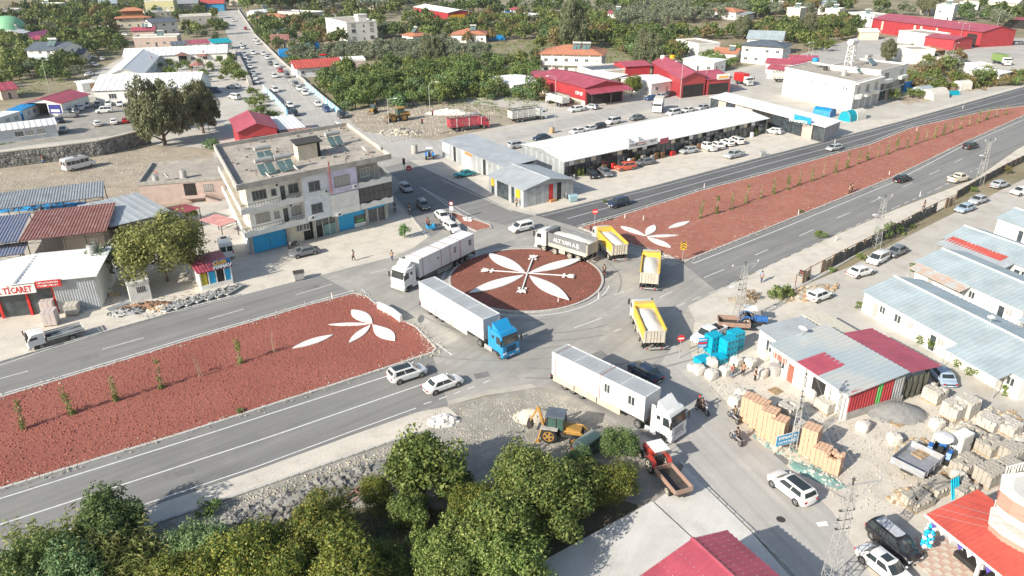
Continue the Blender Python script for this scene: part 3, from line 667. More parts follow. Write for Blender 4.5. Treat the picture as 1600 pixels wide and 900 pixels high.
c=MB();c.box(1.3,1.5,f1+.22,9.75,1.7,top);B.part('wall',c,m_whitewall)
c=MB();c.box(9.75,.1,f1+.1,13.9,.35,f2+.1);B.part('wall',c,m_bluew)
c=MB();c.box(9.75,.1,f2+.1,13.9,.35,top);B.part('wall',c,m_bluew)
c=MB();c.box(13.9,-.3,f1+.0,18.8,.35,f2-.05);B.part('wall',c,m_whitewall)
c=MB();c.box(13.9,-.25,f2+.05,18.8,.35,top);B.part('wall',c,m_lilac,label='lilac painted wall panel')
for x in(9.75,13.9,18.8):c=MB();c.box(x-.12,.35,f1+.1,x+.1,1.7,top);B.part('wall',c,m_whitewall)
c=MB();c.box(18.9,1.9,f1+.22,w-1.8,2.1,top);B.part('wall',c,mat('grey_tiles',(.40,.37,.33),.8,.15,4))
c=MB();c.box(1.3,1.7,f1+.22,1.5,d-.1,top);B.part('wall',c,m_cream);c=MB();c.box(w-1.9,2.1,f1+.22,w-1.7,d-.1,top);B.part('wall',c,m_cream)
c=MB();c.box(1.5,d-.3,f1+.2,w-1.9,d-.1,top);B.part('wall',c,m_cream)
def wavy(x0,x1,y,z0,base,amp=.12,m=m_whitewall,ax='x',n=22):
 q=MB();tp=[]
 for i in range(n+1):
  t=i/n;zz=z0+base+amp*math.sin(t*math.pi*6)*(1 if amp else 0)+.1*t;tp.append((t,zz))
 for(t0,za),(t1,zb)in zip(tp[:-1],tp[1:]):
  if ax=='x':a0=x0+(x1-x0)*t0;a1=x0+(x1-x0)*t1;q.loft([[(a0,y,z0-.25),(a0,y+.14,z0-.25),(a0,y+.14,za),(a0,y,za)],[(a1,y,z0-.25),(a1,y+.14,z0-.25),(a1,y+.14,zb),(a1,y,zb)]],caps=False)
  else:a0=x0+(x1-x0)*t0;a1=x0+(x1-x0)*t1;q.loft([[(y,a0,z0-.25),(y+.14,a0,z0-.25),(y+.14,a0,za),(y,a0,za)],[(y,a1,z0-.25),(y+.14,a1,z0-.25),(y+.14,a1,zb),(y,a1,zb)]],caps=False)
 return B.part('balcony_parapet',q,m)
for z in(f1+.2,f2+.2):
 wavy(.05,9.6,-.02,z,.55);wavy(18.95,w,-.02,z,.6);wavy(0,d,-.0,z,.5,ax='y');wavy(0,d*.5,w-.12,z,.55,ax='y')
 q=MB()
 for x in[i*.45 for i in range(1,21)]:q.box(x-.02,.02,z+.5,x+.02,.05,z+1.05)
 q.box(.1,.0,z+1.05,9.5,.07,z+1.1);B.part('railing',q,m_iron)
 q=MB();q.box(9.55,-.02,z-.3,9.7,1.4,z+1.1);B.part('balcony_end',q,m_whitewall)
def W3(x,y,z,ww=1.5,hh=1.3,mull=3,door=False,fr=None):
 a,p=win_mesh(ww,hh,mull,door,fr);p=curt(p)if rnd.random()<.4 else p;o=link('door' if door else 'window',a,T,(x,y,z));link('pane',p,o)
m_darkfr=mat('grey_window_frame',(.28,.27,.25),.6)
for z in(f1,f2):
 W3(3.2,1.5,z+1.2,2.2,1.4,4,fr=m_darkfr);W3(5.4,1.5,z+1.35,.8,1.0,1,fr=m_darkfr);W3(6.8,1.5,z+.3,.9,2.3,1,True);W3(8.5,1.5,z+1.1,1.6,1.4,2,fr=m_darkfr)
 W3(11.6,.1,z+1.15,1.9,1.5,2,fr=m_darkfr);W3(16.2,-.28,z+1.1,2.6,1.6,4,fr=m_darkfr if z==f2 else None)
 W3(20.9,1.9,z+1.1,1.8,1.4,3);W3(23.0,1.9,z+.3,.9,2.2,1,True)if w>24.8 else None
q=MB()
for x in[19.0+i*.9 for i in range(6)]:
 if x<w:q.box(x-.03,.05,f1+.8,x+.03,.11,f2-.1)
q.box(18.95,.05,f1+2.2,w,.11,f1+2.27);B.part('balcony_glazing_bars',q,m_iron)
q=MB();q.quad((19,.08,f1+1.0),(w-.05,.08,f1+1.0),(w-.05,.08,f2-.1),(19,.08,f2-.1));q.quad((w-.05,.08,f1+1.0),(w-.05,5,f1+1.0),(w-.05,5,f2-.1),(w-.05,.08,f2-.1));B.part('balcony_glass',q,mat('smoked_glass',(.10,.095,.10),.2))
for i in range(5):
 for z in(f1,f2):o=link('window',win_mesh(1.2,1.2)[0],T,(1.3,3+i*3.0,z+1.1),-math.pi/2);link('pane',win_mesh(1.2,1.2)[1],o)
c=MB();c.box(-.1,-.35,top,w+.15,d+.1,top+.2);B.part('roof',c,m_roofc)
for bx in((-.12,-.37,w+.17,-.12),(-.12,d-.1,w+.17,d+.12),(-.12,-.12,.12,d-.1),(w-.07,-.12,w+.17,d-.1)):
 c=MB();c.box(bx[0],bx[1],top+.0,bx[2],bx[3],top+.85);B.part('parapet',c,mat('weathered_parapet',(.50,.47,.42),.9,.1,.8,dirt=((.36,.33,.29),.8)))
c=MB();c.box(11.3,8.0,top+.2,14.6,11.5,top+2.6);B.part('stair_head',c,m_cream);c=MB();c.box(11.0,7.7,top+2.6,15.6,11.8,top+2.78);B.part('stair_head_roof',c,m_iron);c=MB();c.box(14.62,8.3,top+.2,15.2,11,top+2.5);B.part('stair_door',c,m_dark)
q=MB();
for i in range(26):
 x=rnd.uniform(1,w-1);y=rnd.uniform(.5,d-1)
 for k in range(3):q.cyl((x+k*.12,y+(k%2)*.15,top+.2),(x+k*.12+rnd.uniform(-.05,.05),y+(k%2)*.15,top+rnd.uniform(.6,1.3)),.025,n=4)
B.part('rebar_stub',q,m_rust,kind='stuff')
q=MB();q.tube([(14.2,-.42,f2+.3),(14.2,-.42,top+1.6)],.09);B.part('drain_pipe',q,mat('red_pipe',(.33,.10,.08),.6))
for i,(x,y,l)in enumerate(((5.2,4.5,'left one of the two silver tank solar heaters on the apartment roof'),(8.2,4.3,'right one of the two silver tank solar heaters on the apartment roof'),(6.4,11.5,'solar heater with a square tank box behind the silver ones on the apartment roof'),(19.0,12.8,'solar heater near the rear parapet of the apartment roof, right of the stair head'))):
 heater(B,x,y,top+.2,l,sc=1.15)
for x,y,l in((4.7,.8,'white satellite dish at the front edge of the apartment roof'),(9.2,1.7,'white satellite dish in front of the silver tank heaters on the apartment roof'),(21.8,4.6,'left of the white dishes at the right end of the apartment roof'),(24.2,3.8,'rightmost white dish on the apartment roof, by the corner')):
 if x<w+.2:dish(B.W(min(x,w-.8),y,top+.2),l,.6)
for i,(x,z)in enumerate(((10.6,f1+.4),(13.3,f2+.5),(15,f1-.0),(18.2,f2+.4),(5.9,f2+2.6),(7.6,f1+2.6))):q=MB();y=(.08 if x<13.9 else-.3)if x>9 else 1.5;q.box(x-.4,y-.3,z,x+.4,y,z+.55);B.part('air_conditioner',q,m_wstone);q=MB();q.cyl((x+.1,y-.302,z+.28),(x+.1,y-.31,z+.28),.2,n=10);B.part('fan_grille',q,m_iron)
q=MB();r_=random.Random(5)
for i in range(60):x=r_.uniform(1,w-1);y=r_.uniform(1,d-1);a=r_.uniform(.1,.7);q.box(x,y,top+.2,x+a,y+r_.uniform(.1,.5),top+.2+r_.uniform(.04,.4))
B.part('roof_junk',q,m_greyc,kind='stuff')
# shop "ticaret" with the white roof
B=Bld('hardware_shop','white roofed shop with a long sign in red letters and red framed windows','shop',(-40,449),(146,429),(145,391),4.6)
w,d=B.w,B.d;xr=w-8.6
B.walls(m_steelw,4.3,skip='F');
c=MB();c.box(w-4.9,0,0,w,.2,4.5);c.corr((w-4.85,-.02,.05),(w-.02,-.02,.05),(w-.02,-.02,4.4),(w-4.85,-.02,4.4),.3,.05);B.part('corrugated_wall',c,m_steell)
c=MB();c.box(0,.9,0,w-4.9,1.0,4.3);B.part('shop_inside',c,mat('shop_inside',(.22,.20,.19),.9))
for x in(w-15,w-12.9,w-11.2,w-8.0,w-5.0):
 c=MB();c.box(x-.14,.1,0,x+.14,.35,3.6);B.part('post',c,m_redp)
for x0,x1 in((w-14.8,w-13.1),(w-11.0,w-8.2),(w-7.8,w-5.2)):
 c=MB();c.quad((x0,.3,.1),(x1,.3,.1),(x1,.3,3.4),(x0,.3,3.4));B.part('shop_window',c,m_winpane)
for(x0,x1,z0,z1)in((-.6,w-8.6,4.0,4.6),(w-8.6,w+.5,4.6,4.55)):
 c=MB();D=d+.5;A_=[(x0,-.6,z0+.0),(x1,-.6,z1),(x1,D,z1+.1),(x0,D,z0+.1)]
 c.loft([A_,[(p[0],p[1],p[2]+.1)for p in A_]]);c.corr(*[(p[0],p[1],p[2]+.102)for p in(A_[1],A_[2],A_[3],A_[0])],.9,.04);B.part('roof',c,m_steelw)
c=MB();c.box(w-8.75,-.6,4.7,w-8.45,d+.5,4.8);B.part('ridge_cap',c,m_steell)
sg=MB();sg.box(-2,-.75,3.35,w-6.5,-.62,4.5);so_=B.part('shop_sign',sg,m_wstone)
text('YÜKSEK TİCARET',so_,(w-6.9,-.77,3.9),(math.pi/2,0,0),1.15,m_redp,bold=.02,stretch=.66,align='RIGHT')
sg=MB();sg.box(w-6.4,-.75,3.85,w-3.6,-.62,4.75);so_=B.part('shop_sign',sg,m_redp)
marks(so_,w-6.2,w-3.9,4.5,.22,-.76,m_wstone);marks(so_,w-6.2,w-3.9,4.12,.22,-.76,m_wstone)
for x,y in((w-1.6,d-1.5),(w-4.8,d+2.0)):water_tank(B.W(x,y,4.7 if y<d else 2.6),'galvanised water tank on the back of the white shop roof' if y<d else 'galvanised water tank behind the white roofed shop',.55,1.1)
TIC=B
REG.append(('t',B))
# open sheds and roofs left of the apartments
def openroof(name,label,a,b,c,h,m,rise=-.3,posts=4,pitch=.45,amp=.06,back=None,cat='shed',depth=None,rmats=None):
 s=Bld(name,label,cat,a,b,depth or c,h)
 q=MB();A_=[(0,0,h),(s.w,0,h),(s.w,s.d,h-rise),(0,s.d,h-rise)]
 q.loft([[Vector(p)-Vector((0,0,.03))for p in A_],[Vector(p)for p in A_]]);q.corr(*[Vector(p)+Vector((0,0,.003))for p in A_],pitch,amp);s.part('roof',q,m)
 for i in range(posts):
  x=.2+(s.w-.4)*i/max(1,posts-1)
  for y in(.2,s.d-.2):q=MB();q.cyl((x,y,0),(x,y,h-(rise if y>1 else 0)-.05),.07);s.part('post',q,m_iron)
 q=MB();n=int(s.w/1.2)
 for i in range(n):
  x0=s.w*i/n;x1=s.w*(i+1)/n;z0=h-.1;z1=h-.55
  if i%2:z0,z1=z1,z0
  q.cyl((x0,.1,z0),(x1,.1,z1),.03,n=4)
 q.cyl((0,.1,h-.08),(s.w,.1,h-.08),.04,n=4);q.cyl((0,.1,h-.58),(s.w,.1,h-.58),.04,n=4);s.part('truss',q,m_iron)
 if back:
  q=MB();q.box(.1,s.d-.3,0,s.w-.1,s.d-.1,h-.6);s.part('wall',q,back)
 REG.append((label,s));return s
S1=openroof('open_shed','long grey corrugated open shed roof at the left edge, behind the rusty roof',(-30,331),(162,307),(160,287),3.8,m_steelg,-.5,6,.42,.07)
S2=openroof('open_shed','rusty red corrugated shed roof at the left edge',(28,377),(166,361),(164,321),4.0,m_rust,-.3,5,.42,.07,m_dark)
openroof('open_shed','faded blue corrugated roof at the left edge, joining the rusty one',(-60,388),(27,377),(25,338),4.0,m_fade,-.3,2,.42,.07)
openroof('open_shed','low faded blue lean-to roof beside the white shop roof',(-60,409),(37,396),(36,380),3.0,m_fade,-.2,2,.4,.06)
s=house('small brick-striped workshop wall between the rusty roof and the white shop roof',(95,368),(160,360),4.5,3.3,'flat',m_greyc,mat('striped_brick',(.45,.39,.31),.95,.25,6,stretch=(.3,.3,9)),name='workshop',cat='workshop',wins=False,m2=m_greyc)
s.window('F',s.w-1.5,1.2,1,1)
S3=openroof('tin_roof_shed','pale grey flat tin roof shed left of the pink house',(172,355),(270,331),(170,312),3.4,m_steell,-.2,4,1.2,.03,m_brown)
PK=house('one storey pink plaster house with flat concrete roof and outside stairs',(216,289),(350,279),(212,259),3.8,'flat',m_roofc,m_pinkw,wins=False,m2=m_greyc)
PK.panel('F',PK.w-7.0,PK.w-5.0,1.2,3.4,m_dark,'door');PK.window('F',PK.w-2.9,1.8,1.6,1.2,4,fr=m_darkfr)
c=MB();c.box(PK.w-7.6,-1.3,.9,PK.w-3.5,-.02,1.15)
for i in range(7):c.box(PK.w-3.5+i*.32,-1.3,0,PK.w-3.5+(i+1)*.32-.005,-.1,1.0-i*.14)
PK.part('stairs',c,m_pinkw)
c=MB();
for i in range(8):c.cyl((PK.w-3.6+i*.3,-1.3,1.0-i*.12),(PK.w-3.6+i*.3,-1.3,1.9-i*.12),.02,n=4)
c.cyl((PK.w-3.7,-1.3,1.95),(PK.w-1.3,-1.3,.95),.03,n=4);PK.part('handrail',c,m_iron)
water_tank(PK.W(2.8,.9,3.8),'galvanised water tank near the front left of the pink house roof');water_tank(PK.W(7.2,2.4,3.8),'galvanised water tank in the middle of the pink house roof',.6,1.4)
dish(PK.W(4.4,1.4,3.8),'large white dish beside the tank on the pink house roof',.65);dish(PK.W(2.2,4.4,3.8),'red-brown dish at the back left of the pink house roof',.5,2.5,mat('terracotta_dish',(.45,.15,.1),.6))
openroof('lean_to','pink rusty tin lean-to roof against the left flank of the apartments',(345,354),(372,344),(335,337),2.5,mat('pink_tin',(.45,.22,.22),.7,.15,.8,dirt=((.5,.35,.32),1)),-.2,2)
openroof('lean_to','small dark red awning roof over the yard of the pink house',(264,326),(290,332),3.0,2.6,m_steelr,.1,2)
s=house('dark red corrugated shed with a wide open front behind the apartments',(372,206),(432,200),(350,187),4.6,'gy',m_steelr,m_wallr,1.5,name='metal_shed',cat='shed',wins=False)
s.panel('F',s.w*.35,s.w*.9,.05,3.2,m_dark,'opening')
house('low shed with a white tin roof between the red shed and the side street',(438,203),(474,199),(424,186),3.0,'shed',m_steelw,m_steelg,.4,name='tin_shed',cat='shed',wins=False)
house('low shed with a faded red tin roof directly behind the apartment roof',(442,217),(490,213),(440,206),2.8,'shed',m_rust,m_greyc,.3,name='tin_shed',cat='shed',wins=False)
s=Bld('utility_kiosk','small white utility kiosk with a black ventilation grille under the big tree','kiosk',(198,444),(231,437),2.6,2.8)
s.walls(m_whitewall);s.roof('flat',m_greyc,par=.1)
for i in range(5):s.panel('F',s.w*.38+i*.22,s.w*.38+i*.22+.12,1.3,2.1,m_iron,'grille_slot')
s=Bld('greengrocer_kiosk','white greengrocer kiosk with a blue sign raised on its roof','kiosk',(310,427),(360,416),(295,405),2.6)
s.walls(m_whitewall,skip='F');s.roof('shed',m_steelr,.2,.25,.4);MAN=s
c=MB();c.box(0,0,0,s.w,.12,.7);s.part('wall',c,m_whitewall)
for x in(0,s.w*.26,s.w*.5,s.w*.76,s.w-.12):c=MB();c.box(x,.0,.7,x+.14,.12,2.5);s.part('post',c,m_wstone)
m_fruit=mat('fruit_poster',(.65,.42,.04),.7,scale=6,col2=(.16,.35,.05),dirt=((.55,.08,.03),5))
for i,mm in enumerate((m_fruit,m_shut,m_dark,m_shut)):
 c=MB();x=s.w*(.0,.26,.5,.76)[i]+.16;c.quad((x,.06,.7),(x+s.w*.19,.06,.7),(x+s.w*.19,.06,2.4),(x,.06,2.4));s.part('poster' if mm is not m_dark else 'window',c,mm)
c=MB();c.box(s.w*.48,-.25,2.65,s.w+.1,-.1,3.9);o=s.part('roof_sign',c,mat('deep_blue',(.02,.12,.30),.5))
text('ÇİÇEK',o,(s.w*.68,-.28,3.55),(math.pi/2,0,0),.6,m_yel,bold=.02);text('MANAV',o,(s.w*.74,-.28,2.98),(math.pi/2,0,0),.68,m_wstone,bold=.03)
c=MB();c.cyl((s.w*.5,-.1,2.6),(s.w*.5,1.2,2.6),.03);c.cyl((s.w*.98,-.1,3.8),(s.w*.95,1.4,2.7),.03);c.cyl((s.w*.5,-.1,3.8),(s.w*.55,1.4,2.7),.03);c.build('brace',m_galv,o)
# shops along the north carriageway
B=Bld('shop_row','long shop row with a wide white roof and black framed shop fronts','shop building',(882,253),(1201,185),(816,226),3.6,skew=True)
w,d=B.w,B.d
B.walls(m_steelg,skip='FL',t=.15);B.roof('gx',m_steelw,.9,.25,1.0,.03,wm=m_steelg)
n=15
for i in range(n):c=MB();y0=d*i/n;c.box(-.08,y0+.02,0,.07,y0+d/n-.02,3.55);B.part('wall_panel',c,m_steell if i%2 else m_steelg)
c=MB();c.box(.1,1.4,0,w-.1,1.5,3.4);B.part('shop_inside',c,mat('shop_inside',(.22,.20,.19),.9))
n=44
for i in range(n):
 x0=w*i/n;
 c=MB();c.box(x0,.5,0,x0+.1,.62,3.4);B.part('post',c,m_iron)
 if rnd.random()<.8:
  c=MB();c.quad((x0+.12,.56,.1),(x0+w/n-.02,.56,.1),(x0+w/n-.02,.56,2.4),(x0+.12,.56,2.4));B.part('shop_window',c,m_winpane)
 mm=rnd.choice([m_winpane,m_wstone,m_greyc,m_dark,m_cream,m_dark]);c=MB();c.box(x0+.12,.52,2.45,x0+w/n-.02,.6,3.3);B.part('transom',c,mm)
for i in range(26):
 x0=rnd.uniform(1,w-2);c=MB();c.box(0,0,0,rnd.uniform(.5,1.0),.6,rnd.uniform(.6,1.5));o=c.build('shop_goods',rnd.choice([m_wstone,m_greyc,m_redp,m_cream,m_brown,m_steelw]))
 p=B.W(x0,-.5,0);o.location=p;o.rotation_euler=(0,0,B.ang);o['label']='boxed goods set out in front of the long white roofed shop row';o['category']='goods';o['group']='goods in front of the shop row'
c=MB();c.box(w*.262,-.5,3.45,w*.398,-.38,4.75);sb=B.part('sign_board',c,m_wstone);text('EGE   ▪ ▪ ▪ ▪   46',sb,(w*.33,-.53,4.3),(math.pi/2,0,0),.6,m_iron,bold=.02)if False else None
marks(sb,w*.268,w*.30,4.2,.5,-.51,m_iron);marks(sb,w*.306,w*.34,4.4,.26,-.51,m_redp);marks(sb,w*.306,w*.345,3.95,.24,-.51,m_iron);marks(sb,w*.36,w*.388,4.25,.4,-.51,m_iron)
c=MB();c.box(w*.41,-.5,3.2,w*.45,-.38,4.3);B.part('sign_board',c,m_steelr)
for k in(.3,.345):c=MB();c.box(w*k,2,4.0,w*k+.7,2.7,4.6);B.part('roof_vent',c,m_galv)
REG.append(('row',B));ROW=B
B=Bld('corner_shop','grey sheet metal corner shop with a light grey gable roof facing the junction','shop',(818,297),(896,280),(763,274),3.2)
w,d=B.w,B.d;CS=B
for f,L in(('F',w),('L',d)):
 n=int(L/.9)
 for i in range(n):
  u0=L*i/n;u1=L*(i+1)/n-.05;mm=m_steelg if(i%2)else m_steell
  if f=='L' and 2<=i<n-1:mm=m_winpane if rnd.random()<.6 else m_steell
  if f=='F' and i in(n//2,n//2+2):mm=rnd.choice([m_redp,m_dark])
  c=MB();
  if f=='F':c.box(u0,-.05,0,u1,.1,3.15)
  else:c.box(-.05,u0,0,.1,u1,3.15)
  B.part('wall_panel',c,mm)
 c=MB();c.box(0,.02,0,w,.12,3.1)if f=='F' else c.box(.02,0,0,.12,d,3.1);B.part('wall',c,m_iron)
B.walls(m_steelg,3.1,skip='FL');B.roof('gy',m_steell,1.1,.35,1.0,.03,wm=m_steelg)
c=MB();c.box(-.12,1.0,1.4,-.05,2.2,2.9);B.part('poster',c,m_yel);c=MB();c.box(-.12,d-1.8,1.6,-.05,d-1.0,2.9);B.part('poster',c,m_yel)
c=MB();c.box(w*.5,-.6,0,w*.5+1.3,-.1,.45);B.part('planter',c,mat('orange_planter',(.5,.25,.1),.8))
W2=Bld('workshop_row','long grey sheet metal workshop wing running back from the corner shop','workshop',(789,262),(838,253),(689,220),3.3)
w,d=W2.w,W2.d
n=int(d/1.0)
for i in range(n):
 y0=d*i/n;mm=m_steelg if i%2 else m_steell;f_=i/n
 if .74<f_<.80 or .26<f_<.30:mm=m_dark
 if .48<f_<.62:mm=m_wstone
 c=MB();c.box(-.05,y0,0,.1,y0+d/n-.05,3.25);W2.part('wall_panel',c,mm)
c=MB();c.box(-.12,d*.49,2.5,-.05,d*.61,3.2);W2.part('sign_board',c,mat('orange_sign',(.65,.25,.1),.6))
c=MB();c.box(-.12,d*.86,1.2,-.05,d*.98,3.1);W2.part('sign_board',c,m_wstone)
W2.walls(m_steelg,3.2,skip='L');W2.roof('shedx',m_steell,.5,.3,1.0,.03)
B=Bld('shop_row','narrow white roofed shop row standing end-on to the carriageway, parasols at its near end','shop building',(1289,199),(1313,190),(1110,152),3.5,skew=True)
w,d=B.w,B.d;RR=B
n=int(w/1.0)
for i in range(n):c=MB();c.box(w*i/n,-.05,0,w*(i+1)/n-.06,.1,3.4);B.part('wall_panel',c,m_steell if i%2 else m_steelg)
B.walls(m_steelg,3.4,skip='FL');B.roof('shedx',m_steelw,.15,.35,1.5,.03)
n=int(d/3)
for i in range(n):
 c=MB();c.box(0,d*i/n,0,.12,d*i/n+.15,3.4);B.part('post',c,m_iron)
 c=MB();mm=rnd.choice([m_winpane,m_cream,m_dark,m_winpane,m_pinkw]);c.box(.05,d*i/n+.2,0,.1,d*(i+1)/n-.1,3.2);B.part('shop_front',c,mm)
c=MB();c.box(-.5,d*.10,3.3,-.38,d*.23,4.8);sb=B.part('sign_board',c,m_blue);marks(sb,-d*.22,-d*.11,4.05,.55,-.51,m_wstone,-math.pi/2)
# prefab cabin rows on the right
def cabin_row(label,a,b,depth,h,rise,porch=(),wins=None):
 s=Bld('cabin_row',label,'prefab cabins',a,b,depth,h);s.walls(m_whitewall,t=.12)
 s.roof('gx',m_steelb,rise,.3,.6,.03,wm=m_whitewall,m2=m_steelw)
 n=int(s.w/4.2)
 for i in range(n):
  u=s.w*(i+.5)/n
  if i%2:s.window('F',u-.9,1.0,1.0,1.1)
  else:s.window('F',u,0.02,.9,2.0,1,'door')
  s.window('F',u+1.0,1.1,.9,1.0)
 s.window('L',s.d*.3,1.1,1.1,1.1);s.window('L',s.d*.7,1.1,1.1,1.1)
 for(x0,x1,dep,mm,dz)in porch:
  q=MB();A_=[(x0,-dep,h-.45+dz),(x1,-dep,h-.45+dz),(x1,.0,h+.02+dz),(x0,0,h+.02+dz)]
  q.loft([A_,[(p[0],p[1],p[2]+.06)for p in A_]]);q.corr(*[(p[0],p[1],p[2]+.062)for p in A_],.5,.045);s.part('porch_roof',q,mm)
  for x in(x0+.1,x1-.1):q=MB();q.cyl((x,-dep+.1,0),(x,-dep+.1,h-.48+dz),.05);s.part('porch_post',q,m_galv)
 REG.append((label,s));return s
R1=cabin_row('nearest of the long white prefab cabin rows with blue-grey gable roof, by the lane',(1352,455),(1600,590),9.0,2.7,1.15,porch=((13.8,20.2,2.0,m_steelb,0),))
R2=cabin_row('second long white prefab cabin row, with laundry and patched tin porches',(1434,408),(1600,484),8.4,2.7,1.1,porch=((.4,8.5,1.9,mat('patched_tin',(.45,.49,.50),.5,scale=.8,col2=(.52,.33,.22)),-.1),(16.5,24,2.2,m_steelb,0)))
R3=cabin_row('third prefab cabin row, with a red strip of roofing over its porch',(1478,371),(1618,423),7.5,2.7,1.1,porch=((.3,10.5,2.4,m_steell,0),))
q=MB();q.corr((.6,-.9,2.62),(9.0,-.9,2.62),(9.0,.6,2.98),(.6,.6,2.98),.5,.05);R3.part('roof_patch',q,m_steelr2,label='red strip of roof sheet')
R4=cabin_row('prefab cabin with pale blue roof cut by the right edge of the picture',(1560,340),(1640,368),7.0,2.7,1.0)
R5=cabin_row('small prefab cabin at the far right edge, beyond the silver parked cars',(1578,331),(1650,352),5.0,2.6,.8)if False else None
q=MB();q.corr((R2.w+.5,-3.2,2.3),(R2.w+7.5,-3.2,2.3),(R2.w+7.5,0,2.7),(R2.w+.5,0,2.7),.4,.05)
dish(R1.W(R1.w*.62,R1.d*.5,3.8),'white dish on the ridge of the nearest cabin row',.4,2.6)
# building supplies shed
B=Bld('supply_shed','building supplies shed with a patched blue-grey roof and a red side roof','shed',(1211,536),(1329,612),(1296,518),3.2)
w,d=B.w,B.d;SS=B;h=3.3
mp=mat('patched_sheet',(.34,.43,.48),.5,scale=.14,col2=(.47,.49,.48),metal=.1,dirt=((.52,.51,.47),.22))
def rplane(x0,x1,y0,y1,z0,z1,m,nm='roof',pitch=.55,label=None):
 q=MB();A_=[(x0,y0,z0),(x1,y0,z0),(x1,y1,z1),(x0,y1,z1)]
 q.loft([[(p[0],p[1],p[2]-.06)for p in A_],A_]);q.corr(*[(p[0],p[1],p[2]+.002)for p in A_],pitch,.05);return B.part(nm,q,m,label=label)
rplane(-.3,w+.4,-.6,d*1.0,h-.2,h+.5,mp)
rplane(w*.38,w*.66,-.62,2.9,h-.1,h+.16,m_steelr,'roof_patch',label='dark red square patch in the roof')
rplane(w*.18,w+.3,d*1.01,d*1.0+4.6,h+.35,h-.0,m_steelr,'roof',label='dark red roof strip along the back')
B.walls(m_whitewall,3.0,skip='R')
c=MB();c.box(w-.02,0,0,w+.15,d+.2,.9);B.part('wall',c,m_greyc)
k=0
for y0,y1,mm in((0,d*.5,m_wallr),(d*.5,d*.6,m_greenp),(d*.6,d*.8,m_wallr),(d*.8,d*1.0,m_steelg)):
 q=MB();q.corr((w+.1,y0,.95),(w+.1,y1-.03,.95),(w+.1,y1-.03,3.3),(w+.1,y0,3.3),.33,.07);B.part('wall_sheet',q,mm)
for i in range(5):q=MB();q.ball((w-.2,d*1.04+i*.8,1.4),.5,sq=(.5,.9,2.6),jit=.25);B.part('net_curtain',q,mat('dark_net',(.09,.09,.07),.95))
B.panel('F',w*.0,w*.2,1.6,2.9,mat('faded_red_panel',(.48,.16,.13),.7),'wall_panel');B.window('F',w*.06,.9,.9,1.4);B.window('F',w*.14,.9,.9,1.4)
B.panel('F',w*.23,w*.31,0,2.0,mat('brown_door',(.36,.13,.09),.7),'door');B.panel('F',w*.56,w*.72,0.0,2.9,m_dark,'opening')
c=MB();c.box(-.2,-.55,2.75,w+.2,-.4,3.05);B.part('fascia',c,m_wstone)
for x in(w*.8,w*.98):c=MB();c.cyl((x,-.4,0),(x,-.4,3.0),.07);B.part('post',c,m_wstone)
dish(B.W(.3,3.2,h+.2),'white dish at the left corner of the supplies shed roof',.5,2.4)
s=Bld('small_office','small white office with grey sheet roof left of the supplies shed','office',(1188,513),(1222,536),(1245,495),2.9)
s.walls(m_whitewall);q=MB();A_=[(-.3,-.3,2.9),(s.w+.2,-.3,2.9),(s.w+.2,s.d+.3,3.1),(-.3,s.d+.3,3.1)];q.loft([A_,[(p[0],p[1],p[2]+.06)for p in A_]]);q.corr(*[(p[0],p[1],p[2]+.062)for p in A_],.5,.04);s.part('roof',q,m_steell);s.window('F',s.w*.5,.9,1.0,1.4);s.panel('L',.6,1.6,0,2.1,m_steelg,'door')
s=Bld('storage_container','beige flat topped storage container behind the supplies shed','container',(1254,492),(1322,532),(1279,483),2.6)
s.walls(mat('beige_sheet',(.62,.58,.48),.6));q=MB();q.box(-.02,-.02,2.58,s.w+.02,s.d+.02,2.66);s.part('roof',q,mat('beige_sheet',(.62,.58,.48),.6))
# red roofs at the bottom edge
B=Bld('red_roof_warehouse','low warehouse with ribbed red gable roof cut by the bottom edge of the picture','warehouse',(1081,841),(1134,825),3,4.6)
pa=P(1082,841,4.9);pr_=P(1148,902,4.9);pe=P(1134,825,4.2);pf=P(960,900,3.5)
root=B.root;
for ch in list(root.children):bpy.data.objects.remove(ch)
rd=(pr_-pa);rd.z=0;rd.normalize();root.location=(pa.x,pa.y,0);ang=math.atan2(rd.y,rd.x);root.rotation_euler=(0,0,ang);B.o=Vector((pa.x,pa.y,0));B.ang=ang
pn=Vector((-rd.y,rd.x,0));rw=abs((pe-pa).dot(pn));lw=abs((pf-pa).dot(pn))
L_=22
for sgn,ww,zz in((1,rw,4.1),(-1,lw,3.4)):
 q=MB();A_=[(0,sgn*ww,zz),(L_,sgn*ww,zz),(L_,0,4.9),(0,0,4.9)]
 q.loft([[(p[0],p[1],p[2]-.08)for p in A_],A_]);q.corr(*[(p[0],p[1],p[2]+.003)for p in A_],.42,.055);B.part('roof',q,m_steelr)
 q=MB();
 for t_ in(.25,.5,.75):
  for i in range(int(L_/.42)):q.box(i*.42+.12,sgn*ww*t_-.018,4.9+(zz-4.9)*t_+.05,i*.42+.155,sgn*ww*t_+.018,4.9+(zz-4.9)*t_+.07)
 B.part('roof_screws',q,m_wstone,kind='stuff')
 q=MB();q.box(.3,sgn*(ww-.4)-.1,0,L_,sgn*(ww-.4)+.1,zz-.15);B.part('wall',q,m_whitewall)
q=MB();q.loft([[(.3,-lw+.4,0),(.3,rw-.4,0),(.3,rw-.4,4.0),(.3,0,4.75),(.3,-lw+.4,3.35)],[(.5,-lw+.4,0),(.5,rw-.4,0),(.5,rw-.4,4.0),(.5,0,4.75),(.5,-lw+.4,3.35)]]);B.part('wall',q,m_whitewall)
q=MB();q.loft([[(-.05,-.2,4.9),(-.05,0,5.0),(-.05,.2,4.9)],[(L_,-.2,4.9),(L_,0,5.0),(L_,.2,4.9)]]);B.part('ridge_cap',q,m_steelr)
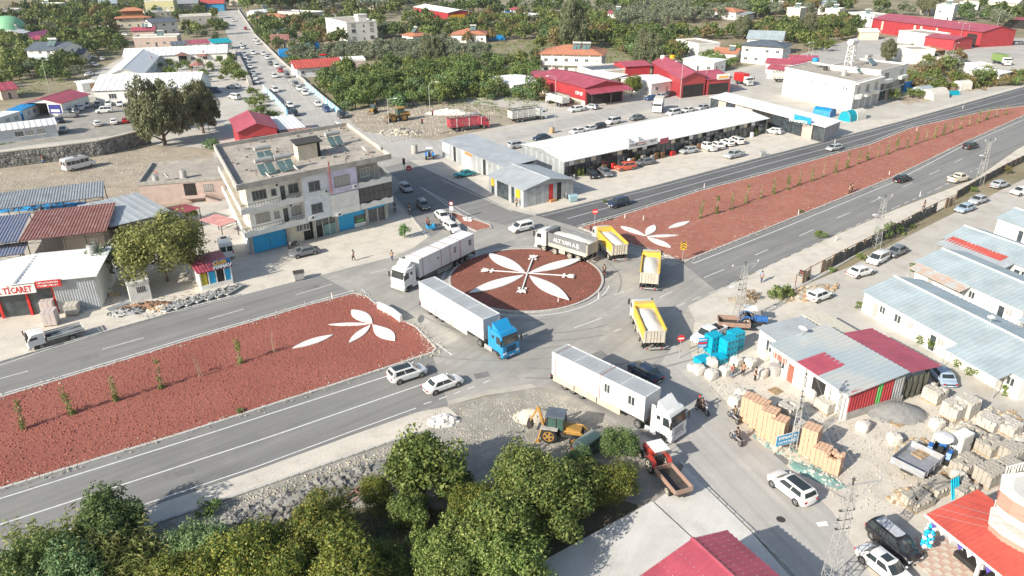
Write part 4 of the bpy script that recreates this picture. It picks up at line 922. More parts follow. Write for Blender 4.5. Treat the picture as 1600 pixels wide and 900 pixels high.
B=Bld('red_roof_pavilion','open fronted pavilion with a ribbed orange-red roof in the bottom right corner','pavilion',(1447,803),(1600,926),(1512,771),3.4)
w,d=B.w,B.d;PV=B
q=MB();A_=[(0,0,3.4),(w+6,0,3.4),(w+6,d,4.3),(0,d,4.3)];q.loft([[(p[0],p[1],p[2]-.08)for p in A_],A_]);q.corr(*[(p[0],p[1],p[2]+.003)for p in A_],.36,.05);B.part('roof',q,m_steelr2)
q=MB();q.box(-.03,-.08,3.2,w+6,-.01,3.38);B.part('gutter',q,m_wstone)
for x in(.3,4.5,8.7,13):q=MB();q.box(x-.1,.2,0,x+.1,.4,3.3);B.part('post',q,m_wstone);q=MB();q.box(x-.1,d-.4,0,x+.1,d-.2,4.1);B.part('post',q,m_wstone)
q=MB();q.box(.2,.15,2.7,3.2,.2,3.2);q.box(.15,.2,.9,.2,3.0,3.2);B.part('frame_panel',q,m_galv)
q=MB();q.box(1.5,2,0,w+5,d-.3,.5);B.part('base',q,m_dark)
for i in range(16):q=MB();x=.6+i*.75;q.add([(x,-.1,3.2),(x+.5,-.1,3.2),(x+.25,-.11,2.75)],[(0,1,2)]);B.part('pennant',q,m_wstone if i%3 else mat('violet_pennant',(.12,.08,.4),.7))
s=Bld('salmon_house','salmon and white house with curved white balconies at the right edge','house',(1562,800),(1640,860),8,4.6)
w,d=s.w,s.d
q=MB();q.box(.5,1.2,0,w+6,d,7.0);s.part('wall',q,mat('salmon_wall',(.62,.28,.22),.8,.05,.6))
for z in(3.6,6.6):
 pts=[(-.6,0)]+[(-.6+i*1.1,-1.0-.5*math.sin(i*.9))for i in range(1,12)]+[(w+5,1.3),(-.2,2.4)]
 q=MB();q.prism(pts,z-.5,z+.75);s.part('balcony',q,mat('salmon_wall',(.62,.28,.22),.8));q=MB();q.prism([(x*1.0-.06,y-.06)for x,y in pts],z+.752,z+.9);s.part('coping',q,m_whitewall);q=MB();q.prism([(x*.94+.45,y+.55)for x,y in pts],z+.9,z+.93);s.part('balcony_floor',q,m_conc)
 q=MB();q.prism([(x*.99+.05,y+.06)for x,y in pts],z-1.1,z-.502);s.part('band',q,m_whitewall)
 q=MB();
 for i in range(8):q.cyl((-.55,.1+i*.28,z+.9),(-.55,.1+i*.28,z+1.6),.03)
 q.cyl((-.55,0,z+1.6),(-.55,2.1,z+1.6),.04);s.part('railing',q,m_wstone)
 # houses and halls of the town
H=house
# centre and right, beyond the back street
B=H('dark red metal hall with gable roof and white lettering on its long side',(915,137),(974,130),(847,116),5.0,'gy',m_steelr,m_wallr,1.2,name='metal_hall',cat='hall',wins=False)
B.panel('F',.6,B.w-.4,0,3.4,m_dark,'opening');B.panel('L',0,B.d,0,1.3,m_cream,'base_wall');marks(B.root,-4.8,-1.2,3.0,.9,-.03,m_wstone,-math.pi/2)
q=MB();A_=[(-.5,-3.4,3.6),(B.w+1,-3.4,3.6),(B.w+1,.1,4.6),(-.5,.1,4.6)];q.loft([A_,[(p[0],p[1],p[2]+.1)for p in A_]]);B.part('canopy',q,m_steelr)
for x in(0,B.w*.5,B.w):q=MB();q.cyl((x,-3.2,0),(x,-3.2,3.6),.1);B.part('post',q,m_iron)
B=H('red metal hall with a tall sloping flank, beside the lone tree',(1065,123),(1103,119),(1020,97),5.6,'gy',m_steelr,m_wallr,1.5,name='metal_hall',cat='hall',wins=False,skew=True)
B.panel('F',.8,B.w-.6,0,3.6,m_dark,'opening');water_tank(B.W(B.w*.4,B.d-1,6.4),'white tank on the back of the red hall roof',.8,1.2,m_wstone);water_tank(B.W(B.w*.8,B.d-2,6.4),'yellow tank on the back of the red hall roof',.9,1.2,m_yel)
H('lower red roofed wing at the back left of the red halls',(978,104),(1016,102),10,5.0,'gx',m_steelr,m_wallr,.8,name='metal_hall',cat='hall',wins=False)
B=H('red roofed workshop with a white and yellow sign, right of the red hall',(1105,124),(1142,121),14,4.6,'gx',m_steelr,m_wallr,1.3,name='workshop',cat='workshop',wins=False)
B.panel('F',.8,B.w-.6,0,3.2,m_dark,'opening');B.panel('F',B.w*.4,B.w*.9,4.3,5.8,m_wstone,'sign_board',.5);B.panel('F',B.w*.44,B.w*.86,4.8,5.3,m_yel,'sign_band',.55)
H('small white house with a white metal roof under the lone tree',(1018,131),(1051,126),(985,120),3.4,'gx',m_steelw,m_whitewall,.9)
H('low house with a white roof between the two red halls',(905,117),(953,124),8,3.4,'shed',m_steelw,m_cream,.5)
H('flat roofed house with a dark grey roof behind the red halls',(925,112),(985,108),11,4.0,'flat',m_slate,m_cream)
B=H('white bungalow with a flat white metal roof left of the red halls',(803,133),(848,127),(757,122),3.4,'gx',m_steelw,m_whitewall,.6);
B=H('two storey house with orange hip roof and two solar heaters',(846,84),(940,86),14,6.6,'hip',m_tile,m_whitewall,2.4,2,ov=.9)
B.part('balcony',(lambda q:(q.box(-.5,-1.6,3.1,B.w+.5,0,3.3),q.box(-.5,-1.6,3.3,B.w+.5,-1.48,4.1),q)[2])(MB()),m_whitewall)
for x in(.2,4,8,B.w-4,B.w-.2):q=MB();q.cyl((x,-1.4,0),(x,-1.4,6.5),.13);B.part('column',q,m_whitewall)
heater(B,B.w*.56,B.d*.32,7.6,'left one of the two solar heaters on the orange hip roof',sc=1.3);heater(B,B.w*.72,B.d*.32,7.6,'right one of the two solar heaters on the orange hip roof',sc=1.3)
B=H('low house with a pinkish porch roof left of the orange hip roof',(820,119),(850,121),8,3.2,'shed',m_steelr,m_whitewall,.5)
B=H('white box shaped house with a flat roof at the edge of the far orchard',(1092,70),(1125,68),(1070,62),5.4,'flat',m_roofc,m_whitewall,fl=1)
H('low white house with pale roof behind the red workshop',(1068,92),(1116,98),7,3.6,'shed',m_steelw,m_whitewall,.4)
B=H('small house with orange tiled roof and a solar heater below the box shaped house',(1114,82),(1150,84),9,3.4,'gx',m_tile,m_whitewall,1.3);heater(B,B.w*.75,B.d*.3,4.0,'solar heater on the small orange tiled house')
B=H('two storey white villa with dark slate roof and a corner balcony',(1160,70),(1224,74),11,6.4,'hip',m_slate,m_whitewall,1.6,2,ov=.8)
H('white villa with light blue-grey gable roof behind the slate roofed villa',(1168,60),(1222,62),13,6.0,'gx',m_steelb,m_whitewall,2.4,1)
H('small red roofed house in front of the slate roofed villa',(1198,98),(1258,101),8,3.4,'gx',m_steelr,m_whitewall,1.0)
H('lower small red roofed house left of the big white block',(1200,107),(1236,110),7,3.2,'gx',m_steelr,m_whitewall,.8)
H('red roofed annex behind the big white block',(1236,93),(1278,94),8,3.6,'gx',m_steelr,m_cream,.9)
B=Bld('concrete_block_building','big white two storey building with a blank left flank and shops below, by the carriageway','building',(1337,130),(1378,119),(1227,107),7.6,skew=True)
w,d=B.w,B.d;B.walls(m_whitewall);B.roof('flat',m_roofc,par=.4)
for u,h_ in((.06,.9),(.2,.8),(.42,1),(.62,.8),(.86,.9),(.9,.9)):o=B.window('L',d*(1-u),5.2,.5,h_,1)
for i in range(4):B.panel('F',.3+i*w/4.1,.1+(i+1)*w/4.1-.3,.1,3.1,m_steelg,'shutter',ribs=.4)
for i in range(3):
 u=w*(i+.5)/3;q=MB();q.prism([(u-1.5,.0),(u-1.3,-.9),(u,-1.3),(u+1.3,-.9),(u+1.5,0)],3.4,4.4);B.part('balcony',q,m_whitewall);B.window('F',u,4.5,2.0,1.9,3)
q=MB();q.box(-.2,-1.2,7.4,w,.1,7.7);B.part('eaves',q,m_whitewall);BW=B
heater(B,w*.8,d*.25,7.7,'solar heater near the front right of the big white building');water_tank(B.W(w*.4,d*.3,7.6),'grey tank at the middle of the big white building roof',.7,1.5);water_tank(B.W(w*.5,d*.6,7.6),'black tank on the big white building roof',.6,1.3,m_iron)
water_tank(B.W(w*.55,d*.78,9.3),'blue tank raised high on the back of the big white building',.9,1.2,m_blue)
B2=Bld('concrete_block_building','taller white block joined to the right of the big white building, glazed lower floors','building',(1376,112),(1419,101),(1322,98),8.6)
B2.walls(m_whitewall);B2.roof('flat',m_roofc,par=.4);w,d=B2.w,B2.d
for i in range(9):B2.window('F',w*(i+.5)/9,3.3,w/9*.9,1.7,3,fr=m_darkfr);B2.panel('F',w*i/9+.1,w*(i+1)/9-.1,.2,2.9,m_winpane if i%3 else m_pinkw,'shop_window')
for u in(.25,.8):q=MB();q.box(w*u-2.2,-1.2,5.2,w*u+2.2,0,6.1);B2.part('balcony',q,m_whitewall);B2.window('F',w*u,6.2,3,1.7,3)
heater(B2,w*.5,d*.5,8.7,'solar heater in the middle of the taller white block roof',sc=1.4)
t=thing('lattice_tank_tower','white lattice tower carrying a lying water tank on the white block roof','tower',B2.W(w*.12,d*.7,8.6),B2.ang)
for x,y in((-1,-1),(1,-1),(1,1),(-1,1)):q=MB();q.cyl((x,y,0),(x*.8,y*.8,6),.1);q.build('leg',m_wstone,t)
for k in range(4):
 q=MB();z=k*1.5;r=1-.05*k
 for a,b in(((-r,-r),(r,-r)),((r,-r),(r,r)),((r,r),(-r,r)),((-r,r),(-r,-r))):q.cyl((*a,z),(*b,z+1.5),.05,n=4);q.cyl((*a,z+1.5),(*b,z+1.5),.06,n=4)
 q.build('brace',m_wstone,t)
q=MB();q.cyl((-1.8,0,6.9),(1.8,0,6.9),.85,n=12);q.build('tank',m_wstone,t,smooth=35)
def tent(label,px,L,Wd,h,m,ang,arch=True,name='tent'):
 p=P2(*px);t=thing(name,label,'tent',p,ang);N=9;A_=[]
 for i in range(N+1):
  a=math.pi*i/N;A_.append((-math.cos(a)*Wd/2,math.sin(a)**.8*h if arch else(h*.55 if 0<i<N else 0)+(h*.45*math.sin(a))))
 q=MB();q.loft([[(-L/2,y,z)for y,z in A_],[(L/2,y,z)for y,z in A_]]);q.build('cover',m,t,smooth=50)
 q=MB();q.box(L/2-.02,-.6,0,L/2+.03,.6,h*.7);q.build('flap',m_bag,t);
 q=MB()
 for x in(-L/2-.03,L/2+.03):q.tube([(x,y,z)for y,z in A_],.05,4)
 q.build('frame',m_galv,t);FOOT.append([tuple((p+Vector((math.cos(ang+a)*L*.6,math.sin(ang+a)*L*.6,0))).xy)for a in(.8,2.3,3.9,5.5)]);return t
tent('bright blue tarpaulin shelter behind the narrow shop row',(1287,181),4.6,3.4,2.2,m_tarp,2.3,False,'shelter')
tent('turquoise tarpaulin tent between the shop row and the big white building',(1325,188),3.5,3.4,2.6,mat('turq_tarp',(.0,.32,.42),.6),.6)
tent('white walled tent beside the turquoise tarpaulin tent',(1338,186),3.5,3.0,2.6,m_bag,.6)
tent('blue tarpaulin tent right of the taller white block',(1418,142),7,5,2.8,m_tarp,.5)
tent('grey arched tent between the blue and white arched tents',(1440,148),5,4.5,2.6,m_steelb,.5)
tent('large white arched tent near the carriageway, rightmost of the arched ones',(1458,153),7,5,2.8,m_bag,.5)
tent('small turquoise covered tent right of the white arched tent',(1486,148),4,2.5,1.2,mat('turq_tarp',(.0,.32,.42),.6),.3)
tent('small white cube tent in the weeds beside the carriageway',(1502,140),4,3.5,2.8,m_bag,.3,False)
B=H('very long dark red factory hall in the far right',(1364,29),(1535,50),18,6.2,'gx',m_steelr,m_wallr,1.9,name='factory_hall',cat='hall',wins=False,pitch=2)
B.panel('F',B.w-7,B.w-2,0,5,m_dark,'opening')
for u in(.1,.42,.48,.62):B.panel('F',B.w*u,B.w*u+1.2,1.5,5.5,m_cream,'panel_strip')
H('white annex with a flat grey roof in front of the long red factory',(1405,49),(1450,55),12,4.4,'flat',m_roofc,m_whitewall,wins=False)
B=H('small red annex with a rounded roof in front of the long red factory',(1446,57),(1492,62),12,4.4,'gx',m_steelr,m_wallr,.8,name='metal_hall',cat='hall',wins=False);
H('low arched white shelter left of the red annex',(1346,50),(1374,50),8,3.4,'gx',m_steelw,m_cream,1,wins=False)
H('white house with a tiled lean-to below the red factory',(1400,73),(1424,79),9,4.8,'flat',m_roofc,m_whitewall,wins=False)
H('orange tiled open shelter right of the white house',(1424,76),(1457,80),8,3.2,'hip',m_tile,m_brown,1.4,wins=False)
B=H('small white cabin with white roof and dark windows near the right end of the carriageway',(1562,116),(1580,112),(1530,105),3.2,'shed',m_steelw,m_whitewall,.3)
H('low white shed with a turquoise patch behind the small white cabin',(1525,103),(1550,102),5,3.0,'flat',m_steelw,m_whitewall,wins=False)
H('dark open shed with a pink roof at the far right edge',(1572,30),(1620,32),10,4.2,'shed',m_steelr,m_dark,.4,wins=False,name='open_shed',cat='shed')
FARW=[((1326,20),(1366,24),9,6,'flat',m_roofc,m_whitewall,'long white two storey house above the red factory'),((1230,13),(1251,14),9,9,'flat',m_roofc,m_cream,'unfinished four storey frame building above the orchard'),((1333,25),(1362,27),6,3.5,'gx',m_steelr,m_whitewall,'small red roofed house in front of the long white house'),((1464,8),(1492,9),12,8,'flat',m_roofc,m_whitewall,'white apartment house above the red factory'),((1440,3),(1462,4),12,7,'gx',m_steelb,m_whitewall,'grey roofed house at the top edge above the red factory'),((1500,4),(1530,5),12,6,'flat',m_roofc,m_whitewall,'white flat roofed house at the top edge, right of the apartment house'),((1545,3),(1590,5),12,7,'gx',m_steelw,m_cream,'wide pale house in the top right corner'),((1280,6),(1300,7),10,6,'gx',m_steelb,m_whitewall,'grey roofed house at the top edge left of the long white house'),((1192,4),(1225,3),10,6,'flat',m_roofc,m_whitewall,'white house at the top edge above the villas'),((1290,14),(1312,15),9,5,'flat',m_roofc,m_whitewall,'small white cube house among the far trees'),((1105,16),(1150,19),11,4.2,'hip',m_tile,m_whitewall,'white house with orange hip roof beside the far olive grove'),((1127,21),(1165,24),8,2.8,'shed',m_steelg,m_greyc,'low grey shed against the orange roofed house of the olive grove'),((705,54),(759,54),13,3.6,'hip',m_tile,m_whitewall,'bungalow with orange hip roof right of the bushy tall tree'),((628,54),(645,57),10,3.6,'hip',m_tile,m_whitewall,'orange roof half hidden by the bushy tall tree'),((678,10),(700,15),(735,3),6.3,'x',m_steelw,m_wallr,''),((806,24),(826,26),7,3,'shed',m_steelw,m_pinkw,'low white shed at the field edge'),((846,6),(868,7),8,3.5,'shed',m_steelw,m_greyc,'pale roofed shed far up in the fields'),((797,14),(808,16),6,4,'gx',m_steelr,m_bluew,'small red roofed cabin at the top of the fields'),((950,20),(972,21),6,2.6,'gx',m_steelr,m_whitewall,'lone red roofed hut in the far meadow'),((402,27),(443,27),11,3.4,'hip',m_tile,m_whitewall,'open porch house with orange hip roof near the top of the side street'),((434,19),(486,21),12,5.0,'flat',m_roofc,m_cream,'cream two storey house behind the orange roofed porch house'),((398,20),(432,17),8,4.5,'gx',m_steelw,m_whitewall,'white roofed house beside the cream two storey house'),((462,107),(533,102),(505,90),3.6,'x',m_steelr,m_bluew,''),((530,96),(571,94),9,3.2,'flat',m_steelw,m_pinkw,'flat white roofed shelter joined to the red roofed bungalow'),((425,64),(450,63),12,3.2,'gx',m_rust,m_cream,'old rust roofed house among bushes right of the side street'),((505,24),(525,26),12,4,'flat',m_roofc,m_greyc,'low grey building behind the white three storey house'),((560,4),(600,4),12,5,'gx',m_steelb,m_cream,'grey roofed house near the top edge, middle left'),((0,22),(40,13),10,5,'flat',m_roofc,m_pinkw,'pinkish flat roofed house in the top left corner'),((40,7),(84,7),12,6,'flat',m_steelw,m_whitewall,'long white roofed building near the top left corner'),((64,19),(95,17),7,3,'gx',m_steelr,m_whitewall,'small red roofed house among the trees, top left'),((118,4),(147,3),12,5,'gx',m_slate,m_whitewall,'dark roofed shed at the top edge, left'),((155,6),(182,5),14,6,'gx',m_steelb,m_whitewall,'pale blue roofed building at the top edge, left'),((0,20),(8,19),8,4,'gx',m_steelr,m_whitewall,'red roofed house at the very left edge near the top'),((52,59),(88,52),10,3.4,'gx',mat('purple_sheet',(.32,.07,.17),.5),m_whitewall,'house with purple-red roof right of the green dome'),((34,62),(70,61),7,2.8,'gx',m_steelr,m_whitewall,'low red roofed porch in front of the purple roofed house'),((34,52),(45,49),8,4,'gx',m_steelw,m_whitewall,'small white gable house beside the green dome'),((137,48),(171,46),8,3,'shed',m_steelw,m_greyc,'narrow grey house with a white shed roof'),((41,78),(96,78),13,5.6,'gx',m_slate,m_whitewall,'white house with blue-slate gable roof and a solar heater'),((101,85),(130,84),8,3.2,'gx',m_slate,m_cream,'slate roofed annex right of the blue-slate house'),((46,92),(70,93),6,2.6,'shed',m_steelb,m_whitewall,'small grey roofed porch in front of the blue-slate house'),((0,141),(25,138),9,3,'gx',m_steelr,m_pinkw,'small red roofed house at the left edge above the car park'),((181,28),(233,26),11,5.8,'x2',m_tile,m_cream,''),((228,20),(267,18),10,6,'flat',m_roofc,m_cream,'flat roofed house right of the two tier orange roof'),((225,2),(270,1),13,9,'flat',m_tile,mat('yellow_wall',(.62,.58,.32),.8),'pale yellow apartment house at the top edge'),((270,6),(308,5),14,6,'gx',m_steelg,m_greyc,'grey roofed building at the top edge right of the yellow house'),((308,6),(349,5),14,5,'gx',m_steelr2,m_blue,'red roofed hall with a blue wall at the head of the side street'),((280,26),(330,24),10,6.6,'flat',m_roofc,m_greyc,'unfinished grey two storey house left of the head of the side street'),((236,36),(276,33),10,6,'gx',m_slate,m_whitewall,'two storey house with a grey gable and blue tank, left of the grey unfinished house'),((208,59),(276,57),9,4.2,'flat',m_roofc,m_pinkw,'long pinkish flat roofed house in front of the grey gabled house'),((206,48),(240,47),7,4,'gx',m_steelr,m_pinkw,'red roofed wing behind the pinkish flat roofed house'),((268,70),(291,69),6,2.6,'gx',m_slate,m_greyc,'small dark roofed shed behind the school'),((291,69),(330,67),6,2.6,'shed',m_steelr,m_whitewall,'low red and white roofed sheds behind the school'),((334,68),(361,66),7,3,'shed',mat('turq_roof',(.0,.35,.42),.5),m_steelg,'low turquoise roofed shed beside the side street'),((680,4),(735,2),6,1,'skip',m_steelw,m_wallr,''),((356,-3),(420,-4),12,5,'gx',m_steelb,m_cream,'grey roofed house at the top edge right of the side street'),((455,-3),(480,-3),10,5,'gx',m_steelw,m_cream,'small white gabled house at the top edge, middle left'),((1010,-4),(1040,-4),12,5,'gx',m_tile,m_cream,'orange roofed house far off at the top edge, centre right'),((1040,0),(1070,1),9,4,'gx',m_steelw,m_cream,'white roofed shed far off at the top edge, centre right'),((300,-6),(340,-7),12,7,'flat',m_roofc,m_cream,'cream block beyond the red roofed hall at the top edge'),((100,-6),(140,-7),12,7,'gx',m_tile,m_cream,'orange roofed block beyond the top left trees')]
for a,b,dp,h_,rk,rm,wm_,lb in FARW:
 if rk=='skip':continue
 if lb=='' and rk=='x' and h_>5:
  B=H('red and white two storey warehouse with a sign over its gate',(700,20),(737,18),(679,9),6.8,'gy',m_steelw,m_wallr,1.2,name='warehouse',cat='warehouse',wins=False)
  B.panel('F',0,B.w,0,2.6,m_whitewall,'base_wall');B.panel('L',0,B.d,0,2.6,m_whitewall,'base_wall');B.panel('F',B.w*.35,B.w*.62,0,2.5,m_dark,'gate',.08);B.panel('F',B.w*.1,B.w*.7,4,5.6,m_yel,'sign_board',.12);B.window('L',B.d*.4,3.6,1,1.2);continue
 if lb=='' and rk=='x':
  B=H('pale blue bungalow with ribbed bright red hip roof right of the side street',(463,106),(533,101),11,3.4,'gx',m_steelr2,m_bluew,1.7,ov=.8);heater(B,B.w*.72,B.d*.75,4.2,'solar heater with red tank behind the red roofed bungalow',tank=m_redp);continue
 if lb=='' and rk=='x2':
  B=H('house with a two tier orange tiled roof and wide porches',(181,29),(233,27),10,5.4,'hip',m_tile,m_cream,1.2,2,ov=1.2,wins=True)
  q=MB();q.box(3,3,5.9,B.w-3,B.d-2,9.0);B.part('upper_wall',q,m_brown);s2=H('upper orange tier of the two tier roof',(186,13),(222,12),8,8.5,'hip',m_tile,m_brown,1.4,wins=False,zb=.0)if False else None
  q=MB();c0=[(1.8,1.8),(B.w-1.8,1.8),(B.w-1.8,B.d-1),(1.8,B.d-1)];c1=[(B.w/2-1,B.d/2)]*2
  q.loft([[(x,y,8.9)for x,y in c0],[(B.w/2-2,B.d/2,10.6),(B.w/2+2,B.d/2,10.6),(B.w/2+2,B.d/2+.1,10.6),(B.w/2-2,B.d/2+.1,10.6)]]);B.part('upper_roof',q,m_tile);continue
 B=H(lb,a,b,dp,h_,rk,rm,wm_,max(.5,min(2.2,(dp if not isinstance(dp,tuple)else 10)*.16)),2 if h_>5.2 else 1,pitch=1.5,ov=.6)
 elif_=len(lb.split())<13 and len(lb)%3<2 and rk in('flat','gx','hip')and B.w>6
 if elif_ and 'blue-slate' not in lb:heater(B,B.w*.6,B.d*.35,h_+(1.2 if rk!='flat' else 0),'solar heater on the '+lb,sc=1.3)
 if 'blue-slate gable' in lb:heater(B,B.w*.6,B.d*.3,6.5,'solar heater on the blue-slate roof',sc=1.5)
 if 'cream two storey house behind' in lb:water_tank(B.W(B.w*.5,4,5),'tank on the cream house behind the orange roofed porch house',.8,1.4)
B=H('white three storey house with a stair head on its flat roof',(541,36),(588,33),(523,28),8.6,'flat',m_roofc,m_whitewall,wins=False)
for z in(1.2,4.2,6.6):
 for u,ww in((.22,1.9),(.55,.8),(.82,1.9)):B.window('F',B.w*u,z if z>2 else .9,ww,1.5 if ww>1 else .8,2,fr=m_darkfr)
 for u in(.3,.7):B.window('L',B.d*u,z,1.2,1.3)
q=MB();q.box(B.w*.5,4,8.5,B.w*.5+4.5,8,11.4);B.part('stair_head',q,m_whitewall);q=MB();q.box(B.w*.5-.3,3.7,11.4,B.w*.5+4.8,8.3,11.6);B.part('stair_head_roof',q,m_whitewall)
B=Bld('school_wing','long white school wing at the back, nearest the dark roofed sheds','school building',(193,89),(354,82),13,3.4);B.walls(m_whitewall);B.roof('gx',m_steelw,2.2,.4,1.6,.08)
for u in(.55,.66,.78,.93):B.window('F',B.w*u,1.1,1.6,1.2)
q=MB();q.box(B.w*.5,-1.8,0,B.w*.5+4.5,-1.7,.1);q.loft([[(B.w*.49,-2.2,3.3),(B.w*.49+5.2,-2.2,3.3),(B.w*.49+2.6,-2.2,4.3)],[(B.w*.49,.1,3.3),(B.w*.49+5.2,.1,3.3),(B.w*.49+2.6,.1,4.3)]]);B.part('porch_roof',q,m_rust);B.panel('F',B.w*.52,B.w*.6,0,2.8,m_dark,'porch_opening',.1)
B=Bld('school_wing','white school wing running between the front and back wings','school building',(164,119),(222,116),(204,87),3.3);B.walls(m_whitewall);B.roof('gy',m_steelw,2.0,.4,2.0,.04);B.autowins(1,'R')
B=Bld('school_wing','white school wing in front, beside the car park','school building',(146,141),(307,136),17,3.8);B.walls(m_whitewall);B.roof('gx',m_steelw,3.0,.5,1.6,.09)
for u in(.17,.32,.5,.65,.82):B.window('F',B.w*u,1.2,2.2,1.5,3)
s=H('small white gatehouse with an orange door left of the front school wing',(127,131),(150,128),4,2.6,'shed',m_steelw,m_whitewall,.3,wins=False);s.panel('F',s.w*.55,s.w*.98,0,2.2,mat('orange_planter',(.5,.25,.1),.8),'door')
B=Bld('prefab_office','light grey prefab with white ribbed roof at the left edge of the car park','prefab cabins',(-30,208),(87,194),6,2.9);B.walls(mat('pale_grey_wall',(.58,.61,.65),.7));B.roof('gx',m_steelw,.9,.3,1.2,.07)
for u in(.48,.62,.78):B.window('F',B.w*u,1.0,1.8,1.3,3)
B=Bld('prefab_office','short white prefab left of the blue covered one','prefab cabins',(-25,191),(31,174),5,2.9);B.walls(m_whitewall);B.roof('flat',m_steelw,par=.05)
for u in(.6,.85):B.window('F',B.w*u,1.0,1.4,1.2)
B=Bld('prefab_office','white prefab covered with a bright blue tarpaulin roof','prefab cabins',(34,172),(58,162),(13,172),2.9);B.walls(m_whitewall);q=MB();q.box(-.3,-.3,2.85,B.w+.2,B.d+.2,3.05);q.box(-.32,-.1,0.2,-.2,B.d+.1,3);B.part('roof',q,m_tarp)
for u in(.35,.7):B.window('F',B.w*u,1.0,1.2,1.2)
B=Bld('open_canteen','white walled open hall with a dark red gable roof and a blue and white banner','hall',(39,161),(95,161),13,3.4);B.walls(m_whitewall,skip='F');B.roof('gy',m_steelr,1.2,.6,1,.04);B.panel('F',B.w*.0,B.w*.08,0,3.3,m_whitewall,'wall')
B.panel('F',B.w*.6,B.w,0,3.3,m_whitewall,'wall');B.panel('F',B.w*.63,B.w*.97,0.6,3.0,mat('navy_banner',(.03,.04,.25),.6),'banner',.1);B.panel('F',B.w*.68,B.w*.92,1.0,1.7,m_wstone,'banner_print',.13)
for px,r,lb in(((320,97),3.2,'larger dark red hexagonal garden pavilion by the school'),((310,113),3.0,'nearer dark red garden pavilion behind the front school wing'),((240,107),2.2,'small dark red pavilion beside the middle school wing')):
 t=thing('garden_pavilion',lb,'pavilion',P2(*px));q=MB();pts=[(r*math.cos(i*math.pi/3),r*math.sin(i*math.pi/3))for i in range(6)]
 q.loft([[(x,y,2.6)for x,y in pts],[(x*.12,y*.12,3.9)for x,y in pts]]);q.build('roof',m_rust,t)
 for x,y in pts:q=MB();q.cyl((x*.85,y*.85,0),(x*.85,y*.85,2.7),.1);q.build('post',m_brown,t)
 q=MB();q.cyl((0,0,3.85),(0,0,4.5),.35,.1,6);q.build('lantern',m_rust,t);FOOT.append([tuple((P2(*px)+Vector((x,y,0))).xy)for x,y in pts])
t=thing('domed_building','low white building under a green dome, top left','building',P2(18,58));q=MB();R_=8;q.ball((0,0,4),R_,20,12,sq=(1,1,.8));q.build('dome',mat('green_dome',(.25,.55,.32),.5),t,smooth=True)
q=MB();q.box(-9,-9,0,9,9,4);q.build('wall',m_whitewall,t);FOOT.append([tuple((P2(18,58)+Vector((x,y,0))).xy)for x,y in((-10,-10),(10,-10),(10,10),(-10,10))])
tent('white and blue arched shelter near the red and white warehouse',(775,24),10,8,4,m_bag,.2);tent('blue tent at the top, right of the arched shelter',(797,19),8,6,3.6,m_tarp,.2,False)
tent('blue tarpaulin over a low stack among the bushes, right of the orange hip roof',(775,62),8,5,2,m_tarp,.2,False)
tent('blue tarpaulin canopy beside the side street trees',(430,56),10,5,3.2,m_tarp,.1,False);tent('small bright blue canopy in the olive trees near the side street',(446,88),5,4,3,m_tarp,.4,False);tent('blue plastic cover in the garden below the white three storey house',(488,76),6,4,2.6,m_tarp,.3,False)
# walls, fences
def run(pts):
 out=[];
 for a,b in zip(pts[:-1],pts[1:]):out.append((a,b))
 return out
def wallrun(name,label,cat,px,h,t,m,coping=None,z=0):
 pts=[P2(*p)for p in px];root=thing(name,label,cat,pts[0]);o=pts[0]
 for a,b in run(pts):
  u=(b-a);L=u.length;n=Vector((-u.y,u.x,0)).normalized()*t/2;a=a-o;b=b-o
  q=MB();q.prism([((a-n).x,(a-n).y),((b-n).x,(b-n).y),((b+n).x,(b+n).y),((a+n).x,(a+n).y)],z,h);q.build('wall_section',m,root)
  if coping:q=MB();n=n*1.25;q.prism([((a-n).x,(a-n).y),((b-n).x,(b-n).y),((b+n).x,(b+n).y),((a+n).x,(a+n).y)],h,h+.15);q.build('coping',coping,root)
 return root
def stonewall(label,px,h,t):
 m=mat('stone_masonry',(.25,.25,.24),.95,.3,1.2,island=.3,bump=.05);pts=[P2(*p)for p in px];root=thing('retaining_wall',label,'wall',pts[0]);o=pts[0];n_=0
 st=[]
 for k in range(8):
  q=MB();q.ball((0,0,0),.5,6,4,sq=(rnd.uniform(.8,1.3),.35,rnd.uniform(.6,.9)),jit=.18);st.append(q.mesh('stone',m))
 for a,b in run(pts):
  u=(b-a);L=u.length;ud=u.normalized();n=Vector((-ud.y,ud.x,0));A=a-o;Bv=b-o
  q=MB();q.prism([((A+n*v).x,(A+n*v).y)for v in(.1,)]+[((Bv+n*.1).x,(Bv+n*.1).y),((Bv+n*t).x,(Bv+n*t).y),((A+n*t).x,(A+n*t).y)],0,h);q.build('wall_core',m_greyc,root)
  q=MB();q.prism([((A-n*.1).x,(A-n*.1).y),((Bv-n*.1).x,(Bv-n*.1).y),((Bv+n*(t+.2)).x,(Bv+n*(t+.2)).y),((A+n*(t+.2)).x,(A+n*(t+.2)).y)],h+.002,h+.25);q.build('coping',m_sand,root)
  q=MB();x=0
  z=.3
  while z<h:
   x=rnd.uniform(0,.4)
   while x<L:
    s_=rnd.uniform(.28,.5);c=A+ud*x+n*(.08+rnd.uniform(-.06,.04));
    i0=len(q.v);q.ball((0,0,0),s_,6,3,sq=(1,.5,.8),jit=.2);ca,sa=ud.x,ud.y
    for j in range(i0,len(q.v)):v=q.v[j];q.v[j]=(c.x+v[0]*ca-v[1]*sa,c.y+v[0]*sa+v[1]*ca,z+v[2])
    x+=s_*1.5
   z+=.5
  q.build('stone_facing',m,root,kind='stuff')
 return root
stonewall('long curved retaining wall of grey stones behind the dirt lot',[(-30,267),(40,258),(100,251),(160,243),(235,224)],3.2,.5)
wallrun('garden_wall','pale blockwork garden wall left of the side street','wall',[(368,82),(392,134)],1.6,1.2,m_greyc)
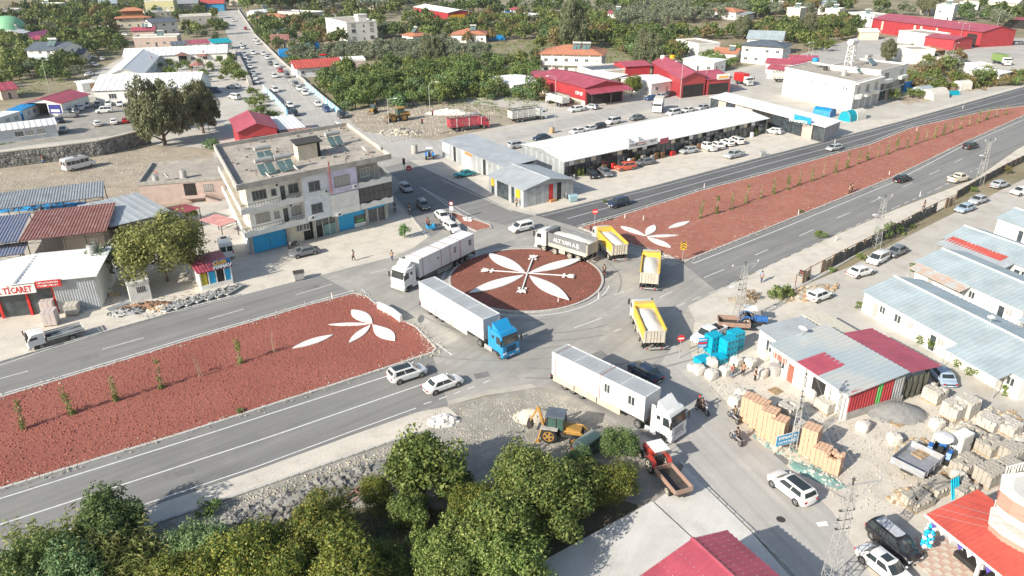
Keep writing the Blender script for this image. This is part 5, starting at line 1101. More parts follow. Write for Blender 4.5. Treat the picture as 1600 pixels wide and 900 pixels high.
wallrun('garden_wall','low white kerb wall right of the side street','wall',[(372,15),(400,57),(440,97),(478,130)],1.0,.3,m_greyc)
def bluefence(label,px,n):
 pts=[P2(*p)for p in px];root=thing('painted_fence',label,'fence',pts[0]);o=pts[0]
 for a,b in run(pts):
  u=b-a;L=u.length;ud=u.normalized();nn=Vector((-ud.y,ud.x,0));k=int(L/1.5)
  for i in range(k):
   c=a-o+ud*(i+.5)*L/k;q=MB();q.box(-L/k*.46,-.06,.0,L/k*.46,.06,1.5);o_=q.build('panel',m_wstone if i%3==0 else mat('sky_paint',(.10,.42,.70),.6),root);o_.location=c;o_.rotation_euler=(0,0,math.atan2(ud.y,ud.x))
   q=MB();q.box(-.1,-.1,0,.1,.1,1.75);o_=q.build('post',m_wstone,root);o_.location=a-o+ud*i*L/k;o_.rotation_euler=(0,0,math.atan2(ud.y,ud.x))
 return root
bluefence('blue and white fence along the right side of the side street',[(477,133),(504,157),(532,180)],10);bluefence('blue and white fence along the left side of the side street',[(412,141),(430,158),(450,180)],8)
fp=[(1242,450),(1265,436),(1300,417),(1335,399),(1360,386),(1395,368),(1428,350),(1462,332),(1490,320)]
root=thing('netting_fence','ragged fence of dark netting on posts along the sandy footway, behind parked cars','fence',P2(*fp[0]));o=P2(*fp[0]);FOOT.append([tuple(P2(*p).xy)for p in fp]+[tuple((P2(*p)+Vector((.3,.3,0))).xy)for p in fp[::-1]])
for(a,b),dk in zip(run([P2(*p)for p in fp]),(0,0,1,1,1,1,1,0)):
 u=b-a;L=u.length;k=max(2,int(L/2.2));ud=u.normalized();n=Vector((-ud.y,ud.x,0))
 for i in range(k):
  p=a-o+ud*L*i/k;q=MB();q.cyl((p.x,p.y,0),(p.x+rnd.uniform(-.15,.15),p.y+rnd.uniform(-.1,.1),1.9),.06);q.build('post',m_brown,root)
  if dk or i%2:
   q=MB();rg=[]
   for j in range(7):c=p+ud*L/k*j/6+n*(.12*math.sin(j*1.9+i));rg.append([(c.x-n.x*.02,c.y-n.y*.02,.05),(c.x-n.x*.02,c.y-n.y*.02,1.7+.2*math.sin(i*2+j*.8)),(c.x+n.x*.02,c.y+n.y*.02,1.7+.2*math.sin(i*2+j*.8)),(c.x+n.x*.02,c.y+n.y*.02,.05)])
   q.loft(rg);q.build('netting',mat('grey_net',(.13,.13,.12),.95,.3,5)if dk else mat('reed_mat',(.36,.28,.2),.95,.2,5),root)
 q=MB();a_=a-o;b_=b-o;q.cyl((a_.x,a_.y,1.85),(b_.x,b_.y,1.85),.05);q.build('rail',m_brown,root)
fp=[(1493,312),(1530,290),(1570,268),(1600,253)]
root=thing('netting_fence','darker fence section with netting at the right edge beyond the lattice pylon','fence',P2(*fp[0]));o=P2(*fp[0])
for a,b in run([P2(*p)for p in fp]):
 u=b-a;L=u.length;k=int(L/2.5);ud=u.normalized()
 for i in range(k):
  p=a-o+ud*L*i/k;q=MB();q.cyl((p.x,p.y,0),(p.x,p.y,1.8),.06);q.build('post',m_brown,root)
  e=p+ud*L/k*.96;q=MB();q.prism([(p.x,p.y),(e.x,e.y),(e.x+.03,e.y+.05),(p.x+.03,p.y+.05)],.05,1.6);q.build('netting',mat('grey_net',(.13,.13,.12),.95),root)
t=wallrun('precast_barrier','white precast barrier leaning at the end of the left median','barrier',[(592,483),(613,493),(627,504)],1.0,.35,m_wstone,z=.05)
# vegetation
L_cit=leafmat('leaf_citrus',(.07,.12,.025),(.17,.22,.045),(.40,.37,.075))
L_lem=leafmat('leaf_lemon',(.07,.12,.03),(.165,.23,.055),(.35,.39,.125))
L_grn=leafmat('leaf_green',(.09,.15,.045),(.17,.25,.07),(.30,.35,.12))
L_drk=leafmat('leaf_dark',(.06,.105,.04),(.115,.18,.055),(.22,.28,.095))
L_olv=leafmat('leaf_olive',(.13,.16,.10),(.21,.25,.16),(.33,.37,.25),.15)
L_fig=leafmat('leaf_fig',(.07,.14,.055),(.15,.25,.10),(.28,.38,.18))
L_euc=leafmat('leaf_eucalyptus',(.10,.12,.06),(.18,.20,.11),(.30,.32,.19),.1)
L_aut=leafmat('leaf_autumn',(.14,.13,.05),(.24,.21,.08),(.36,.28,.13))
L_yel=leafmat('leaf_reed',(0.124,0.168,0.051),(0.255,0.298,0.095),(0.486,0.472,0.197))
L_dry=leafmat('leaf_dry',(0.226,0.153,0.095),(0.370,0.269,0.168),(0.486,0.385,0.269))
def leaves(mb,c,R,n,s,r_,hang=0,shell=.55,asp=1.6):
 """n small leaf faces in a clump round c; R radii"""
 for _ in range(n):
  while True:
   d=Vector((r_.gauss(0,1),r_.gauss(0,1),r_.gauss(0,1)))
   if d.length>.01:break
  d.normalize();k=shell+(1-shell)*r_.random()
  p=Vector((c[0]+d.x*R[0]*k,c[1]+d.y*R[1]*k,c[2]+d.z*R[2]*k))
  nrm=(d*.9+Vector((r_.uniform(-1,1),r_.uniform(-1,1),r_.uniform(-.4,1)))*.9).normalized()
  a=nrm.orthogonal().normalized();an=r_.uniform(0,6.28);b=nrm.cross(a);u=a*math.cos(an)+b*math.sin(an)
  if hang:u=(u*(1-hang)+Vector((0,0,-1))*hang).normalized()
  v=nrm.cross(u).normalized();ss=s*r_.uniform(.6,1.35)
  mb.add([p-v*ss*.5/asp,p-u*ss*.1+u*ss*.5*0,p+v*ss*.5/asp,p+u*ss],[(0,1,2,3)])
def crown(seed,R,H,z0,nclump,per,s,clump=.36,hang=0,flat=1.0,shell=.55,lean=0):
 r_=random.Random(seed);mb=MB();zc=z0+H/2
 for i in range(nclump):
  th=r_.uniform(0,6.28);ph=math.acos(r_.uniform(-.75,1));k=r_.uniform(.45,.92)
  k*=.95+.17*math.sin(th*2+seed)+.12*math.sin(th*3-seed*1.7+ph*2);k=max(.3,min(1.08,k))
  cx=math.cos(th)*math.sin(ph)*R*k;cy=math.sin(th)*math.sin(ph)*R*k;cz=zc+math.cos(ph)*H/2*k
  cr=R*clump*r_.uniform(.6,1.25)
  leaves(mb,(cx,cy,cz),(cr,cr,cr*flat*r_.uniform(.75,1.1)),per,s,r_,hang,shell)
 return mb
def trunkmesh(seed,H,r0,R,z0,nl=5):
 r_=random.Random(seed);mb=MB();top=Vector((r_.uniform(-.2,.2),r_.uniform(-.2,.2),H));mid=Vector((r_.uniform(-.1,.1),r_.uniform(-.1,.1),z0))
 mb.cyl((0,0,-.1),mid,r0,r0*.75,7);mb.cyl(mid,top,r0*.75,r0*.2,6)
 for i in range(nl):
  a=i*2.4+r_.uniform(-.3,.3);b=mid.lerp(top,r_.uniform(0,.5));e=b+Vector((math.cos(a)*R*.7,math.sin(a)*R*.7,(H-z0)*r_.uniform(.25,.6)));m_=b.lerp(e,.5)+Vector((0,0,.2))
  mb.cyl(b,m_,r0*.5,r0*.32,5);mb.cyl(m_,e,r0*.32,r0*.08,5)
 return mb
PROTO={}
def tree_proto(key,leaf,R,H,z0,ncl,per,s,trunk=.18,nv=2,hang=0,clump=.36,flat=1.0,shell=.55):
 PROTO[key]=[]
 for v in range(nv):
  c=crown(hash((len(PROTO)*7+v))%999,R,H,z0,ncl,per,s,clump,hang,flat,shell).mesh('crown',leaf)
  tk=trunkmesh(v+3,z0+H*.7,trunk,R,z0).mesh('trunk',m_trunk)
  PROTO[key].append((c,tk))
def plant(key,pos,label,cat='tree',group=None,sc=1.0,name='tree',v=None,zs=1.0):
 pr=PROTO[key];c,tk=pr[rnd.randrange(len(pr))if v is None else v%len(pr)]
 t=thing(name,label,cat,pos,rnd.uniform(0,6.28),group,(sc,sc*rnd.uniform(.9,1.1),sc*zs))
 link('crown',c,t);link('trunk',tk,t);return t
tree_proto('citrus',L_cit,2.9,4.2,.7,62,300,.19,nv=3)
tree_proto('lemon',L_lem,2.9,4.2,.7,62,280,.21,nv=3)
tree_proto('bigleaf',L_lem,3.0,4.6,.6,52,190,.30,nv=1,clump=.36)
tree_proto('greenbush',L_drk,2.6,3.8,.4,50,240,.2,nv=2)
tree_proto('figbush',L_fig,2.6,3.4,.3,50,240,.2,nv=2)
tree_proto('orch',L_grn,2.6,4.0,.6,20,60,.42,nv=3)
tree_proto('orchy',L_lem,2.6,4.0,.6,20,60,.42,nv=2)
tree_proto('dark',L_drk,2.8,4.6,.6,20,60,.45,nv=2)
tree_proto('olive',L_olv,2.0,3.2,.7,16,55,.34,nv=3)
tree_proto('fig',L_fig,2.6,3.2,.3,20,60,.42,nv=2)
tree_proto('aut',L_aut,2.4,3.8,.5,18,50,.42,nv=2)
tree_proto('euc',L_euc,6.4,14.5,.6,190,190,.46,trunk=.55,nv=2,hang=.65,clump=.2,flat=1.5)
tree_proto('bigolive',leafmat('leaf_big_olive',(.12,.14,.045),(.21,.23,.07),(.34,.33,.12)),5.0,6.6,.9,90,260,.27,nv=1,clump=.3)
tree_proto('weed',L_dry,1.5,1.6,0,12,40,.3,nv=2,trunk=.05)
tree_proto('shrub',L_grn,1.0,1.2,0,10,50,.2,nv=2,trunk=.05)
tree_proto('shruby',L_lem,1.0,1.2,0,10,50,.2,nv=2,trunk=.05)
# the grove at the bottom, tree by tree
near=[('citrus',(400,900),.95,'yellowing orange tree at the left end of the grove, bottom edge'),('citrus',(512,862),.95,'orange tree with yellow-green crown right of the yellowing one'),('citrus',(545,925),.95,'orange tree low on the bottom edge, left of centre'),('bigleaf',(664,762),1.02,'tall pale large-leaved tree at the top of the grove, beside the rubble bank'),('lemon',(640,822),.6,'small bright lemon tree just below the tall pale tree'),('citrus',(738,806),.62,'small yellow-flecked tree in the middle of the grove'),('lemon',(688,900),.75,'round lemon tree at the bottom edge in the middle of the grove'),('lemon',(775,868),1.05,'large dark lemon tree at the bottom edge, right of the round one'),('lemon',(818,770),.92,'bright green lemon tree below the yellow backhoe'),('lemon',(868,816),1.05,'widest lemon tree, spreading toward the white concrete slab'),('citrus',(950,784),.72,'yellow-green tree next to the corner of the concrete slab'),('greenbush',(966,712),.66,'dark rounded tree between the parked car and the red tractor'),('figbush',(905,725),.45,'loose ferny tree hiding the side of the car by the backhoe'),('figbush',(325,862),.8,'blue-green bushy tree between the big shrub and the orange trees'),('greenbush',(185,838),1.0,'large dark green shrub beside the lower carriageway'),('greenbush',(60,905),.9,'dark shrub in the bottom left corner'),('figbush',(130,905),.9,'green shrub at the bottom edge, left corner, right of the dark one'),('shrub',(327,802),1.1,'small shrub alone on the grey bank by the footway'),('lemon',(600,905),.6,'lemon tree behind the pinkish twiggy bush'),('greenbush',(725,765),.4,'low dark bush in the shade of the tall pale tree'),('citrus',(300,935),.8,'orange tree cut by the bottom edge, left of the yellowing one'),('lemon',(800,925),.9,'tree cut by the bottom edge, left of the concrete slab corner'),('citrus',(590,790),.55,'olive-toned small tree left of the tall pale tree'),('lemon',(735,930),.7,'tree cut by the bottom edge between the round and the large dark lemon trees'),('lemon',(905,775),.7,'lemon tree between the widest one and the dark rounded tree'),('citrus',(455,925),.8,'orange tree cut by the bottom edge, between the yellowing pair')]
for k,px,sc,lb in near:
 p=P2(px[0],px[1]+(12 if sc>.75 else 3))if k!='shrub' else P2(*px);plant(k,p,lb,sc=sc*1.07 if k!='shrub' else sc,name='citrus_tree' if k in('citrus','lemon')else 'tree')
def reeds(px,n,label,h=3.6):
 p=P2(*px);t=thing('reed_clump',label,'reeds',p);mb=MB();r_=random.Random(n)
 for i in range(n):
  x,y=r_.gauss(0,1.5),r_.gauss(0,.9);a=r_.uniform(0,6.28);hh=h*r_.uniform(.5,1.05);pts=[Vector((x,y,0)),Vector((x+.1*math.cos(a),y+.1*math.sin(a),hh*.6)),Vector((x+.5*math.cos(a),y+.5*math.sin(a),hh))]
  mb.cyl(pts[0],pts[1],.025,.02,3);mb.cyl(pts[1],pts[2],.02,.01,3)
  for k in range(11):
   c=pts[0].lerp(pts[1],r_.uniform(.25,1))if k<6 else pts[1].lerp(pts[2],r_.random());b=r_.uniform(0,6.28);u=Vector((math.cos(b),math.sin(b),r_.uniform(-.6,.5))).normalized();l_=r_.uniform(.4,.8);v=Vector((-u.y,u.x,0)).normalized()*.05
   mb.add([c-v,c+u*l_*.5+Vector((0,0,.05)),c+u*l_+Vector((0,0,-.2)),c+v],[(0,1,2,3)])
 mb.build('stems',L_yel,t);return t
reeds((150,905),190,'yellow-green reeds leaning over the shrubs at the bottom left',3.8);reeds((205,888),150,'drooping reeds right of the large dark shrub',3.6);reeds((95,880),120,'reeds with brown plumes at the left of the bottom corner',4.0)
def twigs(px,label,R=1.3,n=160,m=None):
 p=P2(*px);mb=MB();r_=random.Random(n+int(px[0]));t=thing('bare_bush',label,'bush',p)
 for i in range(n):
  a=r_.uniform(0,6.28);e=r_.uniform(.2,1.4);d=Vector((math.cos(a)*math.cos(e),math.sin(a)*math.cos(e),math.sin(e)));q=d*R*r_.uniform(.5,1);mb.cyl((d*.1),q,.015,.008,3)
  for k in range(3):mb.cyl(q*.6,q*.6+Vector((r_.uniform(-.3,.3),r_.uniform(-.3,.3),r_.uniform(0,.4))),.01,.005,3)
 mb.build('twigs',m or mat('twig_bark',(.28,.17,.13),.9),t)
twigs((660,800),'bare pinkish twiggy bush below the tall pale tree',1.5);twigs((620,865),'bare reddish brush in the gap between the orange trees',1.5)
def T(k,px,sc,lb,zs=1.0,name='tree',v=None):return plant(k,P2(*px),lb,sc=sc,zs=zs,name=name,v=v)
T('bigolive',(262,440),1.18,'big olive-green tree beside the greengrocer kiosk',1.0);T('aut',(225,430),1.1,'browner crown joined to the left side of the big olive-green tree',1.2);T('olive',(172,440),1.5,'grey-green tree against the right wall of the white roofed shop');T('bigleaf',(205,385),.6,'pale leafy tree in front of the tin roof shed')
T('citrus',(217,462),.45,'low bush over the roof of the utility kiosk',name='bush')
T('euc',(258,226),.98,'huge grey-green weeping tree at the end of the retaining wall, left part',v=0);T('euc',(318,208),.82,'right part of the weeping trees behind the pink house',v=1);T('euc',(235,206),.62,'smaller weeping tree at the left of the huge one',v=1)
T('euc',(893,78),1.15,'tall weeping tree beyond the orange hip roof',1.15,v=0);T('euc',(676,108),.78,'bushy tall tree beside the orange bungalow',v=1);T('euc',(1010,108),.85,'large round tree behind the red halls',v=0);T('euc',(1450,26),1.1,'big grey-green tree behind the long red factory',v=1);T('euc',(1260,60),.7,'feathery tree in the orchard, right',v=1);T('euc',(1160,62),.7,'pale thin tree left of the villas',v=0)
T('euc',(1385,98),.55,'bushy tree behind the lattice tank tower',v=1);T('citrus',(987,150),1.0,'lone tree standing in front of the red halls',1.2);T('fig',(632,372),.35,'small conical shrub planted on the pavement corner',1.9,name='shrub');T('fig',(333,236),.8,'green bush between the retaining wall and the pink house');T('orch',(300,345),.5,'bush in the shaded yard of the pink house')
for px,sc in(((398,168),1.2),((425,190),1.1),((408,180),1.0),((395,150),1.0),((412,160),.9),((385,190),.8),((430,205),.8)):plant('orchy',P2(*px),'green bushes between the car lot and the side street fence','bush','bushes left of the side street',sc*.8,'bush',zs=.7)
for px in((905,275),(955,262),(992,253),(1026,246),(1057,236),(1125,222),(1152,216),(1178,211),(1197,206)):plant('shruby',P2(*px),'young round street tree in front of the long shop row','tree','young trees in front of the long shop row',1.0,'young_tree',zs=1.5)
for px,k,s_,lb in(((1345,482),'shruby',.8,'shrub at the near corner of the nearest cabin row'),((1392,505),'shruby',1.1,'yellow-green shrub by the nearest cabin row, second from its corner'),((1415,520),'shrub',.7,'low shrub right of the yellow-green one'),((1450,545),'shruby',1.3,'taller shrub beside the porch of the nearest cabin row'),((1500,570),'shruby',1.1,'shrub under the far porch post of the nearest row'),((1525,585),'shruby',1.2,'bushy shrub by the nearest row, before the white doorway'),((1575,615),'shruby',1.0,'shrub near the laundry of the nearest row'),((1480,456),'shrub',1.2,'shrub between the first and second cabin rows'),((1540,480),'shrub',1.3,'dark shrub between cabin rows, near the second porch'),((1428,424),'shrub',.9,'shrub at the corner of the second cabin row'),((1481,388),'shrub',1.5,'grey-green tree at the corner of the third cabin row'),((1555,425),'shruby',1.0,'shrub in front of the third cabin row'),((1577,425),'shrub',1.0,'shrub at the right end of the third cabin row'),((1583,357),'olive',.7,'round olive by the small cabin at the right edge'),((1567,352),'shruby',1.2,'bright shrub left of the round olive'),((1380,372),'shrub',1.5,'left one of the two round bushes behind the netting fence'),((1398,364),'shrub',1.5,'right one of the two round bushes behind the netting fence'),((1213,467),'shrub',1.4,'left bush of the pair on the rough bank'),((1229,463),'shrub',1.3,'right bush of the pair on the rough bank'),((1175,466),'weed',.7,'dry low bush near the lattice pylon'),((1425,357),'shrub',.6,'weeds at the foot of the netting fence, middle'),((1300,425),'shrub',.6,'weeds at the foot of the netting fence, near end'),((1520,300),'shrub',.9,'green bush at the foot of the right pylon'),((1573,272),'aut',.4,'rusty bush in front of the dark fence'),((1345,405),'shrub',.8,'weeds behind the white parked van'),((1282,371),'shrub',1.1,'bush on the right median next to the two dark walkers'),((1250,333),'shrub',.6,'small green patch on the edge of the right median'),((945,316),'shrub',.5,'small weed on the median edge by the black suv'),((376,645),'shrub',.45,'small weed on the lower kerb of the left median')):
 T(k,px,s_,lb,name='shrub')
 # young median trees with support stakes
def sapling(px,px_top,leafy,label):
 p=P2(*px);h=3.0+rnd.uniform(-.3,.5);t=thing('young_tree',label,'tree',p,rnd.uniform(0,6),'young staked trees on the medians',1)
 r_=random.Random(int(px[0]));mb=MB();pts=[Vector((0,0,0))]
 for i in range(5):pts.append(pts[-1]+Vector((r_.uniform(-.12,.12),r_.uniform(-.12,.12),h/5)))
 for i in range(5):mb.cyl(pts[i],pts[i+1],.045-.006*i,.039-.006*i,5)
 for i in range(14):b=pts[1].lerp(pts[5],r_.random());a=r_.uniform(0,6.28);mb.cyl(b,b+Vector((math.cos(a)*.3,math.sin(a)*.3,.35)),.012,.006,3)
 mb.build('trunk',mat('young_bark',(.42,.33,.25),.9),t)
 for i in range(2):q=MB();q.cyl((.25*(1 if i else-1),0,0),(0,0,1.4),.03,n=4);q.build('stake',m_wood,t)
 q=MB()
 if leafy:
  for i in range(15):c=pts[0].lerp(pts[5],r_.random()**1.4*1.0);leaves(q,tuple(c+Vector((0,0,.15))),(.36,.36,.38),int(15*leafy),.19,r_)
  leaves(q,(0,0,.25),(.42,.42,.3),60,.16,r_,shell=.1)
  q.build('leaves',L_lem,t)
for px,lf in(((38,672),1),((114,648),1.2),((182,628),1),((252,608),1.1),((314,590),.0),((376,569),1),((429,552),.0)):sapling(px,None,lf,'thin staked young tree in the row along the left red median')
for i,px in enumerate(((1094,342),(1119,335),(1142,328),(1165,318),(1188,311),(1209,304),(1231,297),(1248,290),(1268,284),(1286,277),(1304,271),(1323,264),(1340,257),(1354,251),(1370,247),(1386,242),(1400,236),(1417,232),(1430,226),(1446,221),(1460,216),(1473,212),(1486,207),(1500,202),(1514,197),(1527,193),(1541,188),(1556,184),(1570,180))):sapling(px,None,(1,1.3,.6,.9,.3)[i%5],'thin staked young tree in the long row on the right red median')
# orchards and groves beyond: every tree a thing, planted in the regions of the photograph
def taken(p):
 for poly in FOOT:
  if inside((p.x,p.y),poly):return True
 for poly in ROADS:
  if inside((p.x,p.y),poly):return True
 return False
GR=[]
SP={}
def lab(k,l,p):
 for s in((k+' '+l+p).strip(),(k+' '+l+p.replace(' of its',' of')).strip(),(k+' '+l+', '+p.split()[1]).strip(),(k+' '+l).strip()):
  if len(s.split())<=16:return s
 return l
KIND=dict(orch='mid green',orchy='yellow-green',dark='dark green',olive='grey-green',fig='blue-green',aut='brownish',weed='dry brown low')
def grove(px,keys,spacing,label,cat,group,name,sc=1.0,jit=.55,prob=1.0,maxn=400,zs=1.0):
 poly=[tuple(P2(*p).xy)for p in px];xs=[p[0]for p in poly];ys=[p[1]for p in poly];n=0;y=min(ys);row=0
 while y<max(ys):
  x=min(xs)+(spacing/2 if row%2 else 0)
  while x<max(xs):
   p=Vector((x+rnd.uniform(-jit,jit)*spacing,y+rnd.uniform(-jit,jit)*spacing,0));x+=spacing
   if rnd.random()>prob or not inside((p.x,p.y),poly)or taken(p):continue
   X,Y=P_x(p),P_y(p)
   if X<-30 or X>1630 or Y<-25:continue
   key=(int(p.x//2.2),int(p.y//2.2))
   if key in SP:continue
   SP[key]=1;k=rnd.choice(keys);KL=KIND.get(k,'');s_=sc*rnd.uniform(.55,1.35);Xr=[q[0]for q in px];Yr=[q[1]for q in px];u_x=(X-min(Xr))/(max(Xr)-min(Xr));uy=(Y-min(Yr))/(max(Yr)-min(Yr));pl=', '+('far left end','left of its middle','middle','right of its middle','far right end')[max(0,min(4,int(u_x*5)))]+(' at the back','',' at the front')[max(0,min(2,int(uy*3)))];GR.append((s_/(p-camo.location).length*(2 if name in('citrus_tree','bush')else 1),k,tuple(p),lab(KL if len(keys)>1 else '',label,pl),cat,group+(', '+KL if len(keys)>1 else ''),s_,name,zs));n+=1
   if n>=maxn:return n
  y+=spacing;row+=1
 return n
cnt=0
cnt+=grove([(480,140),(545,182),(600,172),(700,163),(840,158),(840,120),(760,118),(700,110),(600,115),(520,118)],['orch','fig','dark','orch','fig','orchy'],4.6,'bushy tree of the thicket behind the digging machines','tree','trees of the thicket behind the digging machines','tree',1.05)
cnt+=grove([(420,92),(460,88),(640,72),(760,80),(760,100),(640,105),(560,95),(450,100)],['olive'],4.4,'grey-green olive tree of the grove behind the red roofed bungalow','tree','olive trees behind the red roofed bungalow','olive_tree',1.1,.15)
cnt+=grove([(560,112),(700,105),(850,100),(840,125),(700,122),(590,118)],['orch','orchy','aut','dark','weed'],5.5,'tree in the middle of the overgrown land','tree','trees of the overgrown land in the middle','tree',1.0)
cnt+=grove([(760,98),(840,100),(850,60),(960,52),(1070,56),(1075,100),(980,95),(940,70),(840,78),(830,100)],['dark','orch','fig','orchy','aut'],6.0,'dense tree behind the orange hip roof and the red halls','tree','trees behind the red halls','tree',1.35)
cnt+=grove([(1125,118),(1200,112),(1215,96),(1150,85),(1080,92)],['orchy','orch'],5.2,'citrus tree of the small orchard behind the red workshop','tree','citrus trees behind the red workshop','citrus_tree',1.0,.15)
cnt+=grove([(1075,60),(1160,50),(1330,36),(1350,60),(1330,90),(1300,92),(1240,72),(1170,60),(1100,65)],['orchy','aut','orch','dark'],6.5,'orchard tree between the villas and the red factory','tree','orchard trees left of the red factory','tree',1.15)
cnt+=grove([(1405,150),(1420,110),(1460,100),(1500,110),(1540,118),(1560,130),(1500,142),(1470,148)],['orch','aut','olive','orchy','weed'],4.8,'bush or tree beside the tents near the carriageway','tree','bushes beside the tents','tree',.9)
cnt+=grove([(1420,85),(1480,82),(1500,100),(1430,104)],['olive','orch','aut'],5,'tree by the tan container truck','tree','trees by the tan container truck','tree',.9)
cnt+=grove([(960,30),(1030,10),(1100,6),(1190,8),(1180,28),(1110,34),(1000,46),(960,44)],['olive'],7,'grey-green olive tree of the far grove','tree','olive trees of the far grove','olive_tree',1.6,.15)
cnt+=grove([(590,60),(640,28),(760,26),(860,30),(960,36),(960,52),(850,58),(760,70),(660,68)],['orch','olive','dark','aut','orchy'],8,'scattered tree on the open land above the orange bungalow','tree','scattered trees of the open land','tree',1.3)
cnt+=grove([(380,88),(480,82),(600,62),(600,22),(400,30),(378,40)],['dark','orch','aut','olive'],8,'garden tree among the houses right of the side street','tree','garden trees right of the side street','tree',1.2)
cnt+=grove([(0,62),(180,60),(200,40),(170,14),(60,18),(0,28)],['orch','dark','orchy','aut','olive'],8.5,'garden tree among the top left houses','tree','garden trees of the top left houses','tree',1.5)
cnt+=grove([(-10,145),(40,128),(120,128),(160,80),(200,84),(190,64),(120,60),(0,66)],['orch','dark','orchy','olive'],6,'tree in the gardens between the car park and the top left houses','tree','trees above the left car park','tree',1.1)
cnt+=grove([(360,128),(392,134),(376,92),(356,90)],['orch','orchy'],4,'garden shrub between the school and the side street','bush','shrubs between the school and the side street','bush',.6)
cnt+=grove([(240,98),(356,95),(380,126),(310,130),(230,112)],['orchy','orch'],6,'clipped shrub in the school garden','bush','shrubs of the school garden','bush',.55)
cnt+=grove([(1360,30),(1600,16),(1640,44),(1560,46),(1540,36),(1380,20)],['dark','olive','fig'],9,'tree behind the red factory','tree','trees behind the red factory','tree',1.7)
cnt+=grove([(600,22),(1200,2),(1250,20),(1190,30),(1000,30),(760,26)],['olive','orch','dark'],13,'far tree of the upper fields','tree','far trees of the upper fields','tree',2.0,maxn=200)
cnt+=grove([(1180,30),(1330,30),(1330,8),(1200,8)],['olive','aut','dark'],11,'far tree around the unfinished frame building','tree','far trees around the frame building','tree',1.8)
cnt+=grove([(340,12),(372,-8),(600,-14),(700,6),(620,24),(410,20)],['dark','orch','olive'],12,'far tree at the top edge, middle left','tree','far trees at the top edge','tree',2.2)
cnt+=grove([(200,84),(180,40),(270,36),(290,66),(360,66),(350,30),(330,8),(160,6),(100,6),(0,26),(0,60),(190,84)],['orch','dark','orchy','olive'],9,'tree between the houses above the school','tree','trees between the houses above the school','tree',1.1)
cnt+=grove([(1400,150),(1560,118),(1640,110),(1640,130),(1500,146),(1420,166),(1395,158)],['orch','weed','aut','orchy'],4.5,'scrubby bush between the tents and the small white cabin','bush','scrub between the tents and cabin','bush',.7)
cnt+=grove([(380,60),(440,106),(470,128),(485,120),(460,95),(415,58),(385,25),(375,30)],['orch','orchy','dark'],5,'roadside bush along the right side of the side street','bush','bushes along the side street','bush',.8)
GR.sort(reverse=True)
for sc_,k,p,lb,cat,gp,s_,nm,zs in GR[:270]:plant(k,Vector(p),lb,cat,gp,s_,nm,zs=zs)
import numpy as np
LOW={};LV=[];LM=[];lm=[]
for sc_,k,p,lb,cat,gp,s_,nm,zs in GR[270:]:
 if k not in LOW:
  me=PROTO[k][0][0];a=np.empty(len(me.vertices)*3,'f');me.vertices.foreach_get('co',a);a=a.reshape(-1,4,3);c=a.mean(1,keepdims=True);a=(a-c)*1.55+c;LOW[k]=(a[::2],me.materials[0])
  if LOW[k][1]not in lm:lm.append(LOW[k][1])
 a,m=LOW[k];an=rnd.uniform(0,6.28);R2=np.array([[math.cos(an),math.sin(an),0],[-math.sin(an),math.cos(an),0],[0,0,1]]);LV.append((a@R2)*s_*np.array([1,1,zs])+np.array(p));LM.append(np.full(len(a),lm.index(m)))
V_=np.concatenate(LV).reshape(-1,3).astype('f');M_=np.concatenate(LM).astype('i');nq=len(M_);me=bpy.data.meshes.new('tree_mass');me.vertices.add(len(V_));me.vertices.foreach_set('co',V_.ravel());me.loops.add(nq*4);me.loops.foreach_set('vertex_index',np.arange(nq*4,dtype='i'));me.polygons.add(nq);me.polygons.foreach_set('loop_start',np.arange(0,nq*4,4,dtype='i'))
for m in lm:me.materials.append(m)
me.polygons.foreach_set('material_index',M_);me.update(calc_edges=True);link('tree_mass',me,label='smaller trees of the far groves and gardens',kind='stuff');print('trees',len(GR),nq)
def mass(px,leaf,n,label,s=1.6,R=4.5,H=6):
 poly=[tuple(P2(*p).xy)for p in px];xs=[p[0]for p in poly];ys=[p[1]for p in poly];mb=MB();r_=random.Random(n);k=0
 while k<n:
  x=r_.uniform(min(xs),max(xs));y=r_.uniform(min(ys),max(ys))
  if not inside((x,y),poly):continue
  k+=1;R_=R*r_.uniform(.6,1.3);leaves(mb,(x,y,H*.5),(R_,R_,H*.55*r_.uniform(.7,1.3)),60,s,r_,shell=.7,asp=1.2)
 mb.build('distant_wood',leaf,label=label,cat='wood',kind='stuff')
mass([(-120,-8),(1750,-8),(1900,-45),(-300,-45)],L_olv,900,'grey-green distant trees along the top edge')
mass([(-120,4),(360,-10),(900,-8),(1750,0),(1900,-30),(-300,-30)],L_grn,800,'green distant trees along the top edge')
def cover(px,leaf,n,s,hgt_,label,R=.9):
 poly=[tuple(P2(*p).xy)for p in px];xs=[p[0]for p in poly];ys=[p[1]for p in poly];mb=MB();r_=random.Random(n+7);k=0;tries=0
 while k<n and tries<n*30:
  tries+=1;x=r_.uniform(min(xs),max(xs));y=r_.uniform(min(ys),max(ys))
  if not inside((x,y),poly):continue
  if any(inside((x,y),f)for f in FOOT)or any(inside((x,y),f)for f in ROADS):continue
  k+=1;leaves(mb,(x,y,.05),(R*r_.uniform(.5,1.3),R*r_.uniform(.5,1.3),hgt_),14,s,r_,shell=.2)
 mb.build('ground_cover',leaf,label=label,cat='ground cover',kind='stuff')
cover([(420,770),(650,695),(720,740),(760,800),(600,860),(480,900),(280,900)],L_grn,420,.16,.25,'low green weeds on the grey bank and under the grove')
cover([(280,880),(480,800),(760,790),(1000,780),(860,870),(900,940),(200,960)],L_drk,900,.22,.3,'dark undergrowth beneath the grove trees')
cover([(490,140),(540,183),(620,170),(860,160),(850,120),(1070,95),(1070,60),(850,60),(600,80),(500,110)],L_grn,2200,.5,.6,'undergrowth of the thicket and orchard',1.6)
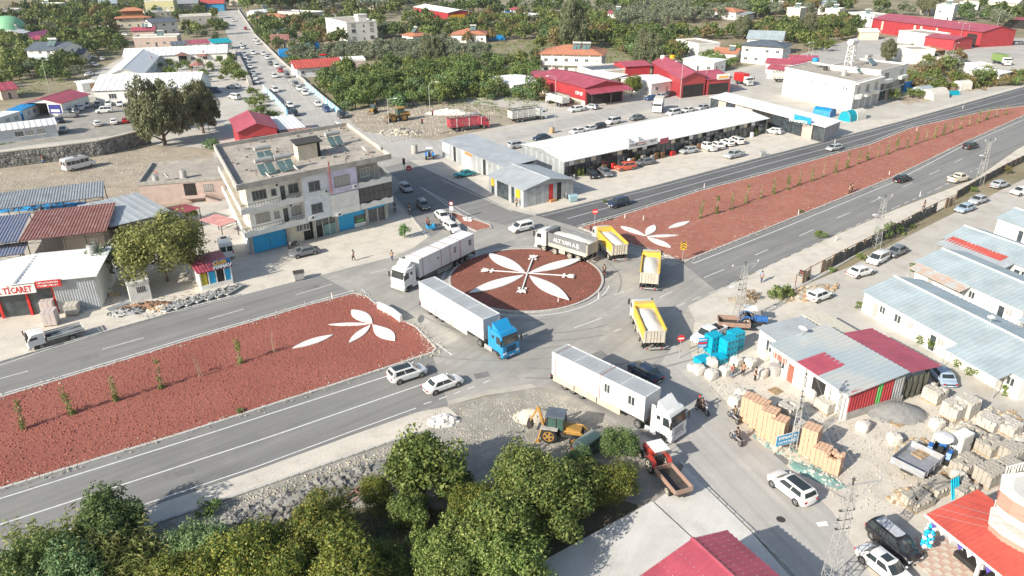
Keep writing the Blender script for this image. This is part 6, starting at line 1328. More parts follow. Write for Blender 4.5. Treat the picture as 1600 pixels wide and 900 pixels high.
cover([(480,60),(860,20),(1180,10),(1300,40),(1330,90),(1080,90),(850,60),(640,100)],L_dry,1800,.6,.5,'dry brown scrub on the open land',2.2)
cover([(385,190),(395,145),(412,140),(452,182),(470,210),(430,215)],L_grn,260,.3,.5,'green weeds between the car lot and the side street',1.2)
cover([(1395,152),(1560,118),(1600,112),(1600,128),(1500,146),(1420,165)],L_dry,420,.3,.5,'dry brown weeds beside the tents',1.2)
cover([(700,160),(850,160),(840,186),(790,188),(700,172)],L_grn,120,.3,.3,'low weeds on the edge of the digging site',1.2)
cover([(860,150),(960,160),(955,180),(860,170)],L_grn,110,.25,.3,'weeds beside the dark red hall',1.0)
cover([(1242,455),(1360,391),(1462,336),(1495,322),(1475,340),(1360,400),(1250,462)],L_grn,260,.16,.2,'weeds along the netting fence',.5)
cover([(1540,290),(1600,255),(1640,240),(1640,262),(1560,294)],L_grn,90,.2,.3,'weeds along the dark fence at the right',.7)
for pl in([(1180,460),(1240,445),(1270,460),(1230,480)],[(1335,485),(1600,620),(1600,632),(1340,496)],[(1425,425),(1600,500),(1600,512),(1430,440)],[(1190,640),(1240,700),(1255,712),(1240,716),(1185,660)]):cover(pl,L_lem,60,.16,.15,'weeds and planting along the yard and cabin rows',.5)
cover([(-60,165),(130,130),(200,70),(180,60),(0,60),(-60,100)],L_grn,700,.4,.4,'undergrowth of the gardens on the left',1.5)
cover([(85,212),(-30,232),(-30,226),(85,206)],L_grn,60,.25,.2,'grass strip in front of the grey prefab',.6)
for s_ in SKEW:
 k=s_.k
 for ch in s_.root.children:
  lo=ch.location;ly=lo.y
  if ch.data and ch.data.users==1 and abs(ch.rotation_euler.z)<.01 and abs(ch.rotation_euler.x)<.01:
   for v in ch.data.vertices:v.co.x+=k*(v.co.y+ly)
   for c2 in ch.children:c2.location.x+=k*c2.location.y
  else:
   lo.x+=k*ly
   if abs(abs(ch.rotation_euler.z)-math.pi/2)<.01:ch.rotation_euler.z-=math.atan(k)
   # vehicles
def wheel_meshes(r,w,rimm,key=[{}]):
 k=(r,w,rimm.name)
 if k not in key[0]:
  mb=MB();mb.loft([[(math.cos(i*math.pi/9)*rr,y,math.sin(i*math.pi/9)*rr)for i in range(18)]for y,rr in((-w/2,r*.62),(-w/2,r*.93),(-w/2+.03,r),(w/2-.03,r),(w/2,r*.93),(w/2,r*.62))])
  q=MB()
  q.cyl((0,-w/2-.01,0),(0,w/2+.01,0),r*.22,n=8)
  for i in range(5):
   a=i*math.pi*.4;c,s_=math.cos(a),math.sin(a)
   for y in(-w/2-.006,w/2-.012):
    q.add([(c*r*.15-s_*r*.09,y,s_*r*.15+c*r*.09),(c*r*.15+s_*r*.09,y,s_*r*.15-c*r*.09),(c*r*.6+s_*r*.11,y,s_*r*.6-c*r*.11),(c*r*.6-s_*r*.11,y,s_*r*.6+c*r*.11),(c*r*.15-s_*r*.09,y+.018,s_*r*.15+c*r*.09),(c*r*.15+s_*r*.09,y+.018,s_*r*.15-c*r*.09),(c*r*.6+s_*r*.11,y+.018,s_*r*.6-c*r*.11),(c*r*.6-s_*r*.11,y+.018,s_*r*.6+c*r*.11)],[(0,1,2,3),(7,6,5,4),(0,4,5,1),(1,5,6,2),(2,6,7,3),(3,7,4,0)])
  q.loft([[(math.cos(i*math.pi/9)*rr,y,math.sin(i*math.pi/9)*rr)for i in range(18)]for y,rr in((-w/2-.004,r*.58),(-w/2-.004,r*.66),(w/2+.004,r*.66),(w/2+.004,r*.58),(w/2-.05,r*.58),(-w/2+.05,r*.58))],caps=False)
  key[0][k]=(mb.mesh('wheel',m_black,40),q.mesh('rim',rimm,40))
 return key[0][k]
def wheels(t,xs,y,r,w=.22,rim=None,simple=False):
 a,b=wheel_meshes(r,w,rim or m_rim)
 for x in xs:
  for s_ in(-1,1):
   o=link('wheel',a,t,(x,s_*y,r));
   if not simple:link('rim',b,o)
   else:link('rim',b,o)
CARS=dict(hatch=(4.1,1.74,1.47,.93,.72,.92,.03,.10,.60,.78,.31),sedan=(4.6,1.78,1.45,.92,.74,.90,.13,.26,.60,.76,.31),suv=(4.45,1.86,1.62,1.02,.86,1.0,.02,.09,.63,.79,.35),van=(4.3,1.80,1.82,1.05,.85,1.0,.01,.04,.70,.83,.32),mpv=(4.5,1.84,1.66,1.0,.80,1.0,.02,.08,.66,.84,.34),classic=(4.9,1.85,1.38,.88,.78,.84,.16,.30,.56,.66,.33),pickup=(5.2,1.84,1.76,1.10,.95,1.06,.36,.39,.63,.76,.38))
m_lampr=mat('tail_lamp',(.42,.02,.02),.25,.05,5);m_lampw=mat('head_lamp',(.75,.77,.8),.12,.05,5,spec=.8);m_trim=mat('black_trim',(.03,.03,.032),.6,.1,5);m_plate=mat('number_plate',(.75,.76,.78),.5,.05,20)
def make_car(kind,color,detail,roofblack=False,roofcol=None):
 L,Wd,zr,zb,zn,zt,f0,f1,f2,f3,rw=CARS[kind];pm=paint(color,CARP[color]);hw=Wd/2
 t=link('parked_car',None);mb=MB();rings=[]
 bed=kind=='pickup'
 st=[(.0,.60,.80,.46,zt-.22),(.015,.86,.36,.42,zt-.10),(.05,.95,.30,.4,zt-.03),(.16,1.,.24,.4,zt),(.3,1,.22,.4,zb),(.5,1,.22,.4,zb),(.72,1,.22,.4,zb),(.80,.99,.23,.4,zb*.985),(.90,.965,.25,.4,(zb+zn)/2),(.96,.90,.28,.42,zn),(.99,.78,.34,.44,zn-.08),(1,.60,.40,.46,zn-.2)]
 for fx,k,z0,zz,z1 in st:
  w_=hw*k;m_=(z0+z1)/2
  if z0>z1-.1:z0=.4
  rings.append([((fx-.5)*L,y,z)for y,z in((0,z0),(w_*.8,z0),(w_*.97,z0+.08),(w_,m_),(w_*.985,z1-.12),(w_*.9,z1-.015),(w_*.55,z1+.03),(0,z1+.045),(-w_*.55,z1+.03),(-w_*.9,z1-.015),(-w_*.985,z1-.12),(-w_,m_),(-w_*.97,z0+.08),(-w_*.8,z0))])
 mb.loft(rings)
 X=lambda f:(f-.5)*L
 wb,wr=hw*.93,hw*.74
 def gh(inset,z0,z1,k=0):
  base=[(X(f0)+inset,-wb+inset*.6),(X(f3)-inset,-wb*.93+inset*.6),(X(f3)+.10-inset,-wb*.5),(X(f3)+.13-inset,0),(X(f3)+.10-inset,wb*.5),(X(f3)-inset,wb*.93-inset*.6),(X(f0)+inset,wb-inset*.6),(X(f0)-.05+inset,0)]
  roof=[(X(f1),-wr),(X(f2),-wr*.98),(X(f2)+.08,-wr*.5),(X(f2)+.1,0),(X(f2)+.08,wr*.5),(X(f2),wr*.98),(X(f1),wr),(X(f1)-.04,0)]
  return[(x,y,z0)for x,y in base],[(x,y,z1)for x,y in roof]
 b_,r_=gh(0,zb-.04,zr-.05);top=[(x*1.0,y*.86,zr)for x,y,_ in r_]
 cx=(X(f1)+X(f2))/2;top=[(cx+(x-cx)*.94,y,z)for x,y,z in top]
 mb.loft([b_,r_,top]);
 if bed:
  q=MB();q.box(-L/2+.12,-hw*.78,zt+.03,X(f0)-.05,hw*.78,zt+.06);q.build('load_bed',m_trim,t)
  for y in(-hw*.9,hw*.82):mb.box(-L/2+.05,y,zt-.1,X(f0),y+.13,zt+.22)
  mb.box(-L/2+.03,-hw*.85,zt-.1,-L/2+.12,hw*.85,zt+.2)
 mb.build('body',pm,t,smooth=32)
 def pane(name,pts,m=m_glass,off=.012):
  pts=[Vector(p)for p in pts];n=(pts[1]-pts[0]).cross(pts[-1]-pts[0]).normalized();c=sum(pts,Vector())/len(pts)
  if n.dot(c-Vector((cx,0,zb)))<0:n=-n
  q=MB();q.poly([p+n*off for p in pts]);return q.build(name,m,t)
 def lerp(a,b,k):return Vector(a).lerp(Vector(b),k)
 for s_ in(0,1):
  i0,i1=(0,1)if not s_ else(6,5)
  B0,B1,R0,R1=Vector(b_[i0]),Vector(b_[i1]),Vector(r_[i0]),Vector(r_[i1])
  def q4(u0,u1,v0=.14,v1=.9):return[B0.lerp(B1,u0).lerp(R0.lerp(R1,u0),v0),B0.lerp(B1,u1).lerp(R0.lerp(R1,u1),v0),B0.lerp(B1,u1).lerp(R0.lerp(R1,u1),v1),B0.lerp(B1,u0).lerp(R0.lerp(R1,u0),v1)]
  segs=((.12,.48),(.51,.9))if kind not in('van','mpv')else((.06,.32),(.35,.64),(.67,.93))
  if bed:segs=((.1,.5),(.54,.9))
  for a,b in segs:pane('side_window',q4(a,b))
 B1,B2,B4,B5=(Vector(b_[i])for i in(1,2,4,5));R1,R2,R4,R5=(Vector(r_[i])for i in(1,2,4,5))
 q=MB();A_=[B1.lerp(R1,.1),B2.lerp(R2,.1),Vector(b_[3]).lerp(Vector(r_[3]),.1),B4.lerp(R4,.1),B5.lerp(R5,.1)];C_=[B1.lerp(R1,.93),B2.lerp(R2,.93),Vector(b_[3]).lerp(Vector(r_[3]),.93),B4.lerp(R4,.93),B5.lerp(R5,.93)]
 k=.93;mv=Vector((.02,0,.012));f_=lambda p:Vector((p.x,p.y*k,p.z))+mv
 q.loft([[f_(p)for p in A_],[f_(p)for p in C_]],caps=False,closed=False);q.build('windscreen',m_glass,t)
 A_=[Vector(b_[0]).lerp(Vector(r_[0]),.3),Vector(b_[7]).lerp(Vector(r_[7]),.3),Vector(b_[6]).lerp(Vector(r_[6]),.3)];C_=[Vector(b_[0]).lerp(Vector(r_[0]),.9),Vector(b_[7]).lerp(Vector(r_[7]),.9),Vector(b_[6]).lerp(Vector(r_[6]),.9)]
 mv=Vector((-.02,0,.012));k=.86;q=MB();q.loft([[f_(p)for p in A_],[f_(p)for p in C_]],caps=False,closed=False);q.build('rear_window',m_glass,t)
 wheels(t,(-L*rw+.02,L*rw),hw-.11,rw,.21)if False else wheels(t,(-L*.295,L*.315),hw-.10,min(rw,.37)if kind!='sedan' else .32,.21,simple=not detail)
 q=MB()
 for x in(-L*.295,L*.315):
  for s_ in(-1,1):q.cyl((x,s_*(hw-.14),.33),(x,s_*(hw+.004),.33),.40,n=14)
 q.build('wheel_arch',m_trim,t)
 for s_ in(-1,1):
  q=MB();q.box(L/2-.20,s_*hw*.62-.17,zn-.23,L/2-.02,s_*hw*.62+.17,zn-.08);q.build('headlight',m_lampw,t)
  q=MB();q.box(-L/2+.0,s_*hw*.72-.13,zt-.30,-L/2+.10,s_*hw*.72+.13,zt-.12);q.build('taillight',m_lampr,t)
  if detail:q=MB();q.ball((X(f3)-.12,s_*(hw+.07),zb+.08),.11,8,5,sq=(.8,1,.75));q.build('wing_mirror',pm,t,smooth=True)
 if detail:
  q=MB();q.box(L/2-.06,-hw*.42,.38,L/2+.01,hw*.42,.56);q.build('grille',m_trim,t)
  for x in(-L/2-.005,L/2+.012):q=MB();q.box(x-.01,-.26,.42,x+.01,.26,.53);q.build('number_plate',m_plate,t)
  q=MB();
  for s_ in(-1,1):q.box(-L*.2,s_*(hw+.002)-.008,.3,L*.22,s_*(hw+.002)+.008,.36)
  for s_ in(-1,1):
   for x in(-.1,L*.2):q.box(x,s_*hw*.998-.006,zb-.28,x+.13,s_*hw*.998+.006,zb-.25)
  q.build('side_trim',m_trim,t)
 if roofblack or roofcol:
  q=MB();q.poly([(cx+(x-cx)*.86,y*.9,zr+.008)for x,y,z in top]);q.build('roof_panel',roofcol or m_glass,t)
 return t
_cp={}
def car(kind,color,px,v,label,cat='car',group=None,detail=False,rb=False,rc=None,z=.6,name='parked_car'):
 key=(kind,color,detail,rb,rc.name if rc else '')
 p=P(*px,z);a=heading(*px,*v);p.z=.03
 if key not in _cp:_cp[key]=make_car(kind,color,detail,rb,rc);o=_cp[key];o.location=p;o.rotation_euler=(0,0,a)
 else:o=copy_thing(_cp[key],p,a)
 o.name=name;o['label']=label;o['category']=cat
 if group:o['group']=group
 if detail:o.scale=(.94,)*3
 return o
C_=car
C_('suv','white',(636,583),(35,-11),'white suv with black glass roof on the lower carriageway beside the left median',detail=True,rb=True,name='driving_car')
C_('sedan','white',(692,599),(35,-12),'white sedan ahead of the black roofed suv on the lower carriageway',detail=True,name='driving_car')
C_('suv','white',(815,355),(-34,8),'white crossover in front of the grey dump truck at the junction',detail=True,name='driving_car')
C_('suv','navy',(966,317),(-32,8),'black suv driving on the upper carriageway toward the junction',detail=True,name='driving_car')
C_('sedan','white',(691,337),(22,20),'white sedan waiting in the side street beside the little red island',detail=True,name='driving_car')
C_('hatch','white',(706,355),(22,14),'white hatchback mostly hidden behind the first container truck',detail=True,name='driving_car')
C_('hatch','grey',(661,320),(18,17),'dark grey hatchback in the shadow in the side street',detail=True,name='driving_car')
C_('hatch','silver',(634,293),(18,16),'silver hatchback nearest the apartments in the side street',detail=True,name='driving_car')
C_('classic','teal',(726,271),(-42,6),'old teal coupe parked by the sheet metal workshops',detail=True)
C_('sedan','grey',(476,393),(-44,10),'dark grey sedan parked in front of the apartment shops',detail=True)
C_('sedan','navy',(1008,580),(-36,-22),'dark sedan half hidden behind the white container truck',detail=True,name='driving_car')
C_('sedan','black',(1410,279),(30,-9),'black sedan on the right carriageway nearer the walkers',detail=True,name='driving_car')
C_('suv','black',(1517,228),(26,-7),'black suv farther up the right carriageway',detail=True,name='driving_car')
C_('hatch','silver',(1303,231),(-26,5),'silver car driving on the upper carriageway past the shop row',detail=True,name='driving_car')
C_('sedan','silver',(1562,288),(28,-7),'pale silver sedan parked alone near the right edge by the fence',detail=True)
C_('sedan','silver',(1529,312),(-30,10),'silver sedan parked behind the first silver one by the fence',detail=True)
C_('sedan','paleblue',(1508,325),(-30,10),'pale blue-silver sedan, nearer of the touching silver pair by the fence',detail=True)
C_('sedan','grey',(1401,392),(-26,12),'dark grey sedan parked behind the white van by the netting fence',detail=True)
C_('mpv','white',(1372,404),(-30,16),'white people carrier parked by the netting fence between two cars',detail=True,cat='van')
C_('sedan','white',(1345,424),(34,-9),'white sedan with dark rear window, nearest of the three by the netting fence',detail=True)
C_('hatch','white',(1281,461),(28,-10),'white hatchback parked at the entrance of the cabin village lane',detail=True)
C_('sedan','paleblue',(1471,585),(-22,-26),'pale blue sedan sticking out from behind the supplies shed',detail=True)
C_('suv','white',(1237,762),(-38,-29),'white suv with black roof driving up the yard street',detail=True,rb=True,name='driving_car')
C_('mpv','black',(1396,846),(40,34),'black people carrier with silver roof parked in front of the pavilion',detail=True,rc=mat('silver_roof',(.5,.52,.55),.3))
o=C_('sedan','white',(1383,884),(40,32),'white sedan with a sunroof cut by the bottom edge, beside the black people carrier',detail=True)
q=MB();q.box(-.35,-.4,1.452,.35,.4,1.462);q.build('sunroof',m_glass,o)
C_('suv','dgreen',(926,692),(28,-20),'dark suv with a papered rear window parked beside the backhoe loader',detail=True)
C_('pickup','cream',(1498,279),(30,-7),'cream pickup on the right carriageway with a slatted load bed',cat='pickup',detail=True,name='pickup')
C_('pickup','white',(1107,523),(-30,14),'white pickup parked behind the turquoise crates and the lattice pylon',cat='pickup',detail=True,name='pickup')
C_('pickup','silver',(1147,242),(-30,7),'silver pickup standing alone on the forecourt of the long shop row',cat='pickup',detail=True,name='pickup')
for k,c,px,v,lb in(('hatch','black',(926,272),(14,12),'black hatchback at the near end of the cars before the long shop row'),('sedan','grey',(945,269),(16,12),'dark grey sedan parked next to the black hatchback'),('suv','orange',(977,261),(-28,4),'orange-red suv parked by a young tree before the shop row'),('sedan','grey',(1008,253),(-24,4),'grey sedan parked right of the orange-red suv'),('sedan','silver',(1076,235),(-26,4),'silver sedan left of the row of white cars'),('pickup','white',(1105,230),(-20,-6),'white pickup, first in the row of white cars by the shops'),('sedan','white',(1120,227),(-18,-7),'second vehicle of the row of white cars by the shops'),('hatch','white',(1136,223),(-18,-7),'third vehicle of the row of white cars by the shops'),('suv','white',(1150,220),(-18,-7),'last vehicle of the row of white cars by the shops'),('hatch','white',(1209,205),(-20,-3),'white hatchback alone at the far end of the long shop row'),('sedan','navy',(846,215),(-22,4),'dark sedan behind the near end of the long white roof'),('suv','silver',(808,227),(20,-3),'pale car behind the near corner of the long white roof'),('sedan','white',(903,205),(-20,4),'white car half hidden behind the long white roof, left of a pair'),('sedan','white',(922,201),(-18,4),'white car half hidden behind the long white roof, middle'),('hatch','black',(936,198),(-16,4),'black car half hidden behind the long white roof'),('van','white',(958,190),(-20,4),'white van behind the long white roof'),('sedan','grey',(995,184),(-22,4),'grey sedan behind the long white roof, left of the white box truck'),('van','white',(1052,177),(-20,4),'white van right of the white box truck'),('sedan','white',(1075,172),(-18,4),'white car behind the far end of the long white roof'),('sedan','silver',(1098,168),(-18,4),'silver car last in the line behind the long white roof'),('suv','white',(900,171),(-22,3),'white suv parked beside the dark red hall'),('hatch','silver',(924,167),(-20,-3),'silver hatchback right of the white suv by the dark red hall'),('sedan','grey',(886,158),(-16,3),'dark car behind the white livestock truck'),('sedan','blue',(1018,153),(-20,3),'blue sedan parked by the lone tree'),('sedan','silver',(1033,150),(-18,3),'silver sedan right of the blue one by the lone tree'),('sedan','black',(1046,147),(-18,3),'black sedan before the red hall'),('hatch','black',(1060,144),(-16,3),'second black car before the red hall'),('sedan','red',(1570,67),(-16,0),'red sedan in front of the red factory gate'),('sedan','silver',(1583,67),(-12,-2),'silver car right of the red sedan by the factory'),('sedan','grey',(1593,67),(-12,-2),'dark car at the end of the line by the factory'),('van','white',(1552,60),(-14,0),'white van by the factory gate'),('hatch','white',(1596,299),(-12,2),'white car cut by the right edge above the small cabin')):
 C_(k,c,px,v,lb,cat='pickup' if k=='pickup' else 'van' if k=='van' else 'car')
LOT=(('sedan','white',(134,164),(2,8),'white sedan, first of the row along the front school wing'),('sedan','grey',(152,163),(3,8),'dark sedan, second of the row along the front school wing'),('hatch','white',(169,162),(0,8),'white hatchback in the middle of the row along the school wing'),('sedan','white',(187,162),(1,8),'white sedan, fourth of the row along the school wing'),('suv','black',(205,160),(1,8),'black suv at the right end of the row along the school wing'),('van','white',(163,173),(-28,2),'white van crossing the middle of the car park'),('hatch','white',(152,193),(-8,-9),'white hatchback at the lower left of the car park, left of a white one'),('sedan','white',(178,190),(0,-10),'white sedan left of the red hatchback in the car park'),('hatch','red',(196,188),(0,-10),'red hatchback in the car park'),('sedan','grey',(217,186),(1,-10),'grey sedan right of the red hatchback'),('sedan','silver',(99,202),(4,-10),'silver sedan at the end of the grey prefab'),('pickup','grey',(107,180),(-28,0),'dark grey pickup in the car park'),('sedan','navy',(91,188),(-18,-6),'dark blue car behind the white ribbed prefab roof'),('suv','silver',(114,174),(-18,-4),'silver suv between the grey pickup and the white van'),('van','white',(122,169),(-16,-4),'white van by the blue and white banner hall'),('suv','white',(139,89),(20,-2),'white suv beside the slate roofed annex'),('hatch','white',(159,92),(-10,-6),'white hatchback right of the white suv near the slate roof'),('sedan','silver',(147,101),(16,3),'silver car below the white hatchback near the slate roof'),('sedan','silver',(140,116),(14,-4),'silver sedan left of the middle school wing'),('sedan','silver',(365,135),(-24,0),'silver sedan at the school corner by the side street'),('van','white',(367,152),(-16,-3),'white van by the end of the low wall, near the weeping trees'),('sedan','white',(181,54),(18,0),'white car in the garden lane above the school'),('hatch','silver',(197,54),(14,0),'silver car in the garden lane above the school'),('van','blue',(335,142),(14,0),'blue vehicle in the shade of the weeping trees'))
for k,c,px,v,lb in LOT:C_(k,c,px,v,lb,cat='pickup' if k=='pickup' else 'van' if k=='van' else 'car')
AV=[(65,143,'hatch','white','left lane, alone near the head of the side street'),(152,200,'sedan','red','dark red car near the head of the side street'),(220,280,'sedan','white','upper one of a white pair by the right kerb'),(235,302,'sedan','white','lower one of a white pair by the right kerb'),(118,312,'sedan','white','first of the left row, by the turquoise roof'),(130,335,'hatch','white','second of the left row, by the turquoise roof'),(205,372,'suv','white','white car alone in the middle'),(277,377,'suv','white','upper of two at the right kerb bend'),(305,407,'hatch','white','lower of two at the right kerb bend'),(142,378,'sedan','silver','left row, at the top of the low wall'),(147,402,'hatch','white','left row, second along the low wall'),(178,432,'suv','silver','left row, silver suv beside the low wall'),(182,468,'sedan','white','left row, white below the silver suv'),(327,445,'sedan','grey','right row, grey above the blue canopy'),(370,464,'suv','white','right row, white beside the red car'),(398,494,'sedan','red','bright red in the right row'),(205,512,'sedan','silver','left row, fifth along the low wall'),(355,533,'hatch','white','white left of the dark van in the middle'),(445,533,'van','grey','dark van with people at its side'),(215,545,'sedan','white','left row, last but one by the low wall'),(224,574,'sedan','white','left row, nearest at the foot of the low wall'),(505,594,'suv','grey','right row, grey at the start of the blue fence'),(530,622,'sedan','white','right row, white behind the grey one by the blue fence'),(570,652,'sedan','white','right row, lower white one by the blue fence'),(360,632,'suv','white','white between the two blue fences'),(660,730,'sedan','white','right row, white beside the blue sedan'),(465,740,'hatch','white','left row, white next to the left blue fence'),(722,767,'sedan','blue','blue sedan by the end of the right blue fence'),(495,796,'suv','black','black suv below the left blue fence'),(828,810,'suv','black','black suv at the end of the right blue fence'),(345,30,'hatch','white','far away at the head of the side street')]
for x,y,k,c,lb in AV[:-1]:C_(k,c,(350+x/4.5,y/4.5),(7+y/110,5+y/110)if x>190 else(4+y/150,6+y/120),('side street queue, '+lb),cat='van' if k=='van' else 'car',group='cars queued in the side street')
C_('van','white',(529,198),(-14,-12),'white van parked behind the apartment roof near the digging site',cat='van')
# big vehicles
def lb_box(t,name,m,*bx,smooth=False,label=None):
 q=MB()
 for b in bx:q.box(*b)
 return q.build(name,m,t,smooth,label=label)
def cabover(t,x0,W_,pm,h=3.0,L=2.2,deflect=True,zf=.95,sleeper=True):
 """lorry cab whose back wall is at x0 and front at x0+L"""
 hw=W_/2;q=MB();x1=x0+L
 prof=[(x0,zf),(x1-.02,zf-.25),(x1+.02,zf+.5),(x1-.02,zf+.95),(x1-.32,h-.35),(x1-.55,h-.08),(x1-.85,h),(x0,h)]
 rings=[]
 for y,s_ in((-hw,.97),(-hw+.1,1),(hw-.1,1),(hw,.97)):rings.append([(x0+(x-x0)*s_ if s_<1 else x,y,z if s_==1 else z-.04*(z>2))for x,z in prof])
 q.loft(rings);q.build('cab',pm,t,smooth=25)
 q=MB();q.quad((x1+.015,-hw+.14,zf+1.02),(x1+.015,hw-.14,zf+1.02),(x1-.27,hw-.18,h-.42),(x1-.27,-hw+.18,h-.42));o=q.build('windscreen',m_glass,t)
 for s_ in(-1,1):
  y=s_*(hw+.012);q=MB();q.poly([(x1-.22,y,zf+.95),(x1-1.15,y,zf+.95),(x1-1.15,y,h-.5),(x1-.48,y,h-.5)]);q.build('side_window',m_glass,t)
  if sleeper:q=MB();q.box(x0+.25,s_*(hw)-.012,h-1.0,x0+.7,s_*hw+.014,h-.6);q.build('side_window',m_glass,t)
  lb_box(t,'wing_mirror',m_trim,(x1-.05,s_*(hw+.18)-.1,zf+1.0,x1+.08,s_*(hw+.18)+.1,zf+1.75))
  lb_box(t,'headlight',m_lampw,(x1-.05,s_*(hw-.35)-.22,.75,x1+.055,s_*(hw-.35)+.22,.98))
  lb_box(t,'step',m_trim,(x1-1.2,s_*(hw-.06)-.06,.4,x1-.6,s_*(hw-.06)+.06,zf-.05))
 q=MB();
 for i in range(5):q.box(x1-.01,-hw*.55,zf+.05+i*.15,x1+.045,hw*.55,zf+.12+i*.15)
 q.build('grille',m_trim if pm.name.find('white')<0 else m_rim,t)
 lb_box(t,'bumper',pm,(x1-.35,-hw,.38,x1+.07,hw,.74));lb_box(t,'number_plate',m_plate,(x1+.07,-.28,.45,x1+.085,.28,.57))
 lb_box(t,'sun_visor',m_trim,(x1-.32,-hw+.15,h-.42,x1-.08,hw-.15,h-.36))
 if deflect:
  q=MB();q.loft([[(x0+.1,-hw+.15,h-.02),(x1-.95,-hw+.3,h-.02),(x0+.25,-hw+.2,h+.72),(x0+.1,-hw+.2,h+.78)],[(x0+.1,hw-.15,h-.02),(x1-.95,hw-.3,h-.02),(x0+.25,hw-.2,h+.72),(x0+.1,hw-.2,h+.78)]]);q.build('wind_deflector',pm,t,smooth=30)
  for s_ in(-1,1):q=MB();q.prism([(x0-.45,s_*hw),(x0+.05,s_*hw),(x0+.05,s_*(hw-.05)),(x0-.45,s_*(hw-.08))],zf,h+.3);q.build('side_fairing',pm,t)
def container(px_pos,ang,label,z=1.2,L=7.0,Wd=2.4,H=2.75,wins=(),strap=(),wall=None):
 t=thing('container_cabin',label,'container cabin',px_pos,ang,None,(LK*.96,.97,.97));hw=Wd/2;wall=wall or mat('cabin_panel',(.80,.80,.79),.5,.04,.7,dirt=((.72,.71,.68),1))
 n=6
 for s_ in(-1,1):
  for i in range(n):lb_box(t,'wall_panel',wall,(-L/2+.06+i*(L-.12)/n,s_*hw-.04,.1,-L/2+.06+(i+1)*(L-.12)/n-.03,s_*hw+.02 if s_>0 else s_*hw+.04,H-.12)if s_>0 else(-L/2+.06+i*(L-.12)/n,-hw-.02,.1,-L/2+.06+(i+1)*(L-.12)/n-.03,-hw+.04,H-.12))
 for x in(-L/2,L/2-.05):lb_box(t,'end_wall',wall,(x,-hw+.05,.1,x+.05,hw-.05,H-.12))
 fr=mat('cabin_frame',(.70,.71,.72),.5)
 for x in(-L/2-.02,L/2-.10):
  for y in(-hw-.04,hw-.08):lb_box(t,'corner_post',fr,(x,y,0,x+.12,y+.12,H-.10))
 lb_box(t,'roof_frame',fr,(-L/2-.03,-hw-.05,H-.12,L/2+.03,-hw+.08,H),(-L/2-.03,hw-.08,H-.12,L/2+.03,hw+.05,H),(-L/2-.03,-hw+.08,H-.12,-L/2+.1,hw-.08,H),(L/2-.1,-hw+.08,H-.12,L/2+.03,hw-.08,H));lb_box(t,'base_frame',fr,(-L/2,-hw,0,L/2,hw,.1))
 q=MB();q.corr((-L/2+.1,-hw+.08,H-.07),(L/2-.1,-hw+.08,H-.07),(L/2-.1,hw-.08,H-.07),(-L/2+.1,hw-.08,H-.07),.26,.05,w=.4);q.build('roof',mat('cabin_roof',(.50,.52,.53),.45,.06,.5,metal=.2),t);lb_box(t,'roof_seam',fr,(-.05,-hw+.08,H-.06,.05,hw-.08,H+.01))
 for s_,x,z_,w_,h_ in wins:
  a,p=win_mesh(w_,h_);o=link('window',a,t,(x,s_*(hw+.03),z_),0 if s_<0 else math.pi);link('pane',p,o)
 for x in strap:
  q=MB();
  for s_ in(-1,1):q.box(x-.04,s_*(hw+.045)-.012,0,x+.04,s_*(hw+.045)+.012,H)
  q.box(x-.04,-hw,H+.01,x+.04,hw,H+.025);q.build('strap',mat('red_strap',(.3,.06,.05),.8),t)
 return t
def semi(label,rear,front,color,side_boards=False,hgt0=1.2,cab_h=3.3,Wd=2.5):
 """articulated lorry: rear and front are ground points of the photograph"""
 a=P2(*rear);b=P2(*front);ang=math.atan2(b.y-a.y,b.x-a.x);Lt=(b-a).length;K=Lt/17.25;print('lorry',Lt,K);t=thing('articulated_lorry',label,'truck',a+Vector((0,0,.03)),ang,None,(K,.97,.97))
 LB=13.9;hw=Wd/2;pm=paint(color+'_cab',{'white':(.78,.78,.77),'blue':(.015,.28,.58)}[color])
 lb_box(t,'trailer_deck',m_iron,(0,-hw,hgt0-.12,LB,hw,hgt0));lb_box(t,'chassis_rail',m_iron,(.3,-.55,.75,LB+2.6,-.4,hgt0-.122),(.3,.4,.75,LB+2.6,.55,hgt0-.122))
 wheels(t,(2.2,3.5,4.8),hw-.2,.50,.34);wheels(t,(LB-1.0,),hw-.22,.50,.34);wheels(t,(LB+2.65,),hw-.2,.50,.3)
 lb_box(t,'rear_bumper',m_iron,(-.05,-hw,.5,.1,hw,.7));
 for s_ in(-1,1):
  lb_box(t,'taillight',m_lampr,(-.08,s_*(hw-.3)-.2,.75,-.02,s_*(hw-.3)+.2,.9))
  if side_boards or color=='blue':
   for i in range(3):lb_box(t,'side_board',m_bag if color=='blue' else mat('tan_board',(.58,.50,.40),.8,.1,1,dirt=((.45,.38,.3),1.5)),(.5+i*3.4,s_*(hw+.01)-.03,.55,3.75+i*3.4,s_*(hw+.01)+.03,hgt0+.05))
  else:lb_box(t,'underrun_rail',m_galv,(6.2,s_*hw-.03,.5,9.6,s_*hw+.03,.62),(6.2,s_*hw-.03,.8,9.6,s_*hw+.03,.92),(6.2,s_*hw-.03,.5,6.3,s_*hw+.03,1.05),(9.5,s_*hw-.03,.5,9.6,s_*hw+.03,1.05))
  lb_box(t,'mudguard',m_galv if color=='blue' else pm,(LB+.1,s_*hw-.12,.45,LB+1.5,s_*hw+.02,.98));
 lb_box(t,'cab_back_gear',m_iron,(LB+.2,-.7,1.1,LB+.6,.7,2.4));cabover(t,LB+1.15,Wd,pm,cab_h)
 global LK;LK=K
 return t,a,ang,LB
def on(a,ang,x,z,y=0):
 x*=LK*(.97 if x>5 else 1);z*=.97;return Vector((a.x+math.cos(ang)*x-math.sin(ang)*y,a.y+math.sin(ang)*x+math.cos(ang)*y,z+.03))
